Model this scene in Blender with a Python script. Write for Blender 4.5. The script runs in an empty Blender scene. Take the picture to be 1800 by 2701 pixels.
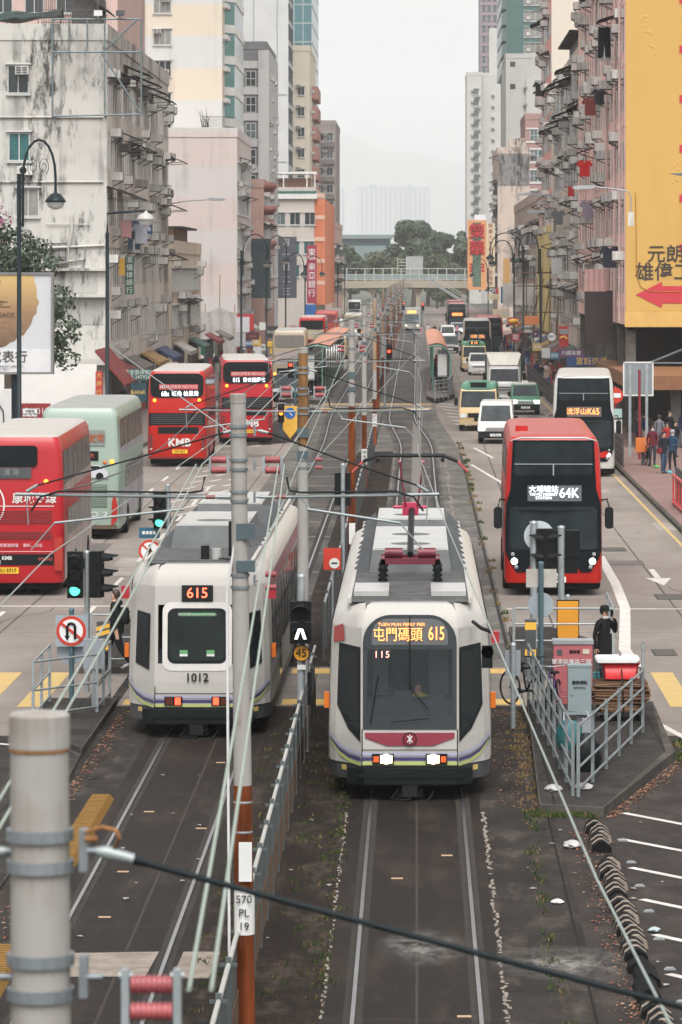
import bpy, math, random
from mathutils import Vector, Matrix
R = math.radians
random.seed(7)
SC = bpy.context.scene
COL = SC.collection
# ---- camera: a 206 mm lens on a footbridge over the tracks, world Y runs along the rails, metres
F, H, CX, CY = 10300.0, 8.33, 1100.0, 715.0
cam = bpy.data.cameras.new("camera"); camo = bpy.data.objects.new("camera", cam); COL.objects.link(camo)
camo.location = (0, 0, H); camo.rotation_euler = (R(90), 0, 0)
cam.sensor_fit = 'HORIZONTAL'; cam.sensor_width = 36; cam.lens = 36 * F / 1800
cam.shift_x = (900 - CX) / 1800; cam.shift_y = (CY - 1350.5) / 1800
cam.clip_start = .5; cam.clip_end = 30000
cam.dof.use_dof = True; cam.dof.focus_distance = 72; cam.dof.aperture_fstop = 15
SC.camera = camo
# ---- light: overcast
SUN_EL, SUN_AZ = 58, 176
w = bpy.data.worlds.new("World"); SC.world = w; w.use_nodes = True
nt = w.node_tree; nt.nodes.clear()
sky = nt.nodes.new('ShaderNodeTexSky'); sky.sky_type = 'NISHITA'; sky.sun_disc = False
sky.sun_elevation = R(SUN_EL); sky.sun_rotation = R(SUN_AZ); sky.dust_density = 4; sky.air_density = 1; sky.ozone_density = 1
hsv = nt.nodes.new('ShaderNodeHueSaturation'); hsv.inputs['Saturation'].default_value = .02
bg = nt.nodes.new('ShaderNodeBackground'); bg.inputs['Strength'].default_value = .15
wo = nt.nodes.new('ShaderNodeOutputWorld')
nt.links.new(sky.outputs[0], hsv.inputs['Color']); nt.links.new(hsv.outputs[0], bg.inputs[0]); nt.links.new(bg.outputs[0], wo.inputs[0])
sl = bpy.data.lights.new("sun", 'SUN'); sl.energy = 1.0; sl.angle = R(30); sl.color = (1, .975, .94)
so = bpy.data.objects.new("sun", sl); COL.objects.link(so)
so.rotation_euler = (R(90 - SUN_EL), 0, R(-SUN_AZ + 180))
vs = SC.view_settings; SC.display_settings.display_device = 'sRGB'
vs.view_transform = 'Standard'; vs.look = 'None'; vs.exposure = 0.85; vs.gamma = 1; vs.use_curve_mapping = False
SC.cycles.use_denoising = True
SC.cycles.max_bounces = 8; SC.cycles.volume_bounces = 4; SC.cycles.diffuse_bounces = 2; SC.cycles.glossy_bounces = 3
SC.cycles.caustics_reflective = False; SC.cycles.caustics_refractive = False

def P(x, y, Y): return ((x - CX) * Y / F, Y, H - (y - CY) * Y / F)   # a measured image point at depth Y, in metres
# ---------------------------------------------------------------- materials
MATS = {}
def srgb(*c): return tuple(((v / 255 / 12.92) if v <= 10 else ((v / 255 + .055) / 1.055) ** 2.4) for v in c)
def mat(name, col=None, rough=.6, metal=0, var=.12, scale=2.0, emit=0, bump=0, alpha=1, spec=.5, streak=0, coat=0):
    if name in MATS: return MATS[name]
    m = bpy.data.materials.new(name); m.use_nodes = True; MATS[name] = m
    t = m.node_tree; b = t.nodes['Principled BSDF']
    b.inputs['Roughness'].default_value = rough; b.inputs['Metallic'].default_value = metal
    b.inputs['Specular IOR Level'].default_value = spec if rough < .65 or metal else .12; b.inputs['Coat Weight'].default_value = coat
    c = (*col, 1)
    tc = t.nodes.new('ShaderNodeTexCoord')
    n = t.nodes.new('ShaderNodeTexNoise'); n.inputs['Scale'].default_value = scale; n.inputs['Detail'].default_value = 6; n.inputs['Roughness'].default_value = .65
    mp = t.nodes.new('ShaderNodeMapping')
    if streak: mp.inputs['Scale'].default_value = (1, 1, .12)
    t.links.new(tc.outputs['Object'], mp.inputs[0]); t.links.new(mp.outputs[0], n.inputs['Vector'])
    r = t.nodes.new('ShaderNodeValToRGB'); r.color_ramp.elements[0].position = .3; r.color_ramp.elements[1].position = .7
    lo = 1 - var * (2 if streak else 1); hi = 1 + var * .6
    r.color_ramp.elements[0].color = (*[v * lo for v in col], 1); r.color_ramp.elements[1].color = (*[min(1, v * hi) for v in col], 1)
    t.links.new(n.outputs['Fac'], r.inputs[0]); t.links.new(r.outputs[0], b.inputs['Base Color'])
    if emit:
        b.inputs['Emission Color'].default_value = c; b.inputs['Emission Strength'].default_value = emit
    if bump:
        bp = t.nodes.new('ShaderNodeBump'); bp.inputs['Strength'].default_value = bump; bp.inputs['Distance'].default_value = .02
        t.links.new(n.outputs['Fac'], bp.inputs['Height']); t.links.new(bp.outputs[0], b.inputs['Normal'])
    if alpha < 1: b.inputs['Alpha'].default_value = alpha
    return m
def node_chain(m):
    t = m.node_tree
    return t, t.nodes['Principled BSDF'], t.nodes.new('ShaderNodeTexCoord')
def mixmul(t, a, fac, dark):
    x = t.nodes.new('ShaderNodeMix'); x.data_type = 'RGBA'; x.blend_type = 'MIX'
    t.links.new(fac, x.inputs[0]); t.links.new(a, x.inputs[6]); x.inputs[7].default_value = (*dark, 1)
    return x.outputs[2]
def noise(t, vec, sc, detail=6, scale3=None, rough=.6):
    n = t.nodes.new('ShaderNodeTexNoise'); n.inputs['Scale'].default_value = sc; n.inputs['Detail'].default_value = detail; n.inputs['Roughness'].default_value = rough
    if scale3:
        mp = t.nodes.new('ShaderNodeMapping'); mp.inputs['Scale'].default_value = scale3
        t.links.new(vec, mp.inputs[0]); vec = mp.outputs[0]
    t.links.new(vec, n.inputs['Vector']); return n.outputs['Fac']
def ramp(t, v, a, b, ca=0, cb=1):
    r = t.nodes.new('ShaderNodeMapRange'); r.inputs[1].default_value = a; r.inputs[2].default_value = b
    r.inputs[3].default_value = ca; r.inputs[4].default_value = cb; t.links.new(v, r.inputs[0]); return r.outputs[0]
def math_(t, op, a, b):
    m = t.nodes.new('ShaderNodeMath'); m.operation = op
    for i, q in enumerate((a, b)):
        if isinstance(q, (int, float)): m.inputs[i].default_value = q
        else: t.links.new(q, m.inputs[i])
    return m.outputs[0]
def wallmat(name, col, stain=.5, dark=(.06, .06, .055), bands=None, sc=.35, rough=.85, mold=.0, ss=1.0):
    """Painted render: patches, rain streaks and mould; bands = (height, other colour)."""
    if name in MATS: return MATS[name]
    m = bpy.data.materials.new(name); m.use_nodes = True; MATS[name] = m
    t, b, tc = node_chain(m); ob = tc.outputs['Object']; b.inputs['Roughness'].default_value = rough; b.inputs['Specular IOR Level'].default_value = .08
    rgb = t.nodes.new('ShaderNodeRGB'); rgb.outputs[0].default_value = (*col, 1); c = rgb.outputs[0]
    if bands:
        sp = t.nodes.new('ShaderNodeSeparateXYZ'); t.links.new(ob, sp.inputs[0])
        k = math_(t, 'GREATER_THAN', math_(t, 'FRACT', math_(t, 'DIVIDE', sp.outputs[2], bands[0] * 2), 0), .5)
        c = mixmul(t, c, k, bands[1])
    p = noise(t, ob, sc); c = mixmul(t, c, ramp(t, p, .45, .75, 0, stain * .35), tuple(v * .72 for v in col))
    s = math_(t, 'MULTIPLY', noise(t, ob, ss, 5, (1.1, 1.1, .06)), noise(t, ob, .25 * ss, 3))
    c = mixmul(t, c, ramp(t, s, .27, .42, 0, stain), dark)
    if mold:
        q = math_(t, 'MULTIPLY', noise(t, ob, .22, 4, (1, 1, .45)), noise(t, ob, 2.2, 8, (1.3, 1.3, .35), .75))
        c = mixmul(t, c, ramp(t, q, .26, .34, 0, mold), dark)
    f = noise(t, ob, 9, 4); c = mixmul(t, c, ramp(t, f, .5, .9, 0, .25), tuple(v * .6 for v in col))
    t.links.new(c, b.inputs['Base Color']); return m
def groundmat(name, col, dark, sc=.4, amt=.7, joints=None, jcol=(.05, .05, .05), rough=.9, fine=.35, yst=1, light=None, brick=None, wet=0, lines=None):
    if name in MATS: return MATS[name]
    m = bpy.data.materials.new(name); m.use_nodes = True; MATS[name] = m
    t, b, tc = node_chain(m); ob = tc.outputs['Object']; b.inputs['Specular IOR Level'].default_value = .1
    rgb = t.nodes.new('ShaderNodeRGB'); rgb.outputs[0].default_value = (*col, 1); c = rgb.outputs[0]
    if brick:
        bk = t.nodes.new('ShaderNodeTexBrick'); bk.inputs['Scale'].default_value = 1
        bk.inputs['Brick Width'].default_value = brick[0]; bk.inputs['Row Height'].default_value = brick[1]; bk.inputs['Mortar Size'].default_value = brick[2]
        bk.inputs['Color1'].default_value = (*col, 1); bk.inputs['Color2'].default_value = (*brick[3], 1); bk.inputs['Mortar'].default_value = (*jcol, 1)
        t.links.new(ob, bk.inputs['Vector']); c = bk.outputs['Color']
    n1 = noise(t, ob, sc, 6, (1, yst, 1), .7); c = mixmul(t, c, ramp(t, n1, .38, .6, 0, amt), dark)
    if light:
        n2 = noise(t, ob, sc * 2.3, 8, (1, yst * .6, 1), .75); c = mixmul(t, c, ramp(t, n2, .5, .68, 0, min(1, light[1] * 1.6)), light[0])
    n3 = noise(t, ob, 22, 5, None, .75); c = mixmul(t, c, ramp(t, n3, .45, .8, 0, fine), tuple(v * .45 for v in col))
    if joints:
        bk = t.nodes.new('ShaderNodeTexBrick'); bk.offset = 0; bk.inputs['Scale'].default_value = 1
        bk.inputs['Brick Width'].default_value = joints[0]; bk.inputs['Row Height'].default_value = joints[1]; bk.inputs['Mortar Size'].default_value = joints[2]
        bk.inputs['Mortar Smooth'].default_value = .3
        t.links.new(ob, bk.inputs['Vector']); c = mixmul(t, c, bk.outputs['Fac'], jcol)
    if lines:   # tyre-darkened lanes: a worn band every lines[0] metres across
        sp = t.nodes.new('ShaderNodeSeparateXYZ'); t.links.new(ob, sp.inputs[0])
        wv = math_(t, 'ABSOLUTE', math_(t, 'SINE', math_(t, 'MULTIPLY', math_(t, 'SUBTRACT', sp.outputs[0], lines[1]), math.pi / lines[0]), 0), 0)
        c = mixmul(t, c, math_(t, 'MULTIPLY', ramp(t, wv, .6, 1, 0, .45), ramp(t, noise(t, ob, .05, 4, (3, .6, 1)), .35, .65)), tuple(v * .45 for v in col))
    t.links.new(c, b.inputs['Base Color']); t.links.new(ramp(t, n1, .3, .8, rough, rough - wet), b.inputs['Roughness'])
    bp = t.nodes.new('ShaderNodeBump'); bp.inputs['Strength'].default_value = .25; bp.inputs['Distance'].default_value = .01
    t.links.new(n3, bp.inputs['Height']); t.links.new(bp.outputs[0], b.inputs['Normal'])
    return m
def glow(name, col, e): return mat(name, col, .4, 0, 0, emit=e)
GLASS = mat('dark_glass', (.014, .018, .02), .1, 0, .4, .6, spec=.3)
BLACK = mat('black_paint', (.009, .011, .012), .4, spec=.15)
BLACKR = mat('black_rubber', (.015, .015, .016), .75)
GALV = mat('galvanised_steel', (.33, .36, .37), .5, .5, .25, 4)
STEEL = mat('rail_steel', (.4, .405, .42), .35, 1, .15, 3)
RUST = mat('rusty_paint', (.2, .052, .015), .75, 0, .4, 5, streak=1)
WHITE = mat('white_paint', (.62, .61, .58), .5, 0, .08, 3)
GREY = mat('grey_paint', (.25, .27, .28), .5, 0, .12)
DGREY = mat('dark_grey_paint', (.06, .065, .07), .5, 0, .2)
RED = mat('red_paint', (.42, .014, .009), .32, 0, .16, .8, coat=.12, spec=.3)
PINKINS = mat('pink_porcelain', (.32, .075, .08), .35, 0, .3, 5)
POLEPAINT = wallmat('pole_paint_grey', (.31, .295, .275), .45, (.17, .095, .05), sc=3, rough=.65, ss=9)
TEAL = mat('teal_grey_paint', (.055, .1, .12), .5)
YEL = mat('yellow_paint', (.75, .42, .05), .5)
LAMPBLK = mat('lamp_black', (.01, .018, .022), .4, spec=.2)
# ---------------------------------------------------------------- mesh builder
class MB:
    def __init__(s): s.v = []; s.f = []; s.m = []; s.s = []
    def add(s, vs, fs, m=0, smooth=False, M=None):
        o = len(s.v)
        s.v += [tuple(M @ Vector(v)) if M else tuple(v) for v in vs]
        for f in fs: s.f.append([i + o for i in f]); s.m.append(m); s.s.append(smooth)
        return s
    def box(s, x0, x1, y0, y1, z0, z1, m=0, M=None, skip=''):
        v = [(x, y, z) for z in (z0, z1) for y in (y0, y1) for x in (x0, x1)]
        F_ = {'b': (0, 2, 3, 1), 't': (4, 5, 7, 6), 'f': (0, 1, 5, 4), 'k': (2, 6, 7, 3), 'l': (0, 4, 6, 2), 'r': (1, 3, 7, 5)}
        return s.add(v, [q for k, q in F_.items() if k not in skip], m, False, M)
    def prism(s, pts, a, b, axis='y', m=0, M=None, ends=True, smooth=False):
        """extrude a 2-D outline (counter-clockwise seen from -axis for y)"""
        n = len(pts)
        mk = {'y': lambda p, t: (p[0], t, p[1]), 'x': lambda p, t: (t, p[0], p[1]), 'z': lambda p, t: (p[0], p[1], t)}[axis]
        v = [mk(p, a) for p in pts] + [mk(p, b) for p in pts]
        if ends: s.add(v, [list(range(n)), list(range(2 * n - 1, n - 1, -1))], m, False, M)
        return s.add(v, [((i + 1) % n, i, n + i, n + (i + 1) % n) for i in range(n)], m, smooth, M)
    def tube(s, pts, r, n=8, m=0, caps=True):
        pts = [Vector(p) for p in pts]; rs = r if isinstance(r, (list, tuple)) else [r] * len(pts)
        rings = []
        for i, p in enumerate(pts):
            d = (pts[min(i + 1, len(pts) - 1)] - pts[max(i - 1, 0)]).normalized()
            u = d.cross(Vector((0, 0, 1)) if abs(d.z) < .9 else Vector((1, 0, 0))).normalized(); w_ = d.cross(u)
            rings.append([p + (u * math.cos(6.28318 * k / n) + w_ * math.sin(6.28318 * k / n)) * rs[i] for k in range(n)])
        v = [q for g in rings for q in g]
        fs = [(i * n + k, i * n + (k + 1) % n, (i + 1) * n + (k + 1) % n, (i + 1) * n + k) for i in range(len(pts) - 1) for k in range(n)]
        s.add(v, fs, m, True)
        if caps: s.add(rings[0] + rings[-1], [list(range(n))[::-1], list(range(n, 2 * n))], m)
        return s
    def lathe(s, prof, c=(0, 0, 0), n=16, m=0, axis='z', smooth=True):
        mk = {'z': lambda r, t, h: (c[0] + r * math.cos(t), c[1] + r * math.sin(t), c[2] + h), 'x': lambda r, t, h: (c[0] + h, c[1] + r * math.cos(t), c[2] + r * math.sin(t)), 'y': lambda r, t, h: (c[0] + r * math.sin(t), c[1] + h, c[2] + r * math.cos(t))}[axis]
        v = [mk(r, 6.28318 * k / n, h) for r, h in prof for k in range(n)]
        fs = [(i * n + k, i * n + (k + 1) % n, (i + 1) * n + (k + 1) % n, (i + 1) * n + k) for i in range(len(prof) - 1) for k in range(n)]
        return s.add(v, fs, m, smooth)
    def disc(s, c, r, n=20, m=0, axis='y', th=.01):
        return s.lathe([(0, -th / 2), (r, -th / 2), (r, th / 2), (0, th / 2)], c, n, m, axis, False)
    def ring(s, c, r0, r1, n=24, m=0, th=.01):
        return s.lathe([(r0, -th / 2), (r1, -th / 2), (r1, th / 2), (r0, th / 2), (r0, -th / 2)], c, n, m, 'y', False)
    def loft(s, secs, m=0, smooth=True, cap=True):
        n = len(secs[0]); v = [p for q in secs for p in q]
        s.add(v, [(i * n + k, i * n + (k + 1) % n, (i + 1) * n + (k + 1) % n, (i + 1) * n + k) for i in range(len(secs) - 1) for k in range(n)], m, smooth)
        if cap: s.add(secs[0], [list(range(n))[::-1]], m); s.add(secs[-1], [list(range(n))], m)
        return s
    def poly(s, pts, m=0): return s.add(pts, [list(range(len(pts)))], m)
    def mesh(s, name, mats):
        me = bpy.data.meshes.new(name); me.from_pydata(s.v, [], s.f)
        for q in (mats if isinstance(mats, (list, tuple)) else [mats]): me.materials.append(q)
        me.polygons.foreach_set('material_index', s.m); me.polygons.foreach_set('use_smooth', s.s); me.update()
        import bmesh
        b = bmesh.new(); b.from_mesh(me); bmesh.ops.recalc_face_normals(b, faces=b.faces); b.to_mesh(me); b.free()
        return me
    def build(s, name, mats, parent=None, loc=(0, 0, 0), rz=0): return put(name, s.mesh(name, mats), parent, loc, rz)
def put(name, data, parent=None, loc=(0, 0, 0), rz=0):
    o = bpy.data.objects.new(name, data); COL.objects.link(o); o.location = loc; o.rotation_euler = (0, 0, rz)
    if parent: o.parent = parent
    return o
def tag(o, label=None, cat=None, group=None, kind=None):
    for k, v in (('label', label), ('category', cat), ('group', group), ('kind', kind)):
        if v: o[k] = v
    return o
def thing(name, label, cat, loc=(0, 0, 0), rz=0, group=None):
    return tag(put(name, None, None, loc, rz), label, cat, group)
KIDS = {}
def kids(o): return [c for c in bpy.data.objects if c.parent == o]
def dup(root, loc=None, rz=None, label=None, group=None, parent=None):
    r = root.copy(); COL.objects.link(r)
    if parent: r.parent = parent
    if loc is not None: r.location = loc
    if rz is not None: r.rotation_euler = (0, 0, rz)
    if label: r['label'] = label
    if group: r['group'] = group
    for c in kids(root): dup(c, parent=r)
    return r
def struct(name, mb, m): return tag(mb.build(name, m), kind='structure')
def text(body, size, m, parent=None, loc=(0, 0, 0), rot=(R(90), 0, 0), bold=0, name='lettering', align='CENTER', sx=1, ext=.004, sp=1):
    c = bpy.data.curves.new(name, 'FONT'); c.body = body; c.size = size; c.align_x = align; c.align_y = 'CENTER'; c.extrude = ext; c.offset = bold * size; c.resolution_u = 3
    c.space_line = .9; c.space_character = sp
    c.materials.append(m); f = bpy.data.objects.new(name, c); me = bpy.data.meshes.new_from_object(f); bpy.data.objects.remove(f); bpy.data.curves.remove(c)
    o = put(name, me, parent, loc); o.rotation_euler = rot; o.scale = (sx, 1, 1); return o
def arc(c, r, a0, a1, n=10): return [(c[0] + r * math.cos(R(a0 + (a1 - a0) * i / n)), c[1] + r * math.sin(R(a0 + (a1 - a0) * i / n))) for i in range(n + 1)]
def rrect(x0, x1, z0, z1, r, n=4):
    return arc((x1 - r, z1 - r), r, 0, 90, n) + arc((x0 + r, z1 - r), r, 90, 180, n) + arc((x0 + r, z0 + r), r, 180, 270, n) + arc((x1 - r, z0 + r), r, 270, 360, n)
def sm(t): t = max(0, min(1, t)); return t * t * (3 - 2 * t)
HAZE_D = .00013
# ================================================================ ground, road, tracks
CONC = groundmat('road_concrete', (0.266, 0.229, 0.203), (0.155, 0.133, 0.118), .12, .75, (3.2, 9, .025), (0.0518, 0.0481, 0.0444), .85, .3, .5, lines=(3.2, .5))
ROADNEAR = groundmat('near_road_dark', (0.0413, 0.0344, 0.0312), (0.0199, 0.0168, 0.0159), .5, .7, None, rough=.8, light=((0.0825, 0.0687, 0.0618), .35))  # darker tone for the stretch of road nearest the viewer
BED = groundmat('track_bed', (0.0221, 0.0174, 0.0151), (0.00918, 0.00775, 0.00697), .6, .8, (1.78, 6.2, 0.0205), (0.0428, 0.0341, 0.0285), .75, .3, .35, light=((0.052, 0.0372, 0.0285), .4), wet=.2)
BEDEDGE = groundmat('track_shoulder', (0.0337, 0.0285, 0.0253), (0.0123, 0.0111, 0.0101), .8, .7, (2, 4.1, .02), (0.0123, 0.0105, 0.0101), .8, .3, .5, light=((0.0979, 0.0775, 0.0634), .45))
PAV = groundmat('brick_pavers', (0.0459, 0.0297, 0.0221), (0.0134, 0.0111, 0.0095), .9, .85, None, (0.0109, 0.00929, 0.00824), .85, .4, .6, light=((0.0857, 0.065, 0.0507), .5), brick=(.21, .105, .012, (0.0245, 0.0186, 0.0158)))
REDPAV = groundmat('red_pavers', (.27, .175, .158), (.17, .115, .105), .5, .6, None, (.14, .095, .088), .85, .3, 1, brick=(.4, .2, .015, (.23, .145, .13)))
FOOT = groundmat('pavement_slabs', (0.178, 0.148, 0.141), (0.0961, 0.0814, 0.074), .5, .6, (0.444, 0.444, 0.00888), (0.0592, 0.0518, 0.0444))
KERB = groundmat('kerb_concrete', (0.0961, 0.0851, 0.074), (0.037, 0.0318, 0.0281), 1.4, .7, None, rough=.9)
ISL = groundmat('island_concrete', (0.0411, 0.0365, 0.0339), (0.018, 0.0166, 0.0153), .8, .7, (2.12, 2.14, 0.0164), (0.0132, 0.0132, 0.0136), .85, light=((0.0901, 0.0789, 0.0679), .4))
LINE = groundmat('worn_white_line', (.6, .57, .53), (.35, .32, .3), 3, .6)
YLINE = groundmat('worn_yellow_line', (.5, .35, .14), (.36, .27, .14), 3, .5)
def offR(y): return -.85 * sm((y - 180) / 44)
def offL(y): return -.45 * sm((y - 180) / 50)
def bedR(y): return 2.1 - .95 * sm((y - 165) / 70)
YS = [3, 20, 34, 46, 58, 66, 74, 82, 100, 120, 140, 160] + list(range(170, 262, 4)) + [300, 360, 450, 600, 900]
def strip(name, fa, fb, z, m, y0=3, y1=900, kind=True):
    ys = [y0] + [y for y in YS if y0 < y < y1] + [y1]; mb = MB()
    for a, b in zip(ys, ys[1:]): mb.poly([(fa(a), a, z), (fb(a), a, z), (fb(b), b, z), (fa(b), b, z)])
    return struct(name, mb, m) if kind else mb
K = lambda c: (lambda y: c)
g = MB(); g.poly([(-9400, -60, -.06), (9400, -60, -.06), (9400, 16400, -.06), (-9400, 16400, -.06)])
struct('ground', g, groundmat('far_ground', (.12, .13, .11), (.08, .09, .07), .01, .6))
g = MB(); g.poly([(-13.2, 70, 0), (8.6, 70, 0), (8.6, 905, 0), (-13.2, 905, 0)]); struct('road', g, CONC)
g = MB(); g.poly([(-13.2, 2, -.001), (8.6, 2, -.001), (8.6, 70, -.001), (-13.2, 70, -.001)]); struct('near_road', g, ROADNEAR)
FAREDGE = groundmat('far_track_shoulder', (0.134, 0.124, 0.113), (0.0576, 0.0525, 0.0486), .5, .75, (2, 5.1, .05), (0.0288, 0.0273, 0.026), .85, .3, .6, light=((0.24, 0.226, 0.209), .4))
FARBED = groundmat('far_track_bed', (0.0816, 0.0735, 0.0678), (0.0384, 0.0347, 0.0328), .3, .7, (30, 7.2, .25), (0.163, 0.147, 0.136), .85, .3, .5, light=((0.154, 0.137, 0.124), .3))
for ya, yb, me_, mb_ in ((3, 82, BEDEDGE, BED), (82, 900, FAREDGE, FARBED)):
    strip('track_shoulder', lambda y: -5.95 + offL(y) * .5, bedR, .004, me_, ya, yb); strip('track_bed', lambda y: -1.06 + offR(y), lambda y: .98 + offR(y), .008, mb_, ya, yb); strip('track_bed', lambda y: -4.8 + offL(y), lambda y: -2.72 + offL(y), .008, mb_, ya, yb)
g = MB()
for f_, q in ((offR, 0), (offL, -3.75)):
    for sg in (-1, 1):
        for ya in range(104, 164, 4): a, c = q + f_(ya) + sg * .7175, q + f_(ya + 4) + sg * .7175; g.poly([(a - .13, ya, .01), (a + .13, ya, .01), (c + .13, ya + 4, .01), (c - .13, ya + 4, .01)])
struct('track_drain_strip', g, groundmat('drain_black', (.022, .02, .018), (.01, .01, .01), 1.5, .8))
strip('brick_paving', lambda y: -2.7 + offL(y), lambda y: -1.08 + offR(y), .012, PAV, 3, 180)
# crossing and its apron across the tracks
CROSS = groundmat('crossing_concrete', (0.222, 0.2, 0.181), (0.126, 0.111, 0.0998), .6, .7, (1.03, 1.81, 0.0172), (0.0666, 0.0592, 0.0518))
g = MB(); g.poly([(-5.75, 74.6, .016), (2.1, 74.6, .016), (2.1, 82, .016), (-5.75, 82, .016)]); struct('crossing', g, CROSS)
g = MB(); g.poly([(-6, 234, .016), (1.2, 234, .016), (1.2, 246, .016), (-6, 246, .016)]); struct('crossing', g, CROSS)
# far tactile crossings over the tracks
TACT = mat('tactile_yellow', (.55, .36, .13), .8, 0, .25, 6)
g = MB()
for a, b in ((-5.65, -4.9), (-2.6, -1.2), (1.15, 2.05)):
    for y in (74.8, 80.6): g.poly([(a, y, .022), (b, y, .022), (b, y + 1.0, .022), (a, y + 1.0, .022)])
for y in (235.5, 243): g.poly([(-5.9, y, .022), (.9, y, .022), (.9, y + 1.6, .022), (-5.9, y + 1.6, .022)])
struct('tactile_strip', g, TACT)
# yellow crossing bars on both carriageways
g = MB()
for x in (-12.65, -11.65, -10.65, -9.65, -8.65, -7.65, 4.85, 5.85, 6.85, 7.85): g.poly([(x, 74.6, .004), (x + .46, 74.6, .004), (x + .46, 81, .004), (x, 81, .004)])
struct('crossing_bars', g, YLINE)
# painted lines
g = MB()
def seg(pts, w_, z=.005):
    for (a, b), (c, d) in zip(pts, pts[1:]):
        dx, dy = c - a, d - b; L = math.hypot(dx, dy); nx, ny = -dy / L * w_ / 2, dx / L * w_ / 2
        g.poly([(a - nx, b - ny, z), (a + nx, b + ny, z), (c + nx, d + ny, z), (c - nx, d - ny, z)])
seg([(4.62, 82), (4.58, 86), (4.8, 90), (5.15, 96.5), (5.3, 104), (5.35, 114)], .26)
seg([(2.2, 96.2), (8.3, 96.2)], .2, .0065)
for y in range(150, 420, 12): seg([(5.3, y), (5.3, y + 5)], .13)
seg([(2.35, 168), (3.6, 150)], .14); seg([(2.7, 184), (3.4, 174)], .14)
for y in range(92, 420, 9): seg([(-10.1, y), (-10.1, y + 3.5)], .12); seg([(-8.0, y + 2), (-8.0, y + 5)], .12) if y < 150 else 0
for k in range(8):
    y = 132 + k * 4.3
    for q in range(3): seg([(-8.9 + q * .7, y + q), (-8.55 + q * .7, y + 1.6 + q)], .14)
seg([(-12.6, 97), (-7.2, 97)], .25, .0065)
for k in range(9):
    y = 60.0 - k * 2.75; seg([(2.98 + (.2 if k == 0 else 0), y), (6.4, y - 4.8)], .13, .004)
seg([(4.42, 72), (6.3, 60)], .14, .004)
seg([(-6.6, 66), (-6.6, 58)], .15, .004); seg([(-6.8, 57), (-6.8, 48)], .15, .004); seg([(-9.5, 57.4), (-6.8, 55.6)], .15, .004); seg([(-9.5, 70), (-6.9, 68.5)], .15, .004)
for y in range(250, 620, 14): seg([(-7.0, y), (-6.6, y + 6)], .2)
for k in range(7): seg([(1.35 + k * .12, 246 - k * 5.5), (2.3 + k * .1, 243 - k * 5.5)], .25)
struct('road_markings', g, LINE)
g = MB(); rp = random.Random(17)
for _ in range(46):
    x, y = (rp.uniform(2.3, 7.9), rp.uniform(86, 260)) if rp.random() < .55 else (rp.uniform(-12.6, -7.4), rp.uniform(92, 260)); w0, l0 = rp.uniform(.3, 1.3), rp.uniform(1.0, 6)
    g.poly([(x, y, .0025), (x + w0, y + rp.uniform(-.1, .1), .0025), (x + w0, y + l0, .0025), (x + rp.uniform(-.05, .05), y + l0, .0025)], rp.randint(0, 1))
struct('road_patches', g, [groundmat('patch_dark', (.15, .135, .125), (.1, .09, .085), .8, .8), groundmat('patch_light', (.33, .29, .265), (.24, .21, .19), .8, .8)])
g = MB()
for _ in range(34):
    x, y = (rp.uniform(2.4, 7.9), rp.uniform(84, 180)) if rp.random() < .5 else (rp.uniform(-12.4, -7.4), rp.uniform(84, 180)) if rp.random() < .6 else (rp.uniform(3, 8), rp.uniform(44, 72)); a = rp.uniform(0, 3.14)
    for k in range(rp.randint(4, 10)):
        x2, y2 = x + .35 * math.cos(a), y + .9 * math.sin(a); w0 = .012 * y / 80; g.poly([(x - w0, y, .0032), (x + w0, y, .0032), (x2 + w0, y2, .0032), (x2 - w0, y2, .0032)]); x, y = x2, y2; a += rp.uniform(-.7, .7)
struct('road_cracks', g, groundmat('crack_dark', (.06, .055, .05), (.04, .036, .033), 2, .6))
# straight-ahead arrow on the right carriageway, and the yellow kerb line
g = MB(); ax, ay = 6.55, 104.0
g.poly([(ax - .08, ay + 5, .0055), (ax - .08, ay + 1.8, .0055), (ax + .08, ay + 1.8, .0055), (ax + .08, ay + 5, .0055)][::-1]); g.poly([(ax - .35, ay + 1.9, .0055), (ax, ay - .6, .0055), (ax + .35, ay + 1.9, .0055)]); struct('lane_arrow', g, LINE)
g = MB(); seg([(8.05, 84), (8.05, 360)], .1); struct('kerb_line', g, YLINE)
# flaking white paint and drain joints along the right track, splash stain of limewash
g = MB()
def flake(x0, ya, yb, w0, den):
    y = ya
    while y < yb:
        L = random.uniform(.05, .3) * (y / 50)
        if random.random() < den:
            a = random.uniform(.2, 1) * w0; n = random.randint(5, 8); sd = random.uniform(-.6, .6) * w0
            g.poly([(x0 + sd + a * math.cos(6.283 * k / n) * random.uniform(.5, 1), y + L * .5 * math.sin(6.283 * k / n) * random.uniform(.6, 1.2), .0135) for k in range(n)])
        y += L * .55
flake(1.02, 36, 60, .05, .7); flake(-1.07, 36, 60, .035, .5); flake(-1.0, 140, 180, .06, .5); flake(1.25, 120, 176, .09, .6); flake(-4.75, 130, 175, .07, .3)
struct('paint_flakes', g, mat('flaking_paint', (.27, .235, .2), .9, 0, .4, 8))
LIME = groundmat('lime_stain', (.24, .225, .21), (.12, .11, .1), 1.6, .9)
lt = LIME.node_tree; lb = lt.nodes['Principled BSDF']
tcn = lt.nodes.new('ShaderNodeTexCoord'); gm = lt.nodes.new('ShaderNodeTexGradient'); gm.gradient_type = 'SPHERICAL'
mpn = lt.nodes.new('ShaderNodeMapping'); mpn.inputs['Location'].default_value = (-1, -1, 0); mpn.inputs['Scale'].default_value = (2, 2, 0)
lt.links.new(tcn.outputs['Generated'], mpn.inputs[0]); lt.links.new(mpn.outputs[0], gm.inputs[0])
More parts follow.
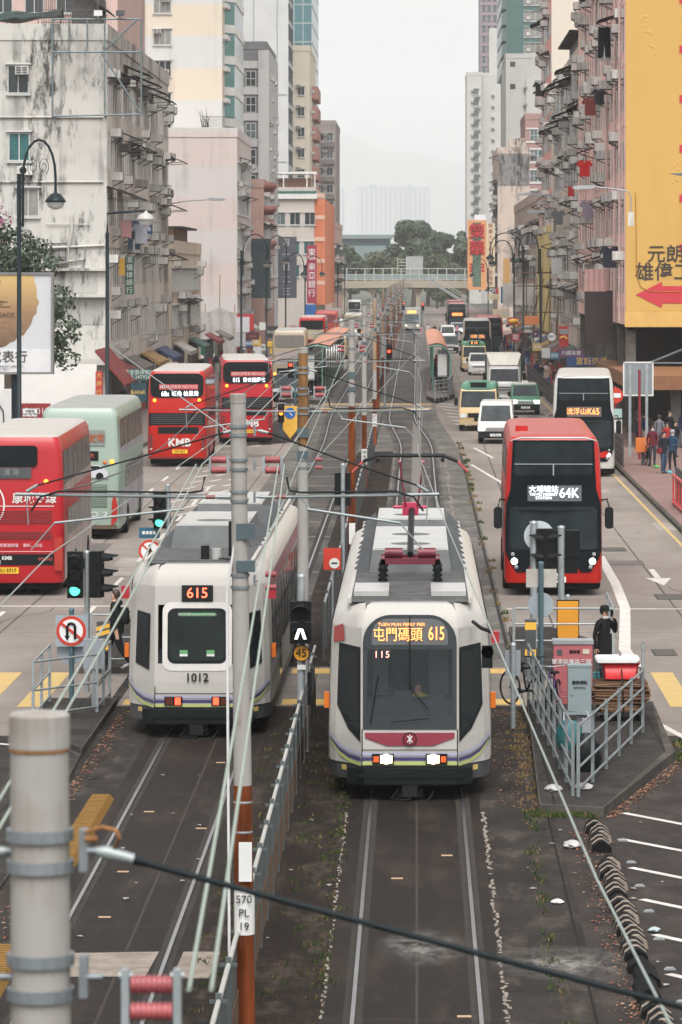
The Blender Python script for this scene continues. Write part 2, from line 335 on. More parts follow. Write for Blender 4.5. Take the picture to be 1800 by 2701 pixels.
lt.links.new(math_(lt, 'MULTIPLY', gm.outputs['Fac'], ramp(lt, noise(lt, tcn.outputs['Object'], 2.5, 8, (1, .5, 1), .8), .4, .65, 0, 1.7)), lb.inputs['Alpha'])
for x0, x1, y0, y1 in ((-.55, .68, 46.6, 49.4), (.78, 2.75, 45.6, 48.2)):
    g = MB(); g.poly([(x0, y0, .0145), (x1, y0, .0145), (x1, y1, .0145), (x0, y1, .0145)]); struct('ground_stain', g, LIME)
g = MB(); g.poly([(-4.28, 46, .0145), (-3.2, 46, .0145), (-3.15, 47.7, .0145), (-4.2, 47.6, .0145)]); g.poly([(-2.88, 45.9, .0145), (-2.45, 45.9, .0145), (-2.4, 47.7, .0145), (-2.85, 47.7, .0145)])
struct('ground_patch', g, groundmat('pale_patch', (.3, .255, .215), (.16, .13, .11), 3, .7))
g = MB()
for x, y in ((-4.2, 60), (-3.3, 58.2), (-4.1, 47.9 + 2.3), (-4.15, 54), (-.35, 53.4), (.35, 55.5), (.45, 43.5), (-3.4, 66)): g.poly([(x, y, .013), (x + .16, y, .013), (x + .16, y + .13, .013), (x, y + .13, .013)])
struct('sleeper_marks', g, mat('tan_mark', (.4, .27, .17), .8))
# rails: two tracks of two grooved rails each
def track(label, off, x0):
    t = thing('tram_track', label, 'tram track', (x0, 3, 0), 0, 'tram tracks')
    for sgn in (-1, 1):
        ys = [y for y in YS if y >= 3]; mb = MB()
        for a, b in zip(ys, ys[1:]):
            for w0, w1, z, q in ((-.024, .024, .03, 0), (-.11, -.024, .011, 1), (.024, .11, .011, 1)):
                mb.poly([(sgn * .7175 + off(a) + w0, a - 3, z), (sgn * .7175 + off(a) + w1, a - 3, z), (sgn * .7175 + off(b) + w1, b - 3, z), (sgn * .7175 + off(b) + w0, b - 3, z)], q)
            for w0 in (-.024, .024): mb.poly([(sgn * .7175 + off(a) + w0, a - 3, 0), (sgn * .7175 + off(b) + w0, b - 3, 0), (sgn * .7175 + off(b) + w0, b - 3, .03), (sgn * .7175 + off(a) + w0, a - 3, .03)], 1)
        mb.build('rail', [STEEL, mat('rail_flange', (.04, .035, .031), .8, 0, .3, 3)], t)
track('pair of steel rails under the tram heading towards the viewer', offR, 0)
track('pair of steel rails under the tram going away, beside the yellow kerb blocks', offL, -3.75)
# pavements and islands
def slab(name, pts, h, mtop, lab=None, cat=None):
    mb = MB(); n = len(pts); mb.poly([(x, y, h) for x, y in pts], 0)
    c = (sum(p[0] for p in pts) / n, sum(p[1] for p in pts) / n)
    for i in range(n):
        a, b = pts[i], pts[(i + 1) % n]
        mb.poly([(a[0], a[1], -.02), (b[0], b[1], -.02), (b[0], b[1], h), (a[0], a[1], h)], 1)
    # kerb band on top
        def ins(p):
            d = math.hypot(c[0] - p[0], c[1] - p[1]); return (p[0] + (c[0] - p[0]) * .16 / d, p[1] + (c[1] - p[1]) * .16 / d)
        ia, ib = ins(a), ins(b); mb.poly([(a[0], a[1], h + .004), (b[0], b[1], h + .004), (ib[0], ib[1], h + .004), (ia[0], ia[1], h + .004)], 1)
    return struct(name, mb, [mtop, KERB])
g = MB(); g.box(8.55, 13.2, 84, 905, -.02, .13, 0); g.box(8.4, 8.55, 84, 905, -.02, .134, 1); struct('pavement', g, [REDPAV, KERB])
g = MB(); g.box(-17.2, -13.05, 60, 905, -.02, .13, 0); g.box(-13.05, -12.9, 60, 905, -.02, .134, 1); struct('pavement', g, [FOOT, KERB])
g = MB(); g.box(13.2, 60, 60, 905, -.02, .12); struct('back_ground', g, FOOT)
g = MB(); g.box(-60, -17.2, 60, 905, -.02, .12); struct('back_ground', g, FOOT)
slab('traffic_island', [(-7.1, 70.6), (-5.75, 67), (-5.75, 75), (-7.1, 75)], .13, ISL)
slab('traffic_island', [(-6.5, 58), (-6.1, 40), (-5.6, 40), (-5.6, 60), (-5.75, 66.8), (-6.9, 70)], .06, ISL)
slab('traffic_island', [(-7.0, 80.8), (-5.75, 80.8), (-5.75, 99), (-6.6, 99)], .13, ISL)
slab('traffic_island', [(1.88, 59.9), (2.85, 59.6), (4.4, 66.6), (4.5, 74.4), (2.1, 74.4)], .13, ISL)
slab('traffic_island', [(2.12, 81.2), (4.25, 81.2), (3.9, 87), (3.1, 90), (2.12, 90)], .13, ISL)
slab('traffic_island', [(-8.2, 186), (-6.05, 190), (-6.1, 234), (-7.4, 234)], .13, ISL)
slab('tram_platform', [(-8.3, 246), (-6.0, 243), (-6.2, 330), (-8.0, 330)], .28, FOOT)
slab('tram_platform', [(1.2, 245), (2.5, 256), (2.9, 330), (.65, 330), (.62, 252)], .28, FOOT)
# grass in the joints
GRASSM = [mat('joint_grass_green', (.035, .06, .014), .8, 0, .3, 9), mat('joint_grass_dry', (.16, .11, .05), .85, 0, .3, 9)]
g = MB()
def tuft(x, y, n, hh, m):
    for _ in range(n):
        a = random.uniform(0, 6.28); d = random.uniform(0, .12); w_ = random.uniform(.006, .014) * (y / 45); h_ = hh * random.uniform(.4, 1)
        bx, by = x + d * math.cos(a), y + 2 * d * math.sin(a); lx, ly = random.uniform(-.5, .5) * h_, random.uniform(-.5, .5) * h_
        g.add([(bx - w_, by, .01), (bx + w_, by, .01), (bx + lx, by + ly, h_ + .01)], [(0, 1, 2)], m if random.random() < .8 else 1)
y = 36.5
while y < 60:
    tuft(1.65 + random.gauss(0, .04) + .1 * (y > 57), y, random.choice((0, 0, 5, 9, 16)), .075, 0); y += .3
for _ in range(260): tuft(random.choice((random.uniform(-1.8, -1.15), random.uniform(-2.65, -2.05), random.gauss(-1.12, .05))), random.uniform(36, 74), random.randint(3, 12), .06, 0)
for _ in range(50): tuft(random.uniform(1.7, 2.7), 59.7 + random.gauss(0, .15), 12, .09, 0)
for _ in range(120): tuft(1.85 + random.gauss(0, .12), random.uniform(60, 74), 5, .06, 1)
for _ in range(40): tuft(2.1 + random.gauss(0, .06), random.uniform(84, 190), 10, .14, random.randint(0, 1))
for _ in range(25): tuft(random.uniform(4.3, 4.9), random.uniform(66, 69), 9, .12, 0)
tag(g.build('grass', GRASSM), kind='stuff')
# dead leaves along the kerbs
g = MB()
def leaf(x, y, z=.012):
    a = random.uniform(0, 3.14); s_ = random.uniform(.015, .035); c, q = math.cos(a) * s_, math.sin(a) * s_
    g.poly([(x + c, y + q, z), (x - q * .6, y + c * .6, z + .012), (x - c, y - q, z), (x + q * .6, y - c * .6, z + .006)], random.randint(0, 1))
for _ in range(700): leaf(-5.6 + abs(random.gauss(0, .12)), random.uniform(54, 74))
for _ in range(500): t_ = random.random(); leaf(2.85 + 1.6 * t_ + abs(random.gauss(0, .12)), 59.4 + 7 * t_)
for _ in range(500): leaf(2.45 + random.gauss(0, .1), random.uniform(43, 58))
for _ in range(300): leaf(-5.2 + random.gauss(0, .12), random.uniform(42, 52))
for _ in range(300): leaf(random.uniform(1.3, 1.9), random.uniform(60, 76))
tag(g.build('dead_leaves', [mat('leaf_brown', (.23, .09, .06), .8), mat('leaf_tan', (.3, .19, .12), .8)]), kind='stuff')
# ================================================================ trams
TW = wallmat('tram_white', (.42, .4, .37), .3, (.2, .18, .155), sc=.9, rough=.4)
TROOF = mat('tram_roof_grey', (.13, .13, .13), .5, .4, .35, 3)
TROOFL = mat('tram_roof_panel', (.46, .45, .43), .3, .3, .15, 2)
TSK = mat('tram_skirt_grey', (.075, .08, .085), .5, 0, .25)
MAROON = mat('tram_maroon', (.2, .018, .035), .35, 0, .06)
NAVY = mat('stripe_navy', (.045, .04, .13), .4); LIMEG = mat('stripe_lime', (.4, .44, .15), .4); LAV = mat('stripe_lavender', (.36, .36, .47), .4)
AMBER = glow('amber_lamp', (1, .25, .02), 2.2); ORNGLED = glow('led_orange', (1, .36, .1), 1.15); REDLED = glow('led_red', (1, .12, .06), 1.8); WHTLED = glow('led_white', (.85, .92, 1), 1.3)
PINKLED = glow('led_pink', (1, .42, .36), 1.0)
REDL = glow('red_lamp', (1, .05, .02), 2.5); HEADL = glow('head_lamp', (1, .82, .58), 1.0); GREENL = glow('green_lamp', (.08, .95, .55), 1.6)
DULLRED = mat('dull_red_lens', (.09, .02, .012), .25); DULLAMB = mat('amber_lens', (.6, .14, .01), .3)
TGLASS = mat('tram_windscreen_glass', (.06, .072, .078), .07, 0, .4, .7, alpha=.36, spec=.35)
SCREEN = mat('sign_glass', (.045, .05, .055), .15, 0, .05)
CABIN = mat('cabin_dark', (.03, .034, .038), .7)
def tram(label, loc, rz, rear, num):
    t = thing('tram', label, 'tram', loc, rz, 'trams of the light rail')
    L = 20.2; FX = .76
    fy = lambda z: max(0, (z - .9) * .09)
    hw = lambda z: 1.3 - .03 * max(0, z - 1.2) - (.1 * max(0, z - 2.6))
    def ring(z, ins=0):
        h, f, yb = hw(z) - ins, FX - ins * .5, fy(z) + ins * 1.5
        ch = [(f, yb), (f + .1, yb + .58 * .1 / (h - .12 - f)), (h - .12, yb + .58), (h - .03, yb + .8), (h, yb + 1.15)]
        fr = [(-.70, yb), (.70, yb)] + ch; n = fr + [(x, L - y) for x, y in ch[::-1]] + [(.7, L - yb), (-.7, L - yb)] + [(-x, L - y) for x, y in ch] + [(-x, y) for x, y in ch[::-1]]
        return [(x, y, z) for x, y in n]
    ZS = [(.56, 0), (1.0, 0), (1.33, 0), (2.37, 0), (2.7, 0), (2.86, .02), (2.97, .07), (3.04, .17), (3.07, .34)]
    rs = [ring(z, i) for z, i in ZS]; n = len(rs[0]); mb = MB(); v = [p for q in rs for p in q]
    fs = [(i * n + k, i * n + (k + 1) % n, (i + 1) * n + (k + 1) % n, (i + 1) * n + k) for i in range(len(rs) - 1) for k in range(n) if not (i == 2 and k == 0)]
    mb.add(v, [f for f in fs if f[0] < 4 * n], 0, False).add(v[4 * n:], [[i - 4 * n for i in f] for f in fs if f[0] >= 4 * n], 0, True).add(rs[-1], [list(range(n))], 0)
    body = mb.build('body', TW, t)
    mb = MB(); mb.loft([ring(.3, .03), ring(.555, .012)], 0, False); mb.build('skirt', TSK, t)
    mb = MB(); mb.box(-.69, .69, .35, 1.6, 1.0, 2.6, 1, None, 'f'); mb.box(-.69, .69, .16, .8, 1.2, 1.55); mb.box(-.25, .05, .2, .6, 1.55, 1.68); mb.box(.3, .55, .2, .5, 1.55, 1.63); mb.box(-.3, .3, 1.45, 1.55, 1.2, 2.0); mb.box(-.6, -.35, 1.5, 1.58, 1.5, 2.35, 2); mb.box(.3, .62, 1.5, 1.58, 1.5, 2.35, 2); mb.build('cabin', [CABIN, mat('bulkhead_reflection_grey', (.11, .13, .135), .7), mat('bulkhead_window_light', (.2, .23, .235), .3)], t)  # back wall greys stand in for windscreen reflection and back-window light
    def fp(pts, off=.012): return [(x, fy(z) - off, z) for x, z in pts]
    def cp(s, pts, off=.014):
        o = []
        for x, z in pts:
            x = abs(x); h = hw(z); ks = [(FX, 0), (h - .12, .58), (h - .03, .8), (h, 1.15)]
            for (xa, ya), (xb, yb) in zip(ks, ks[1:]):
                if x <= xb or xb == h: y = ya + (yb - ya) * (x - xa) / (xb - xa); break
            o.append((s * (x + off * .6), fy(z) + y - off, z))
        return o
    def fpart(name, pts, m, off=.012, par=t): b = MB(); b.poly(fp(pts, off)); return b.build(name, m, par)
    # bumper, coupler, bogie
    b = MB(); b.prism([(-.98, .06), (-.72, -.14), (.72, -.14), (.98, .06), (1.0, .5), (-1.0, .5)], .27, .52, 'z'); b.prism([(-.8, -.16), (.8, -.16), (.8, -.1), (-.8, -.1)], .38, .44, 'z'); b.build('bumper', BLACK, t)
    b = MB(); b.box(-.2, .2, .0, .6, .05, .25); b.tube([(0, -.1, .16), (0, .4, .16)], .09); b.box(-.12, .12, -.16, -.06, .08, .26)
    b.tube([(-.15, 0, .2), (-.3, -.12, .05), (-.05, -.16, .02), (.2, -.02, .18)], .02, 6); b.tube([(.1, 0, .2), (.0, -.14, .0), (.3, -.1, .02), (.4, .1, .2)], .018, 6); b.build('coupler', BLACKR, t)
    for yb in (2.4, 15):
        b = MB(); b.box(-1, 1, yb - 1.4, yb + 1.4, .06, .35)
        for s in (-1, 1):
            for q in (-.95, .95): b.lathe([(0, -.07), (.3, -.07), (.3, .07), (0, .07)], (s * .72, yb + q, .32), 16, 0, 'x')
        b.build('bogie', BLACKR, t)
    # side windows, doors and stripes
    for s in (-1, 1):
        for k in range(12):
            ya = 1.5 + k * 1.45; door = k in (2, 6, 10)
            x = s * (1.3 - .03 * .7); b = MB(); z0, z1 = (.65, 2.5) if door else (1.25, 2.45)
            b.poly([(s * (hw(z0) + .012), ya, z0), (s * (hw(z0) + .012), ya + 1.25, z0), (s * (hw(z1) + .012), ya + 1.25, z1), (s * (hw(z1) + .012), ya, z1)])
            b.box(min(s * (hw(1.9) + .02), s * (hw(1.9) + .03)), max(s * (hw(1.9) + .02), s * (hw(1.9) + .03)), ya, ya + 1.25, 1.95, 2.0, 1)
            b.build('side_window' if not door else 'door', [GLASS, BLACK], t)
        b = MB(); b.poly([(s * (hw(2.55) + .014), 1.3, 2.53), (s * (hw(2.55) + .014), 18.9, 2.53), (s * (hw(2.8) + .014), 18.9, 2.78), (s * (hw(2.8) + .014), 1.3, 2.78)]); b.build('cantrail', mat('cantrail_maroon', (.25, .1, .11), .4), t)
        for zc, hh, m in ((.86, .026, LAV), (.78, .024, NAVY), (.70, .026, LIMEG)):
            b = MB()
            pts = [(FX, 0), (.95, .03), (1.1, .1), (1.2, .2), (1.27, .26)]
            top = [(x, zc - .13 + dz * (1.25 if m is LIMEG else 1) + hh) for x, dz in pts]; bot = [(x, z - 2 * hh) for x, z in top]
            T, B = cp(s, top, .018), cp(s, bot, .018)
            for i in range(4): b.poly([B[i], B[i + 1], T[i + 1], T[i]])
            z_ = top[-1][1]
            b.poly([(s * 1.315, 1.2, z_ - 2 * hh), (s * 1.315, 6, z_ - 2 * hh + .2), (s * 1.315, 6, z_ + .2), (s * 1.315, 1.2, z_)]); b.build('stripe', m, t)
        o = text(num, .2, BLACK, t, (s * 1.12, fy(1.1) + .56, 1.17), (R(90), 0, s * R(58)), .01)
        b = MB(); b.box(s * 1.33 - .04, s * 1.33 + .04, 1.0, 1.1, 1.35, 1.6); b.build('indicator_lamp', DULLAMB, t)
        b = MB(); b.poly(cp(s, [(.98, .4 + .05), (1.06, .45), (1.06, .53), (.98, .53)], .03)); b.build('reflector', mat('reflector_yellow', (.5, .36, .12), .4), t)
    b = MB()
    for zc, hh, m in ((.735, .026, 0), (.66, .024, 1), (.585, .026, 2)): b.poly(fp([(-.745, zc - hh), (.745, zc - hh), (.745, zc + hh), (-.745, zc + hh)], .01), m)
    b.build('stripe', [LAV, NAVY, LIMEG], t)
    b = MB()
    for z in (.8, .53):b.poly(fp([(-.745, z - .006), (.745, z - .006), (.745, z + .006), (-.745, z + .006)], .011))
    for x in (-.75, .75): b.poly(fp([(x - .008, .5), (x + .008, .5), (x + .008, 1.12 if not rear else .92), (x - .008, 1.12 if not rear else .92)], .011))
    b.build('panel_seam', BLACK, t)
    if not rear:
        b = MB(); out = arc((.30, 2.47), .44, 0, 90, 8) + arc((-.30, 2.47), .44, 90, 180, 8) + [(-.74, 1.12), (.74, 1.12)]
        inn = arc((.27, 2.45), .40, 0, 90, 8) + arc((-.27, 2.45), .40, 90, 180, 8)
        # mask: everything dark except the windscreen opening
        for q in ([(-.74, 2.38), (.74, 2.38)] + out[:18], [(-.74, 1.12), (.74, 1.12), (.74, 1.335), (-.74, 1.335)], [(-.74, 1.33), (-.67, 1.33), (-.67, 2.39), (-.74, 2.39)], [(.67, 1.33), (.74, 1.33), (.74, 2.39), (.67, 2.39)]): b.poly(fp(q, .014))
        b.build('mask', mat('mask_black', (.016, .022, .025), .2), t)
        b = MB(); b.poly(fp([(-.67, 1.33), (.67, 1.33), (.67, 2.385), (-.67, 2.385)], .008)); b.build('windscreen', TGLASS, t)
        fpart('sign_panel', [(-.6, 2.44), (.6, 2.44)] + arc((.35, 2.6), .25, 0, 90, 5) + arc((-.35, 2.6), .25, 90, 180, 5), mat('sign_panel_grey', (.09, .1, .105), .2), .022)
        y0 = fy(2.6) - .05
        text('屯門碼頭', .235, ORNGLED, t, (-.19, y0, 2.59), bold=.0, name='destination_sign', sx=.84); text('615', .3, ORNGLED, t, (.42, y0, 2.61), bold=.008, name='route_number', sx=.58); text('TUEN MUN FERRY PIER', .072, ORNGLED, t, (-.13, y0, 2.76), name='destination_sign', sx=1.0)
        text('115', .15, PINKLED, t, (-.44, fy(2.3) - .02, 2.285), name='run_number', sp=1.2)
        b = MB(); b.tube([(0, fy(2.35) - .03, 2.9), (0, fy(1.35) - .03, 1.9), (.02, fy(1.7) - .05, 1.75), (.28, fy(1.5) - .05, 1.45)], .01, 5); b.tube([(-.3, -.03, 1.24), (.3, -.03, 1.3)], .01, 5); b.tube([(-.62, fy(1.2) - .04, 1.22), (-.5, fy(1.9) - .04, 1.95)], .012, 5); b.build('wiper', BLACK, t)
        b = MB(); b.poly(fp([(-.71, 1.07), (-.70, .985), (-.36, .865), (.36, .865), (.70, .985), (.71, 1.07)], .014)); mr = b.build('maroon_panel', MAROON, t)
        b = MB(); b.disc((0, -.02, .97), .11, 24, 0); b.ring((0, -.028, .97), .098, .11, 24, 1); b.build('badge', [MAROON, BLACK], mr)
        e = MB()   # the railway's emblem: two arcs back to back on a bar
        for s in (-1, 1):
            pa = [(s * (.062 - .045 * math.cos(a)) * 1.0, 0, s * 0 + .05 * math.sin(a)) for a in [R(-70 + 14 * i) for i in range(11)]]
            e.tube([(p[0] * .8 , -.034, .97 + s * .0 + (p[2] if True else 0)) for p in pa], .009, 5)
            zz = [(.04 * math.sin(R(-80 + 16 * i)), -.034, .97 + s * (.058 - .04 * math.cos(R(-80 + 16 * i)))) for i in range(11)]; e.tube(zz, .009, 5)
        e.tube([(0, -.034, .9), (0, -.034, 1.04)], .009, 5); e.build('emblem', WHITE, mr)
        for s in (-1, 1):
            b = MB(); b.box(s * .42 - .17, s * .42 + .17, -.03, .0, .57, .74); hl = b.build('headlamp', BLACK, t)
            b = MB(); b.lathe([(.0, -.03), (.08, -.02), (.085, .0)], (s * .37, -.03, .655), 14, 0, 'y'); b.box(s * .37 - .095, s * .37 + .095, -.04, -.025, .59, .72); b.build('lamp', HEADL, hl)
            b = MB(); b.box(s * .53 - .04, s * .53 + .04, -.04, -.02, .61, .70); b.build('indicator', glow('tail_dim', (.5, .06, .01), .8), hl)
            b = MB(); q = [(.8, 2.33), (1.09, 2.36), (1.11, 1.5), (.97, 1.2), (.8, 1.06)]; b.poly(cp(s, q, .016)); b.build('quarter_window', GLASS, t)
            b = MB(); b.poly(cp(s, [(.775, 2.4), (1.12, 2.43), (1.15, 1.45), (.97, 1.1), (.775, .92)], .011)); b.build('window_surround', BLACK, t)
        b = MB(); b.poly(cp(-1, [(1.02, 2.38 + .1), (1.2, 2.42), (1.19, 2.66), (1.04, 2.74)], .03)); b.build('side_lamp_panel', mat('panel_red', (.3, .03, .025), .3), t)
        b = MB(); b.tube([(1.0, .4, 2.78), (1.12, -.05, 2.72), (1.3, -.12, 2.66)], .03, 6); b.box(1.28, 1.4, -.2, -.05, 2.5, 2.68, 1); b.lathe([(0, -.03), (.1, -.03), (.1, .03), (0, .03)], (1.22, -.1, 2.35), 14, 0, 'y'); b.box(1.13, 1.3, -.13, -.07, 2.1, 2.45); b.build('mirror', [BLACK, mat('mirror_red', (.35, .02, .03), .3)], t)
    else:
        ro = rrect(-.53, .53, 1.33, 2.31, .13)
        b = MB(); b.poly(fp(rrect(-.62, .62, 1.2, 2.42, .16), .01)); b.build('window_recess', mat('tram_white_recess', (.58, .555, .52), .45), t)
        b = MB(); b.poly(fp(ro, .016)); b.build('window_seal', BLACK, t)
        b = MB(); b.poly(fp(rrect(-.48, .48, 1.38, 2.27, .1), .022)); wn = b.build('rear_window', mat('rear_glass', (.01, .017, .015), .1, 0, .7, 1.5, spec=.2), t)
        b = MB(); b.poly(fp([(-.32, 2.17), (.32, 2.17), (.32, 2.23), (-.32, 2.23)], .028)); b.build('window_sticker', mat('sticker_green', (.1, .3, .12), .5), wn)
        text('緊急出口窗 Emergency Exit Window', .045, WHITE, wn, (0, fy(2.2) - .04, 2.2))
        for s in (-1, 1):
            b = MB(); b.poly(fp([(s * .24 - .07, 1.46), (s * .24 + .07, 1.46), (s * .24 + .07, 1.57), (s * .24 - .07, 1.57)], .028)); b.poly(fp([(s * .24 - .07, 1.46), (s * .24 + .07, 1.46), (s * .24 + .07, 1.5), (s * .24 - .07, 1.5)], .031), 1); b.build('window_sticker', [mat('sticker_green', None), WHITE], wn)
            b = MB(); b.box(s * .42 - .16, s * .42 + .16, -.035, .0, .585, .745); tl = b.build('tail_lamp', BLACK, t)
            b = MB(); b.box(s * (.42 - .08) - .05, s * (.42 - .08) + .05, -.042, -.03, .6, .73); b.build('lamp', REDL, tl)
            b = MB(); b.box(s * .495 - .065, s * .495 + .065, -.042, -.03, .6, .73); b.build('lens', DULLRED, tl)
            b = MB(); b.poly(cp(s, [(.84, 2.2), (1.1, 2.24), (1.13, 1.3), (.86, 1.2)], .012)); b.build('window_surround', BLACK, t)
            b = MB(); b.poly(cp(s, [(.87, 2.16), (1.07, 2.2), (1.1, 1.36), (.89, 1.26)], .016)); b.build('quarter_window', GLASS, t)
            b = MB(); b.box(s * 1.32 - .07, s * 1.32 + .07, .5, .62, 2.45, 2.68); b.build('mirror_housing', mat('mirror_red', None), t)
        fpart('led_sign', [(-.28, 2.38 + .05), (.28, 2.43), (.28, 2.72), (-.28, 2.72)], BLACK, .03); text('615', .26, REDLED, t, (0, fy(2.57) - .05, 2.575), bold=.004, name='route_number')
        text(num, .21, BLACK, t, (0, -.02, 1.08), bold=.015, name='fleet_number')
    # roof
    b = MB(); b.box(-.93, .93, .75, L - .75, 3.06, 3.085); k = .95
    while k < L - .9: b.box(-.93, .93, k, k + .1, 3.085, 3.115); k += .26
    rf = b.build('roof', TROOF, t)
    b = MB(); b.box(-.99, -.93, .6, L - .6, 3.06, 3.14); b.box(.93, .99, .6, L - .6, 3.06, 3.14); b.build('roof_rail', TW, t)
    def acbox(ya, yb, wd=.72, z1=3.46, front=.5):
        b = MB(); z0 = 3.09
        b.add([(-wd, ya, z0), (wd, ya, z0), (wd * .92, ya + front, z1), (-wd * .92, ya + front, z1), (-wd, yb, z0), (wd, yb, z0), (wd * .92, yb - .1, z1), (-wd * .92, yb - .1, z1)], [(0, 1, 2, 3), (1, 5, 6, 2), (4, 0, 3, 7), (5, 4, 7, 6)], 0)
        b.add([(wd * .92, ya + front, z1), (-wd * .92, ya + front, z1), (wd * .92, yb - .1, z1), (-wd * .92, yb - .1, z1)], [(0, 1, 3, 2)], 1)
        y = ya + front + .1
        while y < yb - 2.4:
            b.box(-wd * .88, wd * .88, y, y + 2.4, z1, z1 + .02, 1); b.lathe([(.36, .002), (.3, .004), (0, .004)], (0, y + 1.2, z1 + .02), 18, 2); y += 2.5
        b.build('air_conditioner', [mat('ac_grey', (.1, .105, .105), .5, .3, .25, 2), TROOFL, mat('ac_fan_dark', (.08, .08, .08), .5)], t)
        for s in (-1, 1):
            y = ya + .2
            while y < yb: 
                b = MB(); b.add([(s * wd, y, 3.1), (s * wd, y + .12, 3.1), (s * .98, y + .12, 3.12), (s * .98, y, 3.12), (s * wd, y + .06, 3.4), (s * .98, y + .06, 3.16)], [(0, 1, 2, 3), (0, 3, 5, 4), (1, 4, 5, 2)]); b.build('roof_bracket', DGREY, t); y += 1.25
    if not rear:
        acbox(6.3, 13.2); acbox(14.6, 19)
        for s in (-1, 1):
            b = MB(); b.box(s * .62 - .28, s * .62 + .28, 1.15, 2.9, 3.12, 3.2); b.build('roof_panel', TROOFL, t)
        # pantograph: base frame, insulators, lower arm back to the knee, upper arm forward to the head
        pg = MB(); PR = mat('pantograph_red', (.13, .018, .03), .45, .2, .2); PRB = mat('pantograph_red_bright', (.5, .035, .09), .4, .1)
        zb = 3.4; y0 = 4.2
        pg.box(-.5, .5, y0, y0 + .12, zb, zb + .1); pg.box(-.5, .5, y0 + 1.0, y0 + 1.1, zb, zb + .1); pg.box(-.5, -.42, y0, y0 + 1.1, zb, zb + .08); pg.box(.42, .5, y0, y0 + 1.1, zb, zb + .08); pg.lathe([(.09, -.15), (.09, .15)], (-.28, y0 + .2, zb + .18), 10, 0, 'x'); pg.lathe([(.09, -.15), (.09, .15)], (.28, y0 + .2, zb + .18), 10, 0, 'x')
        pan = pg.build('pantograph', PR, t)
        for x in (-.46, .46):
            for y in (y0 + .06, y0 + 1.05): b = MB(); b.lathe([(.05, 0), (.09, .04), (.05, .08), (.09, .12), (.05, .16), (.09, .2), (.05, .3)], (x, y, 3.1), 10); b.build('insulator', BLACK, pan)
        kn = (.02, 6.6, 4.2)
        b = MB(); b.tube([(0, y0 + .3, zb + .15), kn], .055, 8); b.build('lower_arm', BLACK, pan)
        hd = (0.02, 4.9, 5.2)
        b = MB()
        for s in (-1, 1): b.tube([(s * .1 + kn[0], kn[1], kn[2]), (hd[0] + s * .2, hd[1], hd[2] - .1)], .018, 6)
        b.box(-.14, .14, kn[1] - .1, kn[1] + .1, kn[2] - .12, kn[2] + .1); b.tube([(-.3, kn[1], kn[2] + .02), (.3, kn[1], kn[2] + .02)], .03, 6); b.build('upper_arm', PRB, pan)
        b = MB()
        for dy in (-.16, .16):
            pp = [(-.98, hd[1] + dy, 4.92), (-.8, hd[1] + dy, 5.1), (-.55, hd[1] + dy, 5.2), (.55, hd[1] + dy, 5.2), (.8, hd[1] + dy, 5.1), (.98, hd[1] + dy, 4.92)]
            b.tube(pp[1:5], .026, 6); b.tube(pp[:2], .02, 6, 1); b.tube(pp[4:], .02, 6, 1)
        for x in (-.55, .55): b.box(x - .03, x + .03, hd[1] - .2, hd[1] + .2, 5.1, 5.16)
        b.build('collector_head', [BLACK, mat('horn_red', (.4, .06, .05), .5)], pan)
    else:
        acbox(4.0, 9.0, .74, 3.5); acbox(11, 16, .72, 3.5)
        b = MB(); b.tube([(.28, 1.2, 3.1), (.28, 1.2, 3.3)], .09, 12); b.box(.0, .14, 1.2, 1.5, 3.1, 3.35, 1); b.tube([(.5, 1.9, 3.1), (.5, 1.9, 3.75)], .035, 8, 1); b.tube([(.28, 1.2, 3.12), (.5, .95, 3.12), (.75, 1.1, 3.12)], .02, 5, 1); b.build('antenna', [TROOFL, BLACK], t)
        for k in range(9):
            b = MB(); y = 9.4 + k * .17; b.add([(.45, y, 3.12), (.9, y, 3.12), (.9, y + .1, 3.5), (.45, y + .1, 3.5)], [(0, 1, 2, 3)]); b.build('resistor_fin', DGREY, t)
    return t
tram('white tram 1011 coming head on, amber destination sign lit and pantograph raised', (-.11, 61.4, 0), 0, False, '1011')
tram('white tram 1012 seen from behind with red 615 sign, on the left track', (-3.92, 69.6, 0), R(-.2), True, '1012')
# ================================================================ buses
BUSW = mat('bus_white', (.52, .51, .48), .3, 0, .06, 1, coat=.4); CREAM = mat('bus_cream', (.42, .35, .25), .35, 0, .06, 1)
MINT = mat('bus_mint', (.27, .345, .29), .35, 0, .05, 1); ADGREY = mat('advert_grey', (.22, .2, .2), .5, 0, .5, .7); ADPINK = mat('advert_pink', (.36, .27, .25), .5, 0, .5, .6)
REDROOFSKY = mat('bus_roof_red_skylit', (.36, .075, .065), .45, 0, .15, 1); ROOFW = mat('bus_roof_white', (.4, .37, .34), .5, 0, .12, 1)  # red roof paler than the bodies: sky reflection mixed into its colour
BGLASS = mat('bus_glass', (.012, .016, .018), .15, 0, .7, .5, spec=.18); BGLASSL = mat('bus_windscreen_glass', (.022, .029, .033), .1, 0, .8, .5, spec=.2)
PLATEY = mat('plate_yellow', (.75, .45, .02), .4); PLATEW = mat('plate_white', (.75, .75, .73), .4); KRED = mat('grille_red_dark', (.12, .01, .01), .5)
ADRED = mat('ad_strip_red', (.5, .07, .07), .4); BUSRED2 = mat('coach_red', (.38, .014, .02), .35, 0, .12, 1, coat=.1, spec=.3)
SIDEG = mat('bus_side_glass', (.05, .052, .056), .2, 0, .5, .8, spec=.25)
